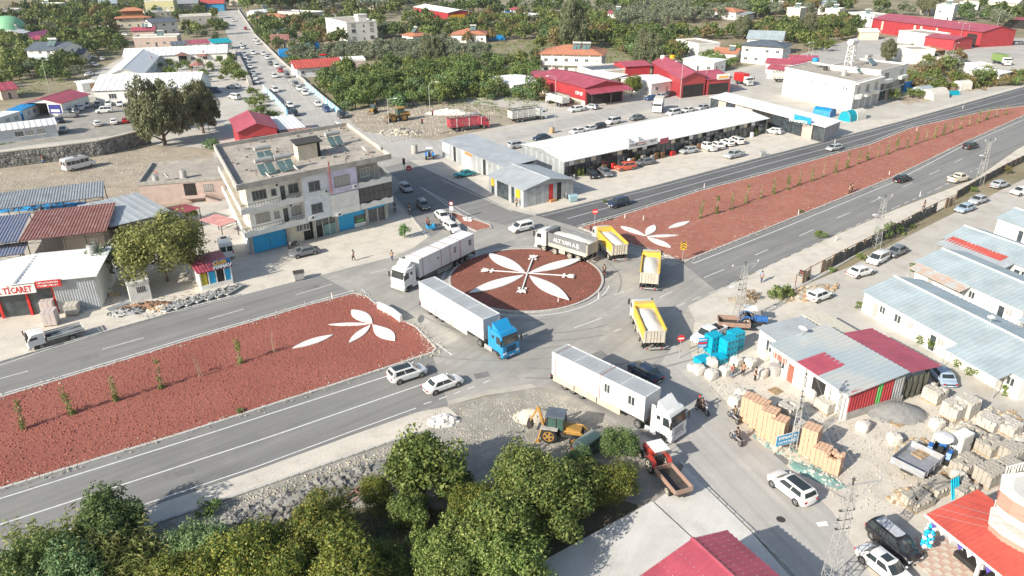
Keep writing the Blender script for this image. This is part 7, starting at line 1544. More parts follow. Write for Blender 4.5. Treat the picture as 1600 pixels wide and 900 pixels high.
t,a,ang,LB=semi('white container lorry beside the round island, nearest the apartments',(733,400),(622,456),'white')
container(on(a,ang,3.6,1.2),ang,'rear container cabin with two windows, on the lorry beside the round island',wins=((-1,-2.3,1.1,.9,1.1),(1,-2.3,1.1,.9,1.1),(1,1.7,1.1,.8,1.1)),strap=(2.9,.3),wall=mat('cabin_panel_grey',(.66,.67,.69),.5,.04,.7,dirt=((.58,.58,.58),1)))
container(on(a,ang,10.65,1.2),ang,'front container cabin on the lorry beside the round island, behind its white cab',wins=((1,-1.0,1.4,.6,.5),),strap=(-1.8,2.7),wall=mat('cabin_panel_grey',(.66,.67,.69),.5))
t,a,ang,LB=semi('container lorry with a bright blue cab, turning below the round island',(668,478),(799,560),'blue',False)
container(on(a,ang,3.6,1.2),ang,'rear white container cabin on the blue cabbed lorry');container(on(a,ang,10.65,1.2),ang,'front white container cabin right behind the blue cab')
t,a,ang,LB=semi('white cabbed container lorry with tan side boards in the foreground',(872,592),(1059,689),'white',True)
container(on(a,ang,3.6,1.2),ang,'rear container cabin of the foreground lorry, dirty roof and red strap',strap=(-2.9,));container(on(a,ang,10.65,1.2),ang,'front container cabin of the foreground lorry, two windows in its side',wins=((-1,-1.8,1.1,.9,1.1),(-1,1.7,1.1,1.0,1.1)),strap=(-2.9,))
def dump(label,lbl_load,rear,front,bedc,text_=None,Wd=2.5,KD=.97):
 a=P2(*rear);b=P2(*front);ang=math.atan2(b.y-a.y,b.x-a.x);t=thing('dump_truck',label,'dump truck',a+Vector((0,0,.03)),ang,None,KD);hw=Wd/2;L=8.6;LB=6.2
 pm=paint('dusty_white',(.72,.71,.68));bm=mat('dump_bed_'+bedc,{'grey':(.17,.18,.19),'yellow':(.76,.50,.06)}[bedc],.6,.08,.8,dirt=({'grey':(.25,.25,.25),'yellow':(.56,.45,.28)}[bedc],.5));dm=mat('dusty_plate',(.50,.46,.39),.8,.1,1,dirt=((.6,.55,.47),1))
 lb_box(t,'chassis_rail',m_iron,(.2,-.5,.7,L-1.2,-.35,1.0),(.2,.35,.7,L-1.2,.5,1.0));wheels(t,(1.3,2.7,5.2,7.1),hw-.2,.53,.36,m_rimw)
 cabover(t,L-1.95,Wd,pm,3.0,1.95,False,sleeper=False)
 z0,z1=1.15,2.85
 for s_ in(-1,1):
  y=s_*hw;q=MB();q.loft([[(0,y-s_*.0,z0+.2),(0,y-s_*.08,z0+.2),(0,y-s_*.08,z1),(0,y,z1)],[(LB,y,z0),(LB,y-s_*.08,z0),(LB,y-s_*.08,z1+.15),(LB,y,z1+.15)]]);q.build('bed_side',bm,t)
  lb_box(t,'top_rail',bm,(0,y-.09,z1-.02,LB,y+.09,z1+.14));lb_box(t,'lower_skirt',dm,(0,y-.05 if s_>0 else y-.02,z0-.05,LB,y+.02 if s_>0 else y+.05,z0+.45))
 lb_box(t,'bed_floor',m_iron,(0,-hw+.08,z0,LB,hw-.08,z0+.1));lb_box(t,'bed_front',bm,(LB,-hw,z0,LB+.1,hw,z1+.35));lb_box(t,'cab_guard',bm,(LB+.1,-hw+.05,z1+.25,LB+.75,hw-.05,z1+.35))
 lb_box(t,'tailgate',dm,(-.1,-hw,z0+.1,0,hw,z1-.1));q=MB()
 for y in(-1.1,-.55,-.18,.18,.55,1.1):q.box(-.17,y-.05,z0+.15,-.1,y+.05,z1-.15)
 q.box(-.165,-.5,z0+.75,-.1,.5,z0+.85);q.box(-.19,-hw,z1-.15,-.1,hw,z1-.02);q.build('tailgate_rib',dm,t)
 lb_box(t,'rear_bumper',m_galv,(-.35,-hw+.1,.55,-.22,hw-.1,.68));
 for s_ in(-1,1):lb_box(t,'mud_flap',m_black,(.2,s_*(hw-.2)-.2,.3,.24,s_*(hw-.2)+.2,1.05));lb_box(t,'taillight',m_lampr,(-.37,s_*(hw-.4)-.15,.55,-.352,s_*(hw-.4)+.15,.68));lb_box(t,'fuel_tank' if s_>0 else 'battery_box',m_iron if s_<0 else m_rimw,(3.5,s_*(hw-.3)-.25,.5,4.5,s_*(hw-.3)+.25,1.0))
 if text_:
  for s_ in(-1,1):text(text_,t,(LB*.52,s_*(hw+.012),2.2),(math.pi/2,0,0 if s_<0 else math.pi),.72,m_wstone,bold=.012)
 q=MB();N=10;rg=[]
 for i in range(N+1):
  x=.1+(LB-.2)*i/N;hh=.1+.38*math.sin(math.pi*i/N)**.6;rg.append([(x,-hw+.1,z1-.35)]+[(x,-hw+.1+(Wd-.2)*j/8,z1-.3+hh*math.sin(math.pi*j/8)+rnd.uniform(-.05,.05))for j in range(9)]+[(x,hw-.1,z1-.36)])
 q.loft(rg,closed=False);q.build('rock_dust_load',m_load,None,smooth=True,label=lbl_load,cat='load',kind='stuff').matrix_world=t.matrix_world.copy()if False else Matrix.Translation(t.location)@Matrix.Rotation(ang,4,'Z')@Matrix.Scale(KD,4)
 return t
dump('grey dump truck with white cab and white lettering on its bed, above the round island','white rock dust heaped in the grey dump truck',(924,410),(850,387),'grey','ALT YAPI A.Ş.',KD=1.1)
dump('yellow edged dump truck directly behind the grey one, its tailgate toward the camera','white rock dust heaped in the dump truck behind the grey one',(967,410),(930,372),'yellow')
dump('yellow edged dump truck, upper one of the two standing right of the round island','pale rock dust heaped in the upper truck right of the island',(1013,456),(1017,415),'yellow')
dump('yellow edged dump truck, lower one of the two right of the round island','white rock dust heaped in the lower truck right of the island',(1021,550),(1000,500),'yellow')
def livestock(label,rear,v,col,L=9.5,cab=None,box=False,boxm=None):
 a=P2(*rear);b=P2(rear[0]+v[0],rear[1]+v[1]);ang=math.atan2(b.y-a.y,b.x-a.x);t=thing('livestock_truck' if not box else 'box_truck',label,'truck',a+Vector((0,0,.03)),ang);hw=1.22;LB=L-2.1
 pm=paint('truck_'+col,{'red':(.5,.03,.06),'white':(.74,.74,.72)}[cab or col]);bm=boxm or mat('livestock_'+col,{'red':(.5,.05,.08),'white':(.62,.62,.58)}[col],.6,.1,1,dirt=((.45,.3,.3)if col=='red' else(.45,.43,.4),1))
 lb_box(t,'chassis_rail',m_iron,(.2,-.5,.75,L-1,.5,1.0));wheels(t,(1.6,2.9,L-1.4)if L>8 else(1.5,L-1.3),hw-.2,.48,.32,m_rim);cabover(t,L-1.9,2.4,pm,2.8,1.9,False,sleeper=False)
 lb_box(t,'deck',m_iron,(0,-hw,1.0,LB,hw,1.15))
 if box:lb_box(t,'box_body',bm,(0,-hw,1.15,LB,hw,3.5));lb_box(t,'door',m_bag,(-.03,-hw+.1,1.25,-.001,-.02,3.4),(-.03,.02,1.25,-.001,hw-.1,3.4));return t
 for s_ in(-1,1):
  for k in range(6):lb_box(t,'side_rail',bm,(0,s_*hw-.03,1.2+k*.32,LB,s_*hw+.03,1.2+k*.32+.22))
  for k in range(6):x=LB*k/5;lb_box(t,'stanchion',m_wstone if k%2 else bm,(max(0,x-.08),s_*(hw+.03)-.04,1.1,x+.04,s_*(hw+.03)+.04,3.2))
 for k in range(6):lb_box(t,'tail_rail',bm,(-.05,-hw,1.2+k*.32,0,hw,1.42+k*.32))
 for k in range(5):lb_box(t,'roof_hoop',m_iron,(LB*k/4-.05,-hw,3.2,LB*k/4+.05,hw,3.3))
 lb_box(t,'roof_rail',m_iron,(0,-hw-.04,3.2,LB,-hw+.04,3.32),(0,hw-.04,3.2,LB,hw+.04,3.32));return t
livestock('red livestock truck parked by the digging site',(702,206),(60,-7),'red',10.2);livestock('white livestock truck, nearer of two behind the dark red hall forecourt',(797,192),(60,-8),'white',10.2)
livestock('second white livestock truck, its red-marked tail toward the dark red hall',(884,168),(-40,-12),'white',8.5)
livestock('white box truck parked behind the long white roof',(1030,170),(-6,12),'white',6.5,box=True,boxm=m_bag);livestock('long tan and orange container truck near the white villa ruins',(1463,105),(60,-10),'white',13,box=True,boxm=mat('tan_container',(.42,.38,.33),.7,dirt=((.55,.3,.1),.3)))
livestock('small red and white truck beside the red workshop',(1150,130),(18,4),'white',6.5,cab='red',box=True,boxm=m_redp);livestock('small white slatted truck by the flank of the big white building',(1207,128),(16,0),'white',6)
livestock('green and white banner truck parked at the far right by the road',(1552,98),(26,6),'white',8,box=True,boxm=mat('banner_green',(.2,.3,.1),.7))
t=livestock('old white flatbed pickup truck loaded with metal, parked by the pallets of pavers',(132,522),(-60,17),'white',6.3)
for ch in[c for c in t.children if c.name.split('.')[0]in('roof_hoop','roof_rail','stanchion')or(c.name.split('.')[0]in('side_rail','tail_rail')and c.data.vertices[0].co.z>1.6)]:bpy.data.objects.remove(ch)
t.scale=(.92,.82,.72)
q=MB();
for i in range(14):z=1.3+rnd.random()*.35;q.cyl((rnd.uniform(0,.4),rnd.uniform(-.9,.9),z),(rnd.uniform(3.2,4),rnd.uniform(-.9,.9),z+rnd.uniform(-.1,.1)),.05,n=5)
o=q.build('scrap_load',m_steell,label='loose metal profiles lying in the old flatbed truck',cat='load',kind='stuff');o.matrix_world=Matrix.Translation(t.location)@Matrix.Rotation(t.rotation_euler.z,4,'Z')@Matrix.Diagonal((.92,.82,.72,1))
def minibus(label,px,v,L=6.2,Wd=2.0,H=2.65):
 p=P(*px,.9);p.z=.03;a=heading(*px,*v);t=thing('minibus',label,'minibus',p,a);pm=paint('white',CARP['white']);hw=Wd/2;q=MB();rg=[]
 prof=[(-L/2,.45),(L/2-.15,.4),(L/2,.75),(L/2-.08,1.15),(L/2-.75,1.35),(L/2-1.35,H-.25),(L/2-1.9,H),(-L/2+.15,H),(-L/2,H-.2)]
 for y,k in((-hw,.0),(-hw+.08,1),(hw-.08,1),(hw,0)):rg.append([(x,y*(.93 if z>1.8 else 1),z-(.06 if not k and z>2 else 0))for x,z in prof])
 q.loft(rg);q.build('body',pm,t,smooth=28)
 for s_ in(-1,1):
  for i in range(5):x=-L/2+.35+i*.92;q=MB();y=s_*(hw+.01);q.poly([(x,y,1.35),(x+.84,y,1.35),(x+.84,s_*(hw*.94+.015),2.1),(x,s_*(hw*.94+.015),2.1)]);q.build('side_window',m_glass,t)
  lb_box(t,'headlight',m_lampw,(L/2-.15,s_*.7-.15,.78,L/2+.01,s_*.7+.15,.98));lb_box(t,'taillight',m_lampr,(-L/2-.02,s_*.85-.07,.9,-L/2+.02,s_*.85+.07,1.4));lb_box(t,'wing_mirror',m_trim,(L/2-.95,s_*(hw+.15)-.07,1.3,L/2-.85,s_*(hw+.15)+.07,1.6))
  q=MB();q.quad((-L/2-.012,s_*.08,1.35),(-L/2-.012,s_*.85,1.35),(-L/2-.012,s_*.82,2.15),(-L/2-.012,s_*.08,2.15));q.build('rear_window',m_glass,t)
 q=MB();q.quad((L/2-.74,-.85,1.40),(L/2-.74,.85,1.40),(L/2-1.30,.8,H-.28),(L/2-1.30,-.8,H-.28));o=q.build('windscreen',m_glass,t);o.location=(.02,0,.02)
 lb_box(t,'roof_hatch',m_trim,(-.6,-.4,H,.2,.4,H+.06));lb_box(t,'number_plate',m_plate,(-L/2-.02,-.26,.7,-L/2,.26,.82));wheels(t,(-L*.3,L*.33),hw-.12,.36,.24);return t
minibus('white minibus with dark windows in the dirt lot below the retaining wall',(123,257),(34,-8));minibus('white minibus seen from behind, parked beside the left flank of the apartments',(352,388),(-9,-26),5.6)
TS=bpy.data.scenes.new('scratch')
# people, bikes, poles, machines, goods
def person(px,ang,label,top,legs,pose='walk',hair=None,pos=None,sit=0.0,name='person',arms=0.5,sc=1.0,helmet=None):
 """one continuous skinned body; clothes and hair are its children"""
 p=pos if pos is not None else P2(*px)+Vector((0,0,.03));t=thing(name,label,'person',p,ang,None,sc)
 V={};st=.28 if pose=='walk' else .04;h0=.95
 if pose=='ride':V=dict(pel=(0,0,.82),chest=(.12,0,1.2),neck=(.16,0,1.42),head=(.2,0,1.6),kl=(.42,.16,.78),fl=(.32,.18,.32),tl=(.46,.18,.28),kr=(.42,-.16,.78),fr=(.32,-.18,.32),tr=(.46,-.18,.28),sl=(.15,.2,1.36),el=(.3,.26,1.12),hl=(.55,.24,1.12),sr=(.15,-.2,1.36),er=(.3,-.26,1.12),hr=(.55,-.24,1.12))
 else:V=dict(pel=(0,0,h0),chest=(.03,0,1.25),neck=(.04,0,1.46),head=(.06,0,1.62),kl=(.16*st/.28,.09,.5),fl=(st*.6,.1,.08),tl=(st*.6+.15,.1,.04),kr=(0,-.09,.5),fr=(-st,-.1,.1),tr=(-st+.15,-.1,.05),sl=(.02,.19,1.4),el=(-.08+arms*.1,.25,1.13),hl=(.08,.25,.9),sr=(.02,-.19,1.4),er=(.06,-.25,1.13),hr=(.2*arms+.08,-.24,.92))
 R=dict(pel=.135,chest=.15,neck=.055,head=.1,kl=.07,fl=.045,tl=.035,kr=.07,fr=.045,tr=.035,sl=.065,el=.045,hl=.036,sr=.065,er=.045,hr=.036)
 def skin(keys,edges,m,nm,grow=1.0,root=0):
  me=bpy.data.meshes.new(nm);me.from_pydata([V[k]for k in keys],[(keys.index(a),keys.index(b))for a,b in edges],[]);o=bpy.data.objects.new(nm,me);TS.collection.objects.link(o)
  md=o.modifiers.new('s','SKIN');md.use_smooth_shade=True;o.modifiers.new('u','SUBSURF').levels=1
  for i,k in enumerate(keys):me.skin_vertices[0].data[i].radius=(R[k]*grow,R[k]*grow*(1.15 if k in('chest','pel')else 1))
  me.skin_vertices[0].data[root].use_root=True
  with bpy.context.temp_override(scene=TS,view_layer=TS.view_layers[0]):dg=bpy.context.evaluated_depsgraph_get();dg.update()
  m2=bpy.data.meshes.new_from_object(o.evaluated_get(dg));m2.materials.clear();m2.materials.append(m);m2.polygons.foreach_set('use_smooth',[True]*len(m2.polygons))
  bpy.data.objects.remove(o);return link(nm,m2,t)
 E_=[('pel','chest'),('chest','neck'),('neck','head'),('pel','kl'),('kl','fl'),('fl','tl'),('pel','kr'),('kr','fr'),('fr','tr'),('chest','sl'),('sl','el'),('el','hl'),('chest','sr'),('sr','er'),('er','hr')]
 skin(list(V),E_,m_skin,'body')
 skin(['pel','chest','sl','el','sr','er'],[('pel','chest'),('chest','sl'),('sl','el'),('chest','sr'),('sr','er')],cloth(top),'jacket',1.16)
 skin(['pel','kl','fl','kr','fr'],[('pel','kl'),('kl','fl'),('pel','kr'),('kr','fr')],cloth(legs),'trousers',1.14)
 hd=Vector(V['head']);q=MB();q.ball(hd+Vector((-.02,0,.04)),.125,10,6,sq=(1.05,.92,1));q.build('helmet' if helmet else 'hair',helmet or m_hair,t,smooth=True)
 q=MB();q.ball(hd+Vector((.1,0,-.02)),.03,6,4,sq=(1,.7,1.2));q.build('nose',m_skin,t,smooth=True)
 for k,sx in(('hl',1),('hr',-1)):
  q=MB();c=Vector(V[k]);q.ball(c+Vector((0,0,-.05)),.045,6,4,sq=(1,.5,1))
  for i in range(4):q.cyl(c+Vector((-.03+i*.02,0,-.07)),c+Vector((-.03+i*.022,0,-.15-.012*(i in(1,2)))),.011,.008,5)
  q.cyl(c+Vector((.03,0,-.04)),c+Vector((.065,0,-.09)),.012,.009,5);q.build('hand',m_skin,t,smooth=True)
 return t
def moto(px,v,label,col,rider=None,cargo=False):
 p=P(*px,.4);p.z=.03;a=heading(*px,*v);t=thing('motorcycle',label,'motorcycle',p,a);cm=paint('moto_%d%d'%(col[0]*99,col[2]*99),col)
 wa,wb=wheel_meshes(.31,.1,m_rim)
 for x in(-.65,.68):o=link('wheel',wa,t,(x,0,.31));link('rim',wb,o)
 q=MB();q.loft([[(-.75,y,z)for y,z in((-.1,.72),(.1,.72),(.08,.62),(-.08,.62))],[(-.1,y,z)for y,z in((-.15,.8),(.15,.8),(.14,.6),(-.14,.6))],[(.25,y,z)for y,z in((-.13,.95),(.13,.95),(.12,.6),(-.12,.6))],[(.5,y,z)for y,z in((-.06,.9),(.06,.9),(.05,.75),(-.05,.75))]]);q.build('tank',cm,t,smooth=40)
 lb_box(t,'seat',m_trim,(-.8,-.13,.78,.05,.13,.86));lb_box(t,'engine',m_iron,(-.2,-.15,.28,.3,.15,.62));q=MB();q.tube([(.68,-.08,.31),(.45,-.08,1.02)],.03);q.tube([(.68,.08,.31),(.45,.08,1.02)],.03);q.tube([(.4,-.36,1.08),(.46,0,1.03),(.4,.36,1.08)],.02);q.build('fork',m_galv,t)
 q=MB();q.tube([(.2,-.12,.35),(-.8,-.15,.32)],.045);q.build('exhaust',m_galv,t);q=MB();q.ball((.58,0,.9),.1);q.build('headlight',m_lampw,t,smooth=True)
 if cargo:lb_box(t,'cargo_box',m_blue,(-2.2,-.6,.5,-.9,.6,.62),(-2.2,-.6,.62,-2.15,.6,1.0),(-2.2,-.6,.62,-.9,-.55,1.0),(-2.2,.55,.62,-.9,.6,1.0))
 if rider:
  for k,(lb,top,legs,hel)in enumerate(rider):person(None,a,lb,top,legs,'ride',pos=p+Vector((-.2-.38*k,0,.06 if k==0 else .1)).xyz if False else p+Vector((math.cos(a)*(-.25-.4*k),math.sin(a)*(-.25-.4*k),.02)),helmet=hel)
 return t
BK=(.03,.03,.035);DB=(.05,.07,.14)
moto((944,427),(-3,-14),'red motorcycle riding around the right side of the round island',(.45,.08,.03),[('rider in black on the red motorcycle by the round island',BK,BK,None)])
moto((1097,640),(14,9),'motorcycle with two riders beside the white foreground lorry',(.1,.02,.02),[('front rider in black beside the white foreground lorry',BK,BK,m_iron),('rear rider with a red helmet beside the white foreground lorry',BK,BK,m_redp)])
moto((1146,652),(-12,-12),'motorcycle ridden past the tall brick stacks',(.5,.5,.5),[('rider in a dark jacket with a red bag near the tall brick stacks',(.06,.07,.05),DB,None)])
moto((1150,686),(-12,-11),'motorcycle in front, ridden up the yard street near the blue road sign',(.4,.4,.4),[('rider in black and blue on the motorcycle nearer the blue road sign',BK,DB,None)])
moto((617,327),(2,10),'motorcycle in the shade at the apartment corner',BK,[('dark rider in the shade at the apartment corner',BK,BK,None)]);moto((640,330),(3,10),'motorcycle following the dark grey hatchback',BK,[('dark rider following the grey hatchback',BK,BK,None)])
moto((668,352),(-10,-10),'three wheeled cargo motorcycle behind the container lorry',(.2,.04,.04),[('rider in red on the cargo motorcycle',(.4,.05,.05),DB,None),('passenger in the box of the cargo motorcycle',BK,DB,None)],True)
moto((458,383),(-16,6),'motorcycle parked at the step of the apartment shops',BK);moto((882,306),(6,3),'motorcycle standing at the right wall of the corner shop',BK,[('person in dark clothes on the motorcycle by the corner shop',BK,BK,None)]);moto((1256,430),(10,5),'red motorcycle standing alone on the sandy footway',(.5,.04,.04));moto((1022,246),(12,-3),'green motorcycle parked among the young trees of the shop row',(.2,.5,.05));moto((895,277),(8,4),'dark motorcycle at the near end of the shop row',BK)
for px,a,lb,tp,lg,po in(((553,408),2.6,'woman in a pale top carrying a dark bag on the sandy pavement',(.6,.58,.62),BK,'walk'),((613,408),4.6,'cyclist figure in green at the kerb before the lorry cab',(.05,.25,.2),DB,'walk'),((1326,303),.5,'left one of two walkers in black on the right median kerb',BK,BK,'walk'),((1330,301),.5,'right one of two walkers in black on the right median kerb',BK,BK,'walk'),((1443,328),2.2,'man in black walking on the footway by the netting fence',BK,BK,'walk'),((1189,442),.8,'person with pink scarf and blue coat on the sandy footway',(.1,.28,.5),DB,'walk'),((68,255),0,'person in a red top walking in the dirt lot',(.55,.08,.05),(.2,.3,.5),'walk'),((1143,591),5.2,'person in a red jacket beside the white bags',(.4,.04,.07),(.15,.2,.3),'stand'),((1160,588),4.6,'person in a brown jacket between the white bags',(.22,.12,.09),BK,'stand'),((1179,596),5.6,'person in black leaning on a white bag',BK,BK,'stand'),((807,324),4.6,'man in black standing at the corner of the grey shop',BK,BK,'stand'),((56,475),5,'man standing in the doorway of the white roofed shop',(.12,.12,.14),DB,'stand'),((450,525),0,'',0,0,'')):
 if lb:person(px,a,lb,tp,lg,po)
 # lattice pylons
def pylon(px,h,label,lamp=True,w=.55,arm=1.8,rot=.4,light=True):
 p=P2(*px);t=thing('lattice_pylon',label,'pylon',p,rot);n=int(h/.75)
 for sx,sy in((-1,-1),(1,-1),(1,1),(-1,1)):q=MB();q.cyl((sx*w,sy*w,0),(sx*w*.35,sy*w*.35,h),.036,n=4);q.build('leg',m_galv,t)
 q=MB()
 for i in range(n):
  r0=w*(1-.65*i/n);r1=w*(1-.65*(i+1)/n);z0=h*i/n;z1=h*(i+1)/n
  for k,(a,b)in enumerate((((-1,-1),(1,-1)),((1,-1),(1,1)),((1,1),(-1,1)),((-1,1),(-1,-1)))):
   if(i+k)%2:a,b=b,a
   q.cyl((a[0]*r0,a[1]*r0,z0),(b[0]*r1,b[1]*r1,z1),.02,n=4);q.cyl((a[0]*r1,a[1]*r1,z1),(b[0]*r1,b[1]*r1,z1),.022,n=4)
 q.build('lattice',m_galv,t)
 for s_ in(-1,1):
  q=MB();q.cyl((0,0,h*.86),(s_*arm,0,h+.1),.04,n=4);q.cyl((0,0,h),(s_*arm,0,h+.1),.045,n=4);q.cyl((s_*arm,0,h+.1),(s_*arm,0,h+.45),.05);q.ball((s_*arm,0,h+.35),.11,6,4);q.build('crossarm',m_galv,t)
  q=MB()
  for z in(h*.62,h*.7,h*.78):q.cyl((0,0,z),(s_*.5,0,z),.03,n=4);q.ball((s_*.5,0,z+.08),.09,6,4)
  q.build('insulator',m_iron,t)
 q=MB();q.cyl((0,0,h),(0,0,h+.5),.05);q.ball((0,0,h+.45),.12,6,4);q.build('insulator',m_iron,t)
 if light:q=MB();q.tube([(-.2,0,h*.66),(-1.5,-.3,h*.72)],.035);q.box(-2.1,-.45,h*.72-.05,-1.45,-.15,h*.72+.06);q.build('lamp_arm',m_wstone,t)
 return t
pylon((1152,510),7.9,'lattice pylon with many insulators behind the turquoise crates');pylon((1367,386),7.6,'lattice pylon behind the white parked van, with a flat forked head',arm=1.3);pylon((1529,289),8.2,'lattice pylon near the right edge by the cream pickup',arm=1.3);pylon((1292,930),9.8,'lattice pylon rising from the bottom edge with crossarms and insulator rings',w=.5,arm=1.9,rot=.15);pylon((1238,703),7.6,'slender lattice pole beside the blue road sign',w=.3,arm=.8,light=False,rot=1.2)
def lampost(px,h,label,arm=2.0,rot=0,cat='street lamp',thick=.09):
 t=thing('street_lamp',label,cat,P2(*px),rot);q=MB();q.cyl((0,0,0),(0,0,h-.8),thick,thick*.6,8);q.build('pole',m_galv,t);q=MB();q.tube([(0,0,h-.8),(arm*.15,0,h-.25),(arm*.5,0,h),(arm,0,h)],thick*.5);q.build('arm',m_galv,t)
 q=MB();q.ball((arm+.3,0,h),.34,8,5,sq=(1.3,.5,.32));q.build('lamp_head',m_wstone,t,smooth=True);return t
for px,h,rot,lb in(((674,212),12.5,.2,'tall street lamp between the digging machines and the red truck'),((867,208),13.5,3.3,'tall street lamp beside the white livestock truck'),((1061,171),12.8,3.3,'tall street lamp by the red hall'),((1101,144),11,.3,'thin street lamp before the red workshop'),((448,179),9,.3,'street lamp arching over the side street'),((501,202),7,.8,'short street lamp behind the apartment roof'),((1498,70),9,3,'street lamp before the long red factory'),((1508,71),9,3,'second street lamp before the long red factory'),((1484,104),8,.4,'street lamp by the tan container truck'),((1259,108),9,.5,'left lamp of the pair above the big white building'),((1265,108),9,3.4,'right lamp of the pair above the big white building'),((610,222),10,0,'concrete pole at the rubble heap'),((78,145),10,0,'pole in the gardens above the blue tarpaulin roof'),((248,112),9,2,'lamp pole in the school court'),((328,212),9,3,'street lamp between the weeping trees and red shed'),((1550,72),14,0,'pale double headed pole by the factory gate'),((1390,240),0,0,'')):
 if lb:lampost(px,h,lb,1.6,rot)
for a_,b_,lb in((P(1318,812,0),0,''),):
 pass
def wire(a,b,za,zb,label,sag=.6,off=0):
 A=P2(*a)+Vector((off,0,za));B_=P2(*b)+Vector((off,0,zb));q=MB();pts=[A.lerp(B_,i/10)+Vector((0,0,-sag*4*(i/10)*(1-i/10)))for i in range(11)];q.tube(pts,.012,3);o=q.build('overhead_wire',m_galv,label=label,cat='wire',group='wires over the yard street')
for k in(-1.7,0,1.7):wire((1292,930),(1238,703),10.0,7.8,'thin wire from the bottom pylon to the slender pole',.7,k*.5);wire((1292,930),(1640,1010),10.2,9,'thin wire crossing over the orange-red pavilion roof',.5,k)
for a,b in(((1152,510),(1367,386)),((1367,386),(1529,289)),((1529,289),(1660,215))):
 for k in(-1,1):wire(a,b,8.2,8.2,'thin overhead wire strung between the lattice pylons of the sandy footway',.8,k)
def sign(px,h,kind,label,rot,r=.42):
 t=thing('road_sign',label,'road sign',P2(*px)+Vector((0,0,.03)),rot);q=MB();q.cyl((0,0,0),(0,0,h),.04);q.build('post',m_galv,t);m=m_redp if kind in('dur','noentry','nopark')else m_yel if kind=='chev' else m_galv
 n=8 if kind in('dur','back')else 24;q=MB()
 if kind=='chev':q.box(-.42,-.04,h-.75,.42,-.0,h+.4);q.build('plate',m_yel,t);q=MB();[q.add([(-.36,-.045,h-.7+k),(0,-.045,h-.42+k),(.36,-.045,h-.7+k),(.36,-.045,h-.5+k),(0,-.045,h-.22+k),(-.36,-.045,h-.5+k)],[(0,1,4,5),(1,2,3,4)])for k in(0,.38,.76)];q.build('chevron',m_iron,t);return t
 a0=math.pi/8 if n==8 else 0;q.loft([[(math.cos(a0+i*2*math.pi/n)*r,y,h+math.sin(a0+i*2*math.pi/n)*r)for i in range(n)]for y in(-.03,0)]);q.build('plate',m,t)
 if kind=='dur':text('DUR',t,(0,-.04,h),(math.pi/2,0,0),.36,m_wstone,bold=.015,ext=.004)
 if kind=='noentry':lb_box(t,'bar',m_wstone,(-.3,-.045,h-.08,.3,-.031,h+.08))
 if kind=='nopark':q=MB();q.cyl((0,-.031,h),(0,-.036,h),r*.7,n=20);q.build('disc',m_wstone,t);lb_box(t,'plate',m_wstone,(-.3,-.03,h-1.2,.3,0,h-.5))
 return t
sign((929,352),2.3,'dur','red octagonal stop sign reading DUR behind the dump trucks',.05,.5);sign((1061,560),2.5,'noentry','red round no entry sign beside the white container lorry, near the bags',.1,.42);sign((640,281),2.3,'noentry','red no entry sign at the head of the side street',.1,.55);sign((1066,407),2.4,'chev','yellow and black chevron sign at the tip of the right median',-.1);sign((660,533),2.9,'back','grey back of an octagonal sign at the end of the left median',.7,.5);sign((706,345),3.0,'nopark','small round no parking sign on the little red island',0,.35)
for px,lb in(((633,281),'traffic signal pole at the head of the side street'),((661,214),'traffic signal before the digging site'),((677,200),'traffic signal on the pole by the tall street lamp')):
 t=thing('traffic_signal',lb,'traffic light',P2(*px));q=MB();q.cyl((0,0,0),(0,0,4.2),.07);q.build('pole',m_galv,t);lb_box(t,'signal_head',m_trim,(-.22,-.2,3.1,.22,.15,4.3));q=MB();q.cyl((0,-.21,4.05),(0,-.25,4.05),.14,n=10);q.build('lamp',m_redp,t)
for px in((519,467),(721,483),(745,403),(1005,345),(976,342),(935,466),(743,485),(872,474),(430,0),(1100,294),(1304,224),(1389,274),(1437,307),(1549,277),(1305,377),(1247,336),(1504,170),(1432,205)):
 if px[1]:t=thing('marker_post','slim white marker post at the road edge','marker post',P2(*px),0,'white marker posts along the kerbs');lb_box(t,'post',m_wstone,(-.06,-.03,0,.06,.03,.9));lb_box(t,'reflector',m_redp,(-.05,-.04,.7,.05,-.031,.8))
def bin_(px,rot,label,m,sc=1.0):
 t=thing('waste_container',label,'waste container',P2(*px),rot,None,sc);q=MB();q.loft([[(x,y,.15)for x,y in((-.6,-.4),(.6,-.4),(.6,.4),(-.6,.4))],[(x,y,1.1)for x,y in((-.72,-.5),(.72,-.5),(.72,.5),(-.72,.5))]]);q.build('body',m,t)
 q=MB();q.loft([[(x,-.52,1.1),(x,-.3,1.35),(x,.3,1.35),(x,.52,1.1)]for x in(-.74,.74)]);q.build('lid',m_iron if m is m_galv else m,t);q=MB();[q.cyl((x,y-.04,.09),(x,y+.04,.09),.09)for x in(-.5,.5)for y in(-.35,.35)];q.build('castors',m_black,t)
bin_((468,437),.4,'galvanised waste container with open dark lid on the sandy pavement',m_galv);bin_((895,315),.3,'pale blue waste container beside the corner shop',mat('pale_blue_bin',(.3,.45,.5),.6));bin_((1191,244),.3,'small grey waste container at the shop forecourt edge',m_steelg,.8)
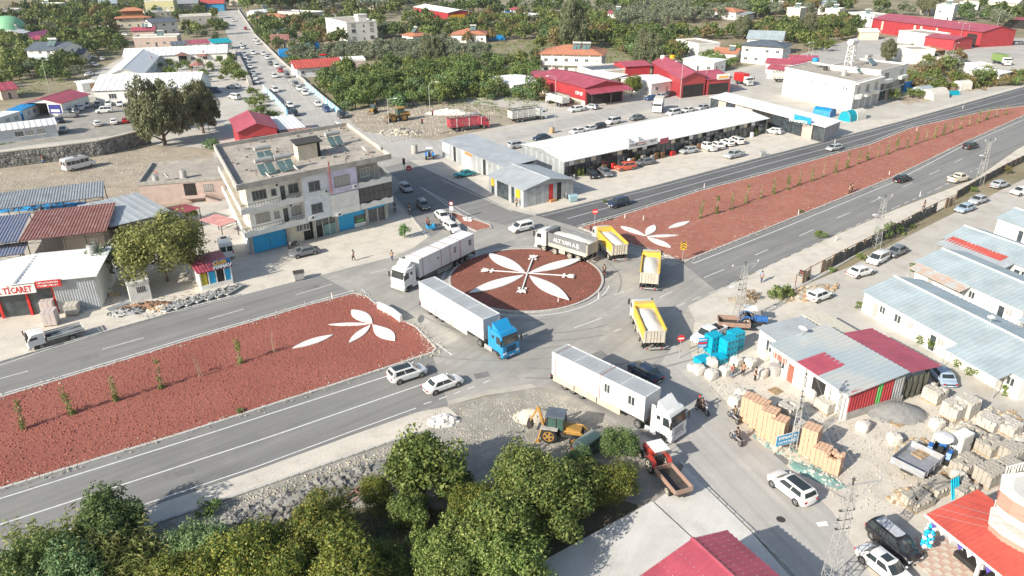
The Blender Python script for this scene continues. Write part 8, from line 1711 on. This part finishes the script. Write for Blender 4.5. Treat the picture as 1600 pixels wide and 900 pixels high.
# tractors, trailers, backhoe, loader
def bigwheel(t,x,y,r,w,rim):wa,wb=wheel_meshes(r,w,rim);o=link('wheel',wa,t,(x,y,r));link('rim',wb,o)
def tractor(px,v,label,col,cab='flat'):
 p=P(*px,.8);p.z=.03;t=thing('tractor',label,'tractor',p,heading(*px,*v));m=paint('tractor_%d%d'%(col[0]*99,col[2]*99),col,.45)
 for s_ in(-1,1):bigwheel(t,-.8,s_*.75,.72,.42,m_rimw);bigwheel(t,1.25,s_*.62,.42,.28,m_rimw)
 q=MB();q.loft([[(x,y*k,z*1.0+dz)for y,z in((-.28,.75),(.28,.75),(.28,1.25),(.15,1.35),(-.15,1.35),(-.28,1.25))]for x,k,dz in((.1,1.05,.03),(1.5,.95,-.02),(1.7,.8,-.06))]);q.build('bonnet',m,t,smooth=30);lb_box(t,'chassis',m_iron,(-.9,-.25,.5,1.5,.25,.85))
 for s_ in(-1,1):q=MB();q.loft([[(x,s_*.55,z),(x,s_*.95,z),(x,s_*.95,z-.06),(x,s_*.55,z-.06)]for x,z in((-1.5,1.0),(-1.2,1.45),(-.6,1.55),(-.1,1.3))]);q.build('mudguard',m,t)
 lb_box(t,'seat',m_trim,(-.95,-.22,1.1,-.5,.22,1.25),(-.95,-.22,1.25,-.85,.22,1.65));q=MB();q.tube([(.1,0,1.3),(-.15,0,1.6)],.03);q.cyl((-.15,0,1.58),(-.13,0,1.62),.2,n=12);q.build('steering_wheel',m_iron,t);q=MB();q.cyl((.9,.15,1.3),(.9,.15,2.1),.045);q.build('exhaust',m_iron,t)
 q=MB();[q.cyl((x,y,1.2),(x*.95,y,2.35),.03,n=5)for x in(-1.1,.1)for y in(-.6,.6)];q.build('roof_frame',m_iron,t);q=MB();q.loft([[(math.cos(a)*s_-.5,math.sin(a)*s_*.75,z)for a in[math.pi/12+i*math.pi/6 for i in range(12)]]for s_,z in((1.0,2.32),(1.05,2.4),(.8,2.5))])if cab!='flat' else q.box(-1.25,-.72,2.35,.3,.72,2.43);q.build('canopy',m_wstone,t,smooth=35)
 return t
def trailer(px,v,label,col,L=3.6,W_=1.9,hs=.55,pl=False):
 p=P(*px,.9);p.z=.03;t=thing('farm_trailer',label,'trailer',p,heading(*px,*v));hw=W_/2;m=mat('trailer_'+col,{'rust':(.34,.22,.17),'grey':(.38,.40,.43)}[col],.7,.15,1,dirt=((.42,.38,.34),1))
 lb_box(t,'floor',mat('trailer_floor',(.3,.31,.34),.6,.15,1)if col=='grey' else m_iron,(-L/2,-hw,.85,L/2,hw,.93));
 for s_ in(-1,1):lb_box(t,'side_board',m,(-L/2,s_*hw-.03,.93,L/2,s_*hw+.03,.93+hs));lb_box(t,'side_rib',m,*[(x-.03,s_*(hw+.04)-.02,.85,x+.03,s_*(hw+.04)+.02,.93+hs)for x in(-L/3,0,L/3)]);bigwheel(t,-.5,s_*(hw-.05),.45,.26,m_rimw)
 for x in(-L/2,L/2):lb_box(t,'end_board',m,(x-.03,-hw,.93,x+.03,hw,.93+hs))
 lb_box(t,'chassis',m_iron,(-L/2,-.5,.6,L/2,.5,.85));q=MB();q.tube([(L/2,-.4,.7),(L/2+1.2,0,.6)],.05);q.tube([(L/2,.4,.7),(L/2+1.2,0,.6)],.05);q.build('drawbar',m_iron,t)
 return t
tractor((1022,715),(-10,-12),'red tractor with a flat white canopy, hitched to the rusty trailer',(.5,.05,.03));tr_=trailer((1052,752),(-26,-30),'rusty brown empty farm trailer standing on the concrete slab','rust',3.3,1.65,.45)
tractor((1176,500),(14,1),'blue tractor with a white canopy behind the lattice pylon',(.03,.15,.45));trailer((1146,506),(30,2),'rust red farm trailer behind the lattice pylon','rust',3.6)
tractor((1471,703),(8,-14),'blue tractor with a rounded white canopy in the supplies yard',(.03,.15,.45),'round');trailer((1432,722),(26,-22),'wide grey steel trailer carrying a pallet in the supplies yard','grey',3.6,2.8,.6)
tractor((671,242),(-2,-10),'bright blue tractor seen from behind at the workshops',(.02,.22,.65),'flat')
def digger(px,v,label,loader=False,sc=1.0):
 p=P(*px,.8);p.z=.03;t=thing('backhoe_loader' if not loader else 'wheel_loader',label,'digger',p,heading(*px,*v),None,sc)
 for s_ in(-1,1):bigwheel(t,-.9,s_*.85,.78,.5,m_org);bigwheel(t,1.5,s_*.85,.52 if not loader else .78,.4,m_org)
 lb_box(t,'chassis',m_iron,(-1.6,-.55,.6,1.9,.55,.95));q=MB();q.loft([[(x,y,z)for y,z in((-.5,.95),(.5,.95),(.45,h),(-.45,h))]for x,h in((.35,1.6),(1.9,1.35))]if not loader else[[(x,y,z)for y,z in((-.7,.9),(.7,.9),(.6,h),(-.6,h))]for x,h in((-2.3,1.7),(-.4,1.9))]);q.build('bonnet',m_org,t)
 c0=-.3;lb_box(t,'cab_roof',m_slate if not loader else m_org,(c0-1.0,-.75,2.62,c0+.75,.75,2.75));q=MB();[q.cyl((c0+x,y,.95),(c0+x*.9,y*.95,2.65),.05,n=5)for x in(-.9,0,.7)for y in(-.7,.7)];q.build('cab_frame',m_iron,t)
 q=MB();q.loft([[(c0+x,y,z)for x,y in((-.85,-.66),(.65,-.66),(.65,.66),(-.85,.66))]for z in(1.25,2.62)]);q.build('cab_glass',mat('green_glass',(.06,.12,.10),.1),t);lb_box(t,'mudguard',m_greyc if not loader else m_org,(-1.7,-1.1,1.45,-.1,-.6,1.55),(-1.7,.6,1.45,-.1,1.1,1.55))
 for s_ in(-1,1):q=MB();q.tube([(.4,s_*.62,1.3),(1.9,s_*.62,1.35),(2.7,s_*.62,.45)],.1);q.build('loader_arm',m_org,t)
 q=MB();q.loft([[(x,y,z)for x,z in((2.6,.1),(3.3,.08),(3.25,.14),(2.72,.3),(2.7,.9),(2.58,.9))]for y in(-1.15,1.15)]);q.build('front_bucket',mat('worn_steel',(.2,.16,.13),.6),t)
 if not loader:
  for a_,b_,nm,r_ in(((-1.6,0,1.0),(-2.1,.1,3.0),'boom',.16),((-2.1,.1,3.0),(-2.9,.2,1.3),'dipper',.13)):q=MB();q.cyl(a_,b_,r_,r_*.8,4);q.build(nm,m_org,t)
  q=MB();q.loft([[(x,y,z)for x,z in((-3.1,1.4),(-2.7,1.3),(-2.6,.7),(-3.0,.5),(-3.2,.8))]for y in(-.1,.5)]);q.build('rear_bucket',m_iron,t)
  for s_ in(-1,1):q=MB();q.tube([(-1.6,s_*.7,1.4),(-1.9,s_*1.0,.1)],.08);q.box(-2.1,s_*1.0-.2,0,-1.7,s_*1.0+.2,.1);q.build('stabiliser',m_org,t)
 return t
digger((876,674),(26,4),'yellow backhoe loader with a dark cab roof beside the grove',sc=1.02);digger((623,184),(-34,4),'large yellow wheel loader working at the rubble heap',True,1.25);digger((583,172),(-10,6),'smaller yellow excavator left of the wheel loader',False,.8)
# goods of the supplies yard
_pal={}
def stack(px,rot,label,kind='brick',nx=3,ny=3,nz=4,s=(.36,.36,.24),name=None,group=None,loose=0,sc=1.0):
 """a pallet of bricks / blocks / pavers, every visible unit a piece"""
 p=P2(*px)+Vector((0,0,.03));m={'brick':m_brick,'block':m_blockg,'paver':mat('paver_grey',(.40,.37,.32),.95,.1,2,island=.12),'box':mat('carton',(.55,.48,.46),.9,.1,2,island=.12)}[kind]
 t=thing(name or 'stack_of_'+kind+'s',label,kind+' stack',p,rot,group,sc);k=(kind,s)
 if k not in _pal:q=MB();a,b,c=s[0]/2-.012,s[1]/2-.012,s[2]-.015;q.loft([[(-a,-b,0),(a,-b,0),(a,b,0),(-a,b,0)],[(-a,-b,c-.02),(a,-b,c-.02),(a,b,c-.02),(-a,b,c-.02)],[(-a+.02,-b+.02,c),(a-.02,-b+.02,c),(a-.02,b-.02,c),(-a+.02,b-.02,c)]]);_pal[k]=q.mesh(kind,m)
 q=MB();w,d=nx*s[0]/2,ny*s[1]/2
 for x in(-w,-.05,w-.1):q.box(x,-d,0,x+.1,d,.1)
 for i in range(5):y=-d+i*(2*d-.1)/4;q.box(-w,y,.1,w,y+.1,.13)
 q.build('pallet',m_wood,t)
 for z in range(nz):
  for i in range(nx):
   for j in range(ny):
    if z<nz-1 and 0<i<nx-1 and 0<j<ny-1:continue
    if z==nz-1 and rnd.random()<loose:continue
    link(kind,_pal[k],t,((i+.5)*s[0]-w+rnd.uniform(-.01,.01),(j+.5)*s[1]-d+rnd.uniform(-.01,.01),.13+z*s[2]),rnd.uniform(-.03,.03)if not(loose and z==nz-1)else rnd.uniform(-.6,.6))
 return t
yr=2.45
for px,nz,lb,lo in(((1169,657),9,'tall stack of orange bricks, first from the left behind the motorcycles',0),((1184,669),10,'tall stack of orange bricks, second from the left, with the highest top',0),((1198,682),10,'tall stack of orange bricks, third from the left',0),((1213,692),9,'tall stack of orange bricks just left of the slender lattice pole',0),((1262,710),10,'tall slatted stack of orange bricks right of the slender pole',0),((1281,724),5,'low stack of orange bricks between the slatted one and the loose topped one',0),((1300,735),5,'orange brick stack with loose bricks heaped on top',.5)):stack(px,yr,lb,'brick',4,4,nz+2,(.35,.35,.24),loose=lo)
for px,nz,lb in(((1228,662),8,'grey block stack behind the brick stacks, farther one'),((1243,684),6,'grey block stack right of the slender pole, nearer one'),((1290,640),4,'grey block stack at the dark doorway of the supplies shed'),((1458,625),5,'pale block stack beside the dark net of the shed, farther one'),((1487,652),6,'tall pale block stack beside the lane'),((1507,648),7,'big grey block stack with shaded end by the lane'),((1545,668),4,'pale stone stack near the lane, right of the big grey one'),((1575,675),4,'pale wrapped stack at the right edge by the lane')):stack(px,.5,lb,'block',4,4,nz,(.42,.42,.26),loose=.1)
for px,nz,lb in(((1512,690),4,'wide grey paver stack behind the white cabinet'),((1545,705),4,'grey paver stack, right of the wide one'),((1582,715),4,'grey paver stack near the salmon house'),((1506,735),4,'curved grey paver stack by the trailer'),((1543,752),5,'tall grey paver stack in front of the salmon house'),((1578,738),4,'grey paver stack against the salmon balcony'),((1500,770),3,'grey paver stack beside the turquoise sheet'),((1432,788),3,'loosely stacked pavers at the corner of the pavilion'),((1463,768),3,'mixed paver stack with reddish blocks before the pavilion')):stack(px,.45,lb,'paver',5,4,nz,(.44,.40,.27),loose=.12)
for i,(px,nz)in enumerate((((82,506),6),((79,490),6),((86,474),6),((92,460),6))):stack(px,.25,'carton stack in the row before the shop, '+('nearest the old flatbed truck','second from the flatbed truck','third from the flatbed truck','nearest the corrugated wall')[i],'box',3,3,nz,(.5,.5,.3))
for i,(px,nz)in enumerate((((115,490),4),((122,470),4),((110,478),3))):stack(px,.25,'beige pallet load '+('behind the cab of the old flatbed truck','in front of the corrugated wall','between the carton row and the leaning profiles')[i],'block',3,3,nz,(.5,.5,.32))
def pallet(px,label,rot=.4,z=.03,tilt=0):
 t=thing('wooden_pallet',label,'pallet',P2(*px)+Vector((0,0,z)),rot)
 if tilt:t.rotation_euler=(tilt,0,rot)
 for i in range(6):lb_box(t,'slat',m_wood,(-.6,-.5+i*.18,.1,.6,-.39+i*.18,.125))
 for x in(-.6,-.05,.5):lb_box(t,'bearer',m_wood,(x,-.5,0,x+.1,.51,.1))
for px,lb,tl in(((1381,648),'pale pallet lying on the grey gravel heap',.3),((1403,662),'pallet on the near edge of the gravel heap',.1),((1211,612),'pallet of slats behind the brick stacks',0),((1475,747),'pallet heap beside the grey steel trailer',.1),((1434,724),'pallet lying in the grey steel trailer',0),((1497,660),'pallet leaning on the pale block stack',1.1),((1168,572),'orange wooden frame behind the turquoise crates',1.0),((180,463),'small orange wooden fence piece by the utility kiosk',1.2)):pallet(px,lb,.5,.95 if 'in the grey' in lb else .03,tl)
def bag(px,label,s=.55,m=None,rot=0):
 t=thing('bulk_bag',label,'bulk bag',P2(*px),rot);q=MB();N=12;rg=[]
 for z,k in((0,.9),(.1,1.03),(.5,1.06),(.95,1.0),(1.05,.8),(1.08,.2)):rg.append([(math.copysign(abs(math.cos(a))**.4,math.cos(a))*s*k*(1+rnd.uniform(-.06,.06)),math.copysign(abs(math.sin(a))**.4,math.sin(a))*s*k*(1+rnd.uniform(-.06,.06)),z*s*1.6)for a in[2*math.pi*i/N for i in range(N)]])
 q.loft(rg);q.build('sack',m or m_bag,t,smooth=True)
 for a in(.8,2.3,3.9,5.5):q=MB();c=(math.cos(a)*s*.75,math.sin(a)*s*.75);q.tube([(c[0],c[1],s*1.4),(c[0]*.9,c[1]*.9,s*2.0),(c[0]*.5,c[1]*.5,s*1.75)],.025,4);q.build('loop',m or m_bag,t)
for px,lb in(((1092,583),'bulk bag left of the front row, nearest the no entry sign'),((1111,590),'bulk bag with a folded top, second in the front row'),((1112,572),'bulk bag under the turquoise crates'),((1133,585),'bulk bag beside the person in red'),((1150,570),'bulk bag behind the person in brown'),((1172,572),'bulk bag right of the person in brown'),((1189,588),'bulk bag the person in black leans on'),((1195,560),'bulk bag near the office wall'),((1147,632),'white wrapped bag left of the tall brick stacks'),((1158,622),'white bag behind the tall brick stacks'),((1347,672),'white bulk bag in front of the red striped wall'),((1396,692),'white bulk bag by the pink brick pallet'),((1462,668),'pink printed bag pile beside the gravel heap, upper'),((1467,690),'pink printed bag pile near the tractor canopy'),((1270,620),'bulk bag at the mouth of the supplies shed'),((1282,612),'second bulk bag at the mouth of the supplies shed'),((1495,752),'white bag beside the turquoise sheet'),((1080,578),'small pile of grey sacks at the foot of the no entry sign')):bag(px,lb,.56 if 'small' not in lb else .38,rot=rnd.random())
def crates(px,n,label,rot=.5):
 t=thing('crate_stack',label,'crate stack',P2(*px),rot);m=mat('turq_crate',(.0,.38,.55),.5,.08,1.5)
 for k in range(n):
  z=k*.72;lb_box(t,'crate',m,(-.8,-.65,z+.03,.8,.65,z+.70));
  lb_box(t,'crate_slots',m_iron,*[(x,-.66,z+.3,x+.22,-.645,z+.5)for x in(-.6,-.1,.4)],*[(.795,y,z+.3,.81,y+.2,z+.5)for y in(-.4,.1)])
for px,n,lb in(((1113,548),3,'turquoise crate stack, left one of the tall pair'),((1136,554),3,'turquoise crate stack, front right, tall'),((1147,543),3,'turquoise crate stack, rearmost and tallest looking'),((1098,567),1,'turquoise crate stack, lowest, behind the front bags'),((1122,565),1,'turquoise crate, low, below the tall pair')):crates(px,n,lb)
t=thing('price_board','small red and blue price board left of the turquoise crates','sign',P2(1096,552),.1);lb_box(t,'board',m_blue,(-.5,-.03,.8,.5,0,2.0));lb_box(t,'band',m_redp,(-.5,-.045,1.2,.5,-.031,1.45));lb_box(t,'post',m_iron,(-.45,0,0,-.4,.05,2),(.4,0,0,.45,.05,2));marks(t,-.4,.4,1.75,.2,-.05,m_wstone);marks(t,-.4,.4,1.0,.16,-.05,m_wstone)
t=thing('direction_sign','blue road direction sign with white lettering by the slender pole','road sign',P2(1227,706),.35);lb_box(t,'plate',m_blue,(-1.2,-.03,.9,1.2,.02,2.0));lb_box(t,'border',m_wstone,(-1.22,-.032,2.0,1.22,.022,2.03),(-1.22,-.032,.87,1.22,.022,.9));lb_box(t,'post',m_galv,(-.9,.03,0,-.82,.1,2),(.82,.03,0,.9,.1,2));marks(t,-1.0,.95,1.68,.3,-.035,m_wstone);marks(t,-1.0,.8,1.2,.26,-.035,m_wstone)
t=thing('appliance_cabinet','tall white metal cabinet standing beside the paver stacks','cabinet',P2(1497,708),.5);lb_box(t,'body',m_wstone,(-.8,-.5,0,.8,.5,2.2));lb_box(t,'door',m_bag,(-.7,-.53,.1,.7,-.501,2.1));lb_box(t,'handle',m_iron,(.5,-.56,1.0,.55,-.531,1.3))
t=thing('plastic_sheet','turquoise plastic sheet hanging between pavers and the pavilion roof','sheet',P2(1488,775),.5);q=MB();q.corr((-.6,-.3,0),(.6,-.3,0),(.6,.2,1.8),(-.6,.2,1.8),.3,.05);q.build('sheet',m_cyan,t);lb_box(t,'rail',m_wood,(-.65,.18,1.78,.65,.24,1.84))
t=thing('balloon_column','column of blue and white balloons at the front of the pavilion','balloons',P2(1442,868),0);q=MB();q.cyl((0,0,0),(0,0,2.6),.04);q.build('stand',m_iron,t)
for i in range(26):q=MB();a=i*1.3;q.ball((math.cos(a)*.25,math.sin(a)*.25,.9+i*.07),.17,8,6);q.build('balloon',m_wstone if i%3==0 else m_cyan if i%3==1 else m_shut,t,smooth=True)
t=thing('bar_table','white draped bar table under the edge of the pavilion roof','table',P2(1532,895),0);q=MB();q.loft([[(math.cos(a)*r,math.sin(a)*r,z)for a in[i*math.pi/8 for i in range(16)]]for z,r in((0,.42),(.6,.2),(1.05,.42))]);q.build('cloth',m_wstone,t,smooth=True);q=MB();q.cyl((0,0,1.06),(0,0,1.1),.45,n=16);q.build('table_top',m_bag,t)
root=link('tiled_paving',None,kind='structure');o_=P2(1462,832);ux=(P2(1560,905)-o_).normalized();uy=Vector((-ux.y,ux.x,0));root.location=o_
q=MB();q.box(-.235,-.235,0,.235,.235,.03);tm=[q.mesh('tile',mat('tile_red',(.60,.43,.35),.85,.1,2)),q.mesh('tile',mat('tile_buff',(.66,.60,.51),.85,.1,2))]
for i in range(16):
 for j in range(9):v=ux*i*.49-uy*j*.49;link('tile',tm[(i+j)%2],root,(v.x,v.y,.03),math.atan2(ux.y,ux.x))
for px,m,lb in(((1263,203),m_yel,'yellow parasol before the narrow shop row'),((1281,205),m_redp,'red parasol before the narrow shop row')):
 t=thing('parasol',lb,'parasol',P2(px[0],px[1]+9));q=MB();q.loft([[(math.cos(a)*r,math.sin(a)*r,z)for a in[i*math.pi/4 for i in range(8)]]for z,r in((2.2,1.9),(2.9,.1))]);q.build('canopy',m,t);q=MB();q.cyl((0,0,0),(0,0,2.9),.04);q.build('pole',m_wstone,t)
def rack(px,rot,label,seed,n=70,L=3.4):
 r_=random.Random(seed);t=thing('produce_rack',label,'rack',P2(*px),rot);lb_box(t,'tray',m_wstone,(-.5,-L/2,.28,-.45,L/2,.5),(.45,-L/2,.28,.5,L/2,.5),(-.5,-L/2,.28,.5,L/2,.31));lb_box(t,'leg',m_galv,*[(x,y,0,x+.05,y+.05,.3)for x in(-.45,.4)for y in(-L/2,L/2-.1)]);q=MB();g2=MB()
 for i in range(n):(q if i%3 else g2).box(*(lambda x,y,z,a,b,c:(x,y,z,x+a,y+b,z+c))(r_.uniform(-.42,.2),r_.uniform(-L/2,L/2-.3),.32+r_.random()*.12,r_.uniform(.08,.25),r_.uniform(.1,.3),r_.uniform(.06,.16)))
 q.build('wares',m_galv,t,kind='stuff');g2.build('wares',m_iron,t,kind='stuff')
for i,px in enumerate(((365,455),(350,459),(335,463),(319,467),(303,472),(287,477),(271,481))):rack(px,1.0-math.pi/2+.2,'slanting tray of small metal wares, '+('first from the right end','second from the right end','third from the right end','middle one of the seven','third from the left end','second from the left end','first at the left, beside the cartons')[i],i)
def heap(px,rx,ry,h,n,m,label,s=.25,rot=0,cat='heap',name='rubble_heap',m2=None,kindp='rock'):
 r_=random.Random(int(px[0]*3+px[1]));t=thing(name,label,cat,P2(*px),rot);mb=[MB(),MB()]
 for i in range(n):
  a=r_.uniform(0,6.28);k=r_.random()**.6;x=math.cos(a)*rx*k;y=math.sin(a)*ry*k;z=h*(1-k**1.6)*r_.uniform(.7,1.0);ss=s*r_.uniform(.5,1.5);o=mb[i%2 if m2 else 0];st_=rnd.getstate();rnd.seed(i);o.ball((x,y,z),ss,5,3,sq=(r_.uniform(.8,1.4),r_.uniform(.7,1.2),r_.uniform(.5,.9)),jit=.25);rnd.setstate(st_)
 q=MB();N=14;q.loft([[(math.cos(i*2*math.pi/N)*rx*k*r_.uniform(.93,1.05),math.sin(i*2*math.pi/N)*ry*k*r_.uniform(.93,1.05),z)for i in range(N)]for k,z in((1.0,0),(.75,h*.45),(.4,h*.8),(.05,h))]);q.build('core',m,t,smooth=True)
 mb[0].build(kindp,m,t,kind='stuff');
 if m2:mb[1].build(kindp,m2,t,kind='stuff')
 return t
hg=mat('gravel_grey',(.24,.24,.235),.95,.1,2,island=.15)
heap((1400,646),3.0,2.0,1.1,260,hg,'large grey gravel heap beside the red striped shed wall',.1,cat='gravel heap',name='gravel_heap');heap((835,652),2.2,1.4,.9,90,m_rubble,'pale sand heap behind the backhoe loader',.14)
heap((624,208),5.5,2.6,1.2,240,m_rubble,'rubble heap with broken slabs under the wheel loader',.35,m2=m_rock);heap((700,178),6,2,1.3,200,m_load,'heap of white stones behind the red truck',.3);heap((612,162),3.4,2.4,2.4,50,hg,'grey conical heap behind the excavator',.12);heap((740,184),3,2,1.6,40,hg,'small grey heap behind the cab of the red truck',.12)
heap((300,860),0.1,.1,.1,1,m_rock,'single grey stone at the edge of the grove',.2,name='stone',cat='stone')
for px,rx,ry,lb in(((455,790),5.5,1.3,'left stretch of the dark boulder bank below the footway'),((515,767),4.5,1.4,'middle stretch of the boulder bank below the footway'),((570,745),4.5,1.3,'right stretch of the boulder bank, largest stones'),((380,815),5,1.3,'crumbled grey earth bank at the left end of the boulders')):heap(px,rx,ry,.8,130,m_rock,lb,.34,.35,'boulder bank','boulder_bank')
heap((692,660),1.6,1.0,.3,26,m_conc,'broken kerb stones where the footway ends',.3,cat='rubble');heap((1228,705),3.2,.9,.25,110,m_rubble,'litter of pale rubble at the foot of the slender pole',.14,-.8,'rubble',m2=mat('teal_net',(.2,.36,.33),.8));heap((1275,742),2.6,.9,.25,90,mat('teal_net',(.2,.36,.33),.8),'tangle of greenish netting and litter below the brick stacks',.13,-.8,'litter',m2=m_bag)
heap((1265,458),5,1.6,.6,120,m_rubble,'debris and planks on the rough bank by the white hatchback',.3,.5,'debris',m2=m_wood);heap((1160,470),2,1.4,.4,40,m_dirt,'low dirt mound behind the rust red trailer',.2)
heap((228,480),3.6,1.2,.7,190,mat('rust_parts',(.28,.16,.1),.8,.2,3,island=.3),'heap of rusty and brown hardware between the kiosks',.16,.3,'hardware heap','hardware_heap',m_iron);heap((200,488),2.4,1.2,.6,120,m_galv,'heap of grey metal fittings left of the rusty heap',.18,.3,'hardware heap','hardware_heap',m_iron);heap((255,482),2,.8,.4,60,m_wood,'row of cardboard boxes along the pavement',.22,.3,'boxes','carton_row',m_bag)
heap((150,460),2.6,1.4,1.0,60,m_bag,'pile of white sheeting in front of the utility kiosk',.3,.2,'pile','sheeting_pile',m_greyc);heap((60,325),8,1.2,.9,80,m_tarp,'dark blue covered goods under the long grey shed roof',.35,.27,'goods','covered_goods',m_slate)
for px,lb,rot in(((135,478),'bundle of long grey profiles leaning before the corrugated wall',1.9),((195,478),'bundle of corrugated sheets on the ground by the fittings heap',.9)):
 t=thing('metal_profiles',lb,'metal profiles',P2(*px),rot)
 for i in range(6):q=MB();q.cyl((-2,i*.16,.1),(2,i*.16+.1,1.6 if 'leaning' in lb else .25),.06,n=4);q.build('profile',m_steell,t)
for i in range(9):
 t=thing('white_bucket','white pot in the row along the shop step','pot',P2(2+i*6.2,492-i*1.7),0,'white pots along the shop step');q=MB();q.cyl((0,0,0),(0,0,.42),.2,.26,10);q.build('pot',m_wstone,t)
def drum(px,label,m,r=.3,h=.9):t=thing('drum',label,'drum',P2(*px));q=MB();q.cyl((0,0,0),(0,0,h),r,n=14);[q.cyl((0,0,h*k),(0,0,h*k+.03),r+.015,n=14)for k in(.33,.66)];q.build('barrel',m,t,smooth=35);q=MB();q.cyl((0,0,h),(0,0,h+.02),r*.9,n=14);q.build('lid',m_galv,t)
drum((1209,585),'large galvanised drum at the office wall',m_galv,.6,1.2);drum((862,208),'rusty drum at the foot of the street lamp by the shop row',m_wood,.6,1.5);drum((648,240),'grey dented bin near the blue tractor',m_greyc,.7,2.0)
t=thing('rusty_frame','rusty red steel frame lying by the boulder bank','frame',P2(560,775),.9)
for a,b in(((-1.2,-.4,.2),(1.2,-.4,.6)),((-1.2,.4,.2),(1.2,.4,.6)),((-1.2,-.4,.2),(-1.2,.4,.2)),((0,-.4,.4),(0,.4,.4)),((1.2,-.4,.6),(1.2,.4,.6)),((1.2,-.4,.6),(1.3,-.4,0)),((1.2,.4,.6),(1.3,.4,0))):q=MB();q.cyl(a,b,.06,n=4);q.build('bar',m_rust,t)
for k,px in enumerate(((1462,440),(1478,446),(1500,455),(1512,462),(1563,490),(1575,497),(1586,604),(1596,610))):
 t=thing('laundry','washing hung to dry in front of the cabin rows','laundry',P2(*px),-.75,'washing hung along the cabin rows')
 q=MB();q.cyl((-1,0,1.9),(1,0,1.9),.015,n=3);q.cyl((-1,0,0),(-1,0,1.9),.03,n=4);q.build('line',m_galv,t)
 for i in range(3):q=MB();q.corr((-.9+i*.62,0,1.0-.2*((i+k)%2)),(-.4+i*.62,0,1.0-.2*((i+k)%2)),(-.4+i*.62,.01,1.88),(-.9+i*.62,.01,1.88),.2,.03);q.build('cloth',rnd.choice([m_bag,m_slate,m_brown,m_wstone,m_iron]),t)
circ_px=[(705,432),(740,405),(825,390),(905,403),(940,437),(905,473),(820,488),(740,468)]
def scatter(px,n,m,label,s0,s1,z,edge=0):
 poly=[tuple(P2(*p).xy)for p in px];xs=[p[0]for p in poly];ys=[p[1]for p in poly];r_=random.Random(n);mb=MB();k=0
 while k<n:
  if edge:
   i=r_.randrange(len(poly));a,b=Vector(poly[i]),Vector(poly[(i+1)%len(poly)]);c=a.lerp(b,r_.random());x=c.x+r_.gauss(0,edge);y=c.y+r_.gauss(0,edge)
  else:x=r_.uniform(min(xs),max(xs));y=r_.uniform(min(ys),max(ys))
  if not edge and not inside((x,y),poly):continue
  k+=1;s_=r_.uniform(s0,s1);a=r_.uniform(0,6);mb.add([(x+math.cos(a+j*1.57)*s_*r_.uniform(.7,1.2),y+math.sin(a+j*1.57)*s_*r_.uniform(.7,1.2),z)for j in range(4)]+[(x,y,z+s_*.9)],[(0,1,4),(1,2,4),(2,3,4),(3,0,4)])
 mb.build('loose_stones',m,label=label,kind='stuff')
mrs=mat('red_stone',(.33,.11,.082),.98,.15,2,island=.25);YD=[(1060,560),(1130,560),(1200,600),(1330,660),(1500,620),(1640,720),(1640,800),(1500,760),(1440,800),(1330,800),(1190,690)]
scatter(medL,6000,mrs,'red stones of the left median',.04,.13,.125);scatter(medR,5000,mrs,'red stones of the right median',.05,.15,.125);scatter(circ_px,2500,mrs,'red stones of the round island',.04,.12,.2)
scatter(medL,900,m_rubble,'pale crumbs along the left median kerb',.04,.13,.13,.5);scatter(medR,900,m_rubble,'pale crumbs along the right median kerb',.04,.14,.13,.5)
scatter([(640,646),(850,612),(1000,690),(900,760),(700,720)],2200,m_rubble,'gravel by the junction',.03,.11,.012);scatter(YD,2600,m_rubble,'chips and litter over the supplies yard',.03,.12,.034);scatter([(-60,905),(232,826),(400,768),(650,682),(700,730),(480,800),(200,900)],2600,m_rubble,'stones on the bank below the footway',.04,.16,.012);scatter([(150,470),(370,455),(375,462),(230,498)],500,m_iron,'small litter around the wares',.04,.1,.02);scatter([(0,270),(230,232),(330,260),(290,320),(0,330)],1400,m_rubble,'stones in the dirt lot',.06,.2,.012);scatter([(520,190),(600,162),(780,165),(760,200),(620,222)],1500,m_rubble,'stones of the digging site',.08,.28,.02)
for i,(px,rx,ry)in enumerate((((1425,700),2.2,1),((1478,718),2,1),((1538,650),2.2,1),((1570,655),2,1.2),((1500,672),2,1),((1340,640),1.6,.8),((1410,775),1.6,.8),((1598,690),2,1))):heap(px,rx,ry,.5,70,m_rubble,'broken pale stone and offcuts '+('left of the blue tractor with the grey trailer','between that tractor and the white cabinet','behind the wide grey paver stack','by the lane, before the pale wrapped stack','left of the white cabinet top','before the red striped shed wall','at the pavilion corner pavers','at the right edge above the salmon house')[i],.2,.5,'rubble',m2=m_wood if i%3==0 else m_blockg)
# a thin veil of air over the whole place
hz=MB();hz.box(-900,5,-1,900,1300,43.5);ho=hz.build('haze',bpy.data.materials.new('haze'),kind='stuff');hm=ho.data.materials[0];hm.use_nodes=True;n=hm.node_tree.nodes;n.remove(n['Principled BSDF'])
pv=n.new('ShaderNodeVolumePrincipled');pv.inputs['Density'].default_value=.0001;pv.inputs['Color'].default_value=(.9,.94,1,1);pv.inputs['Anisotropy'].default_value=.2;hm.node_tree.links.new(pv.outputs[0],n['Material Output'].inputs['Volume'])
bpy.data.scenes.remove(TS)
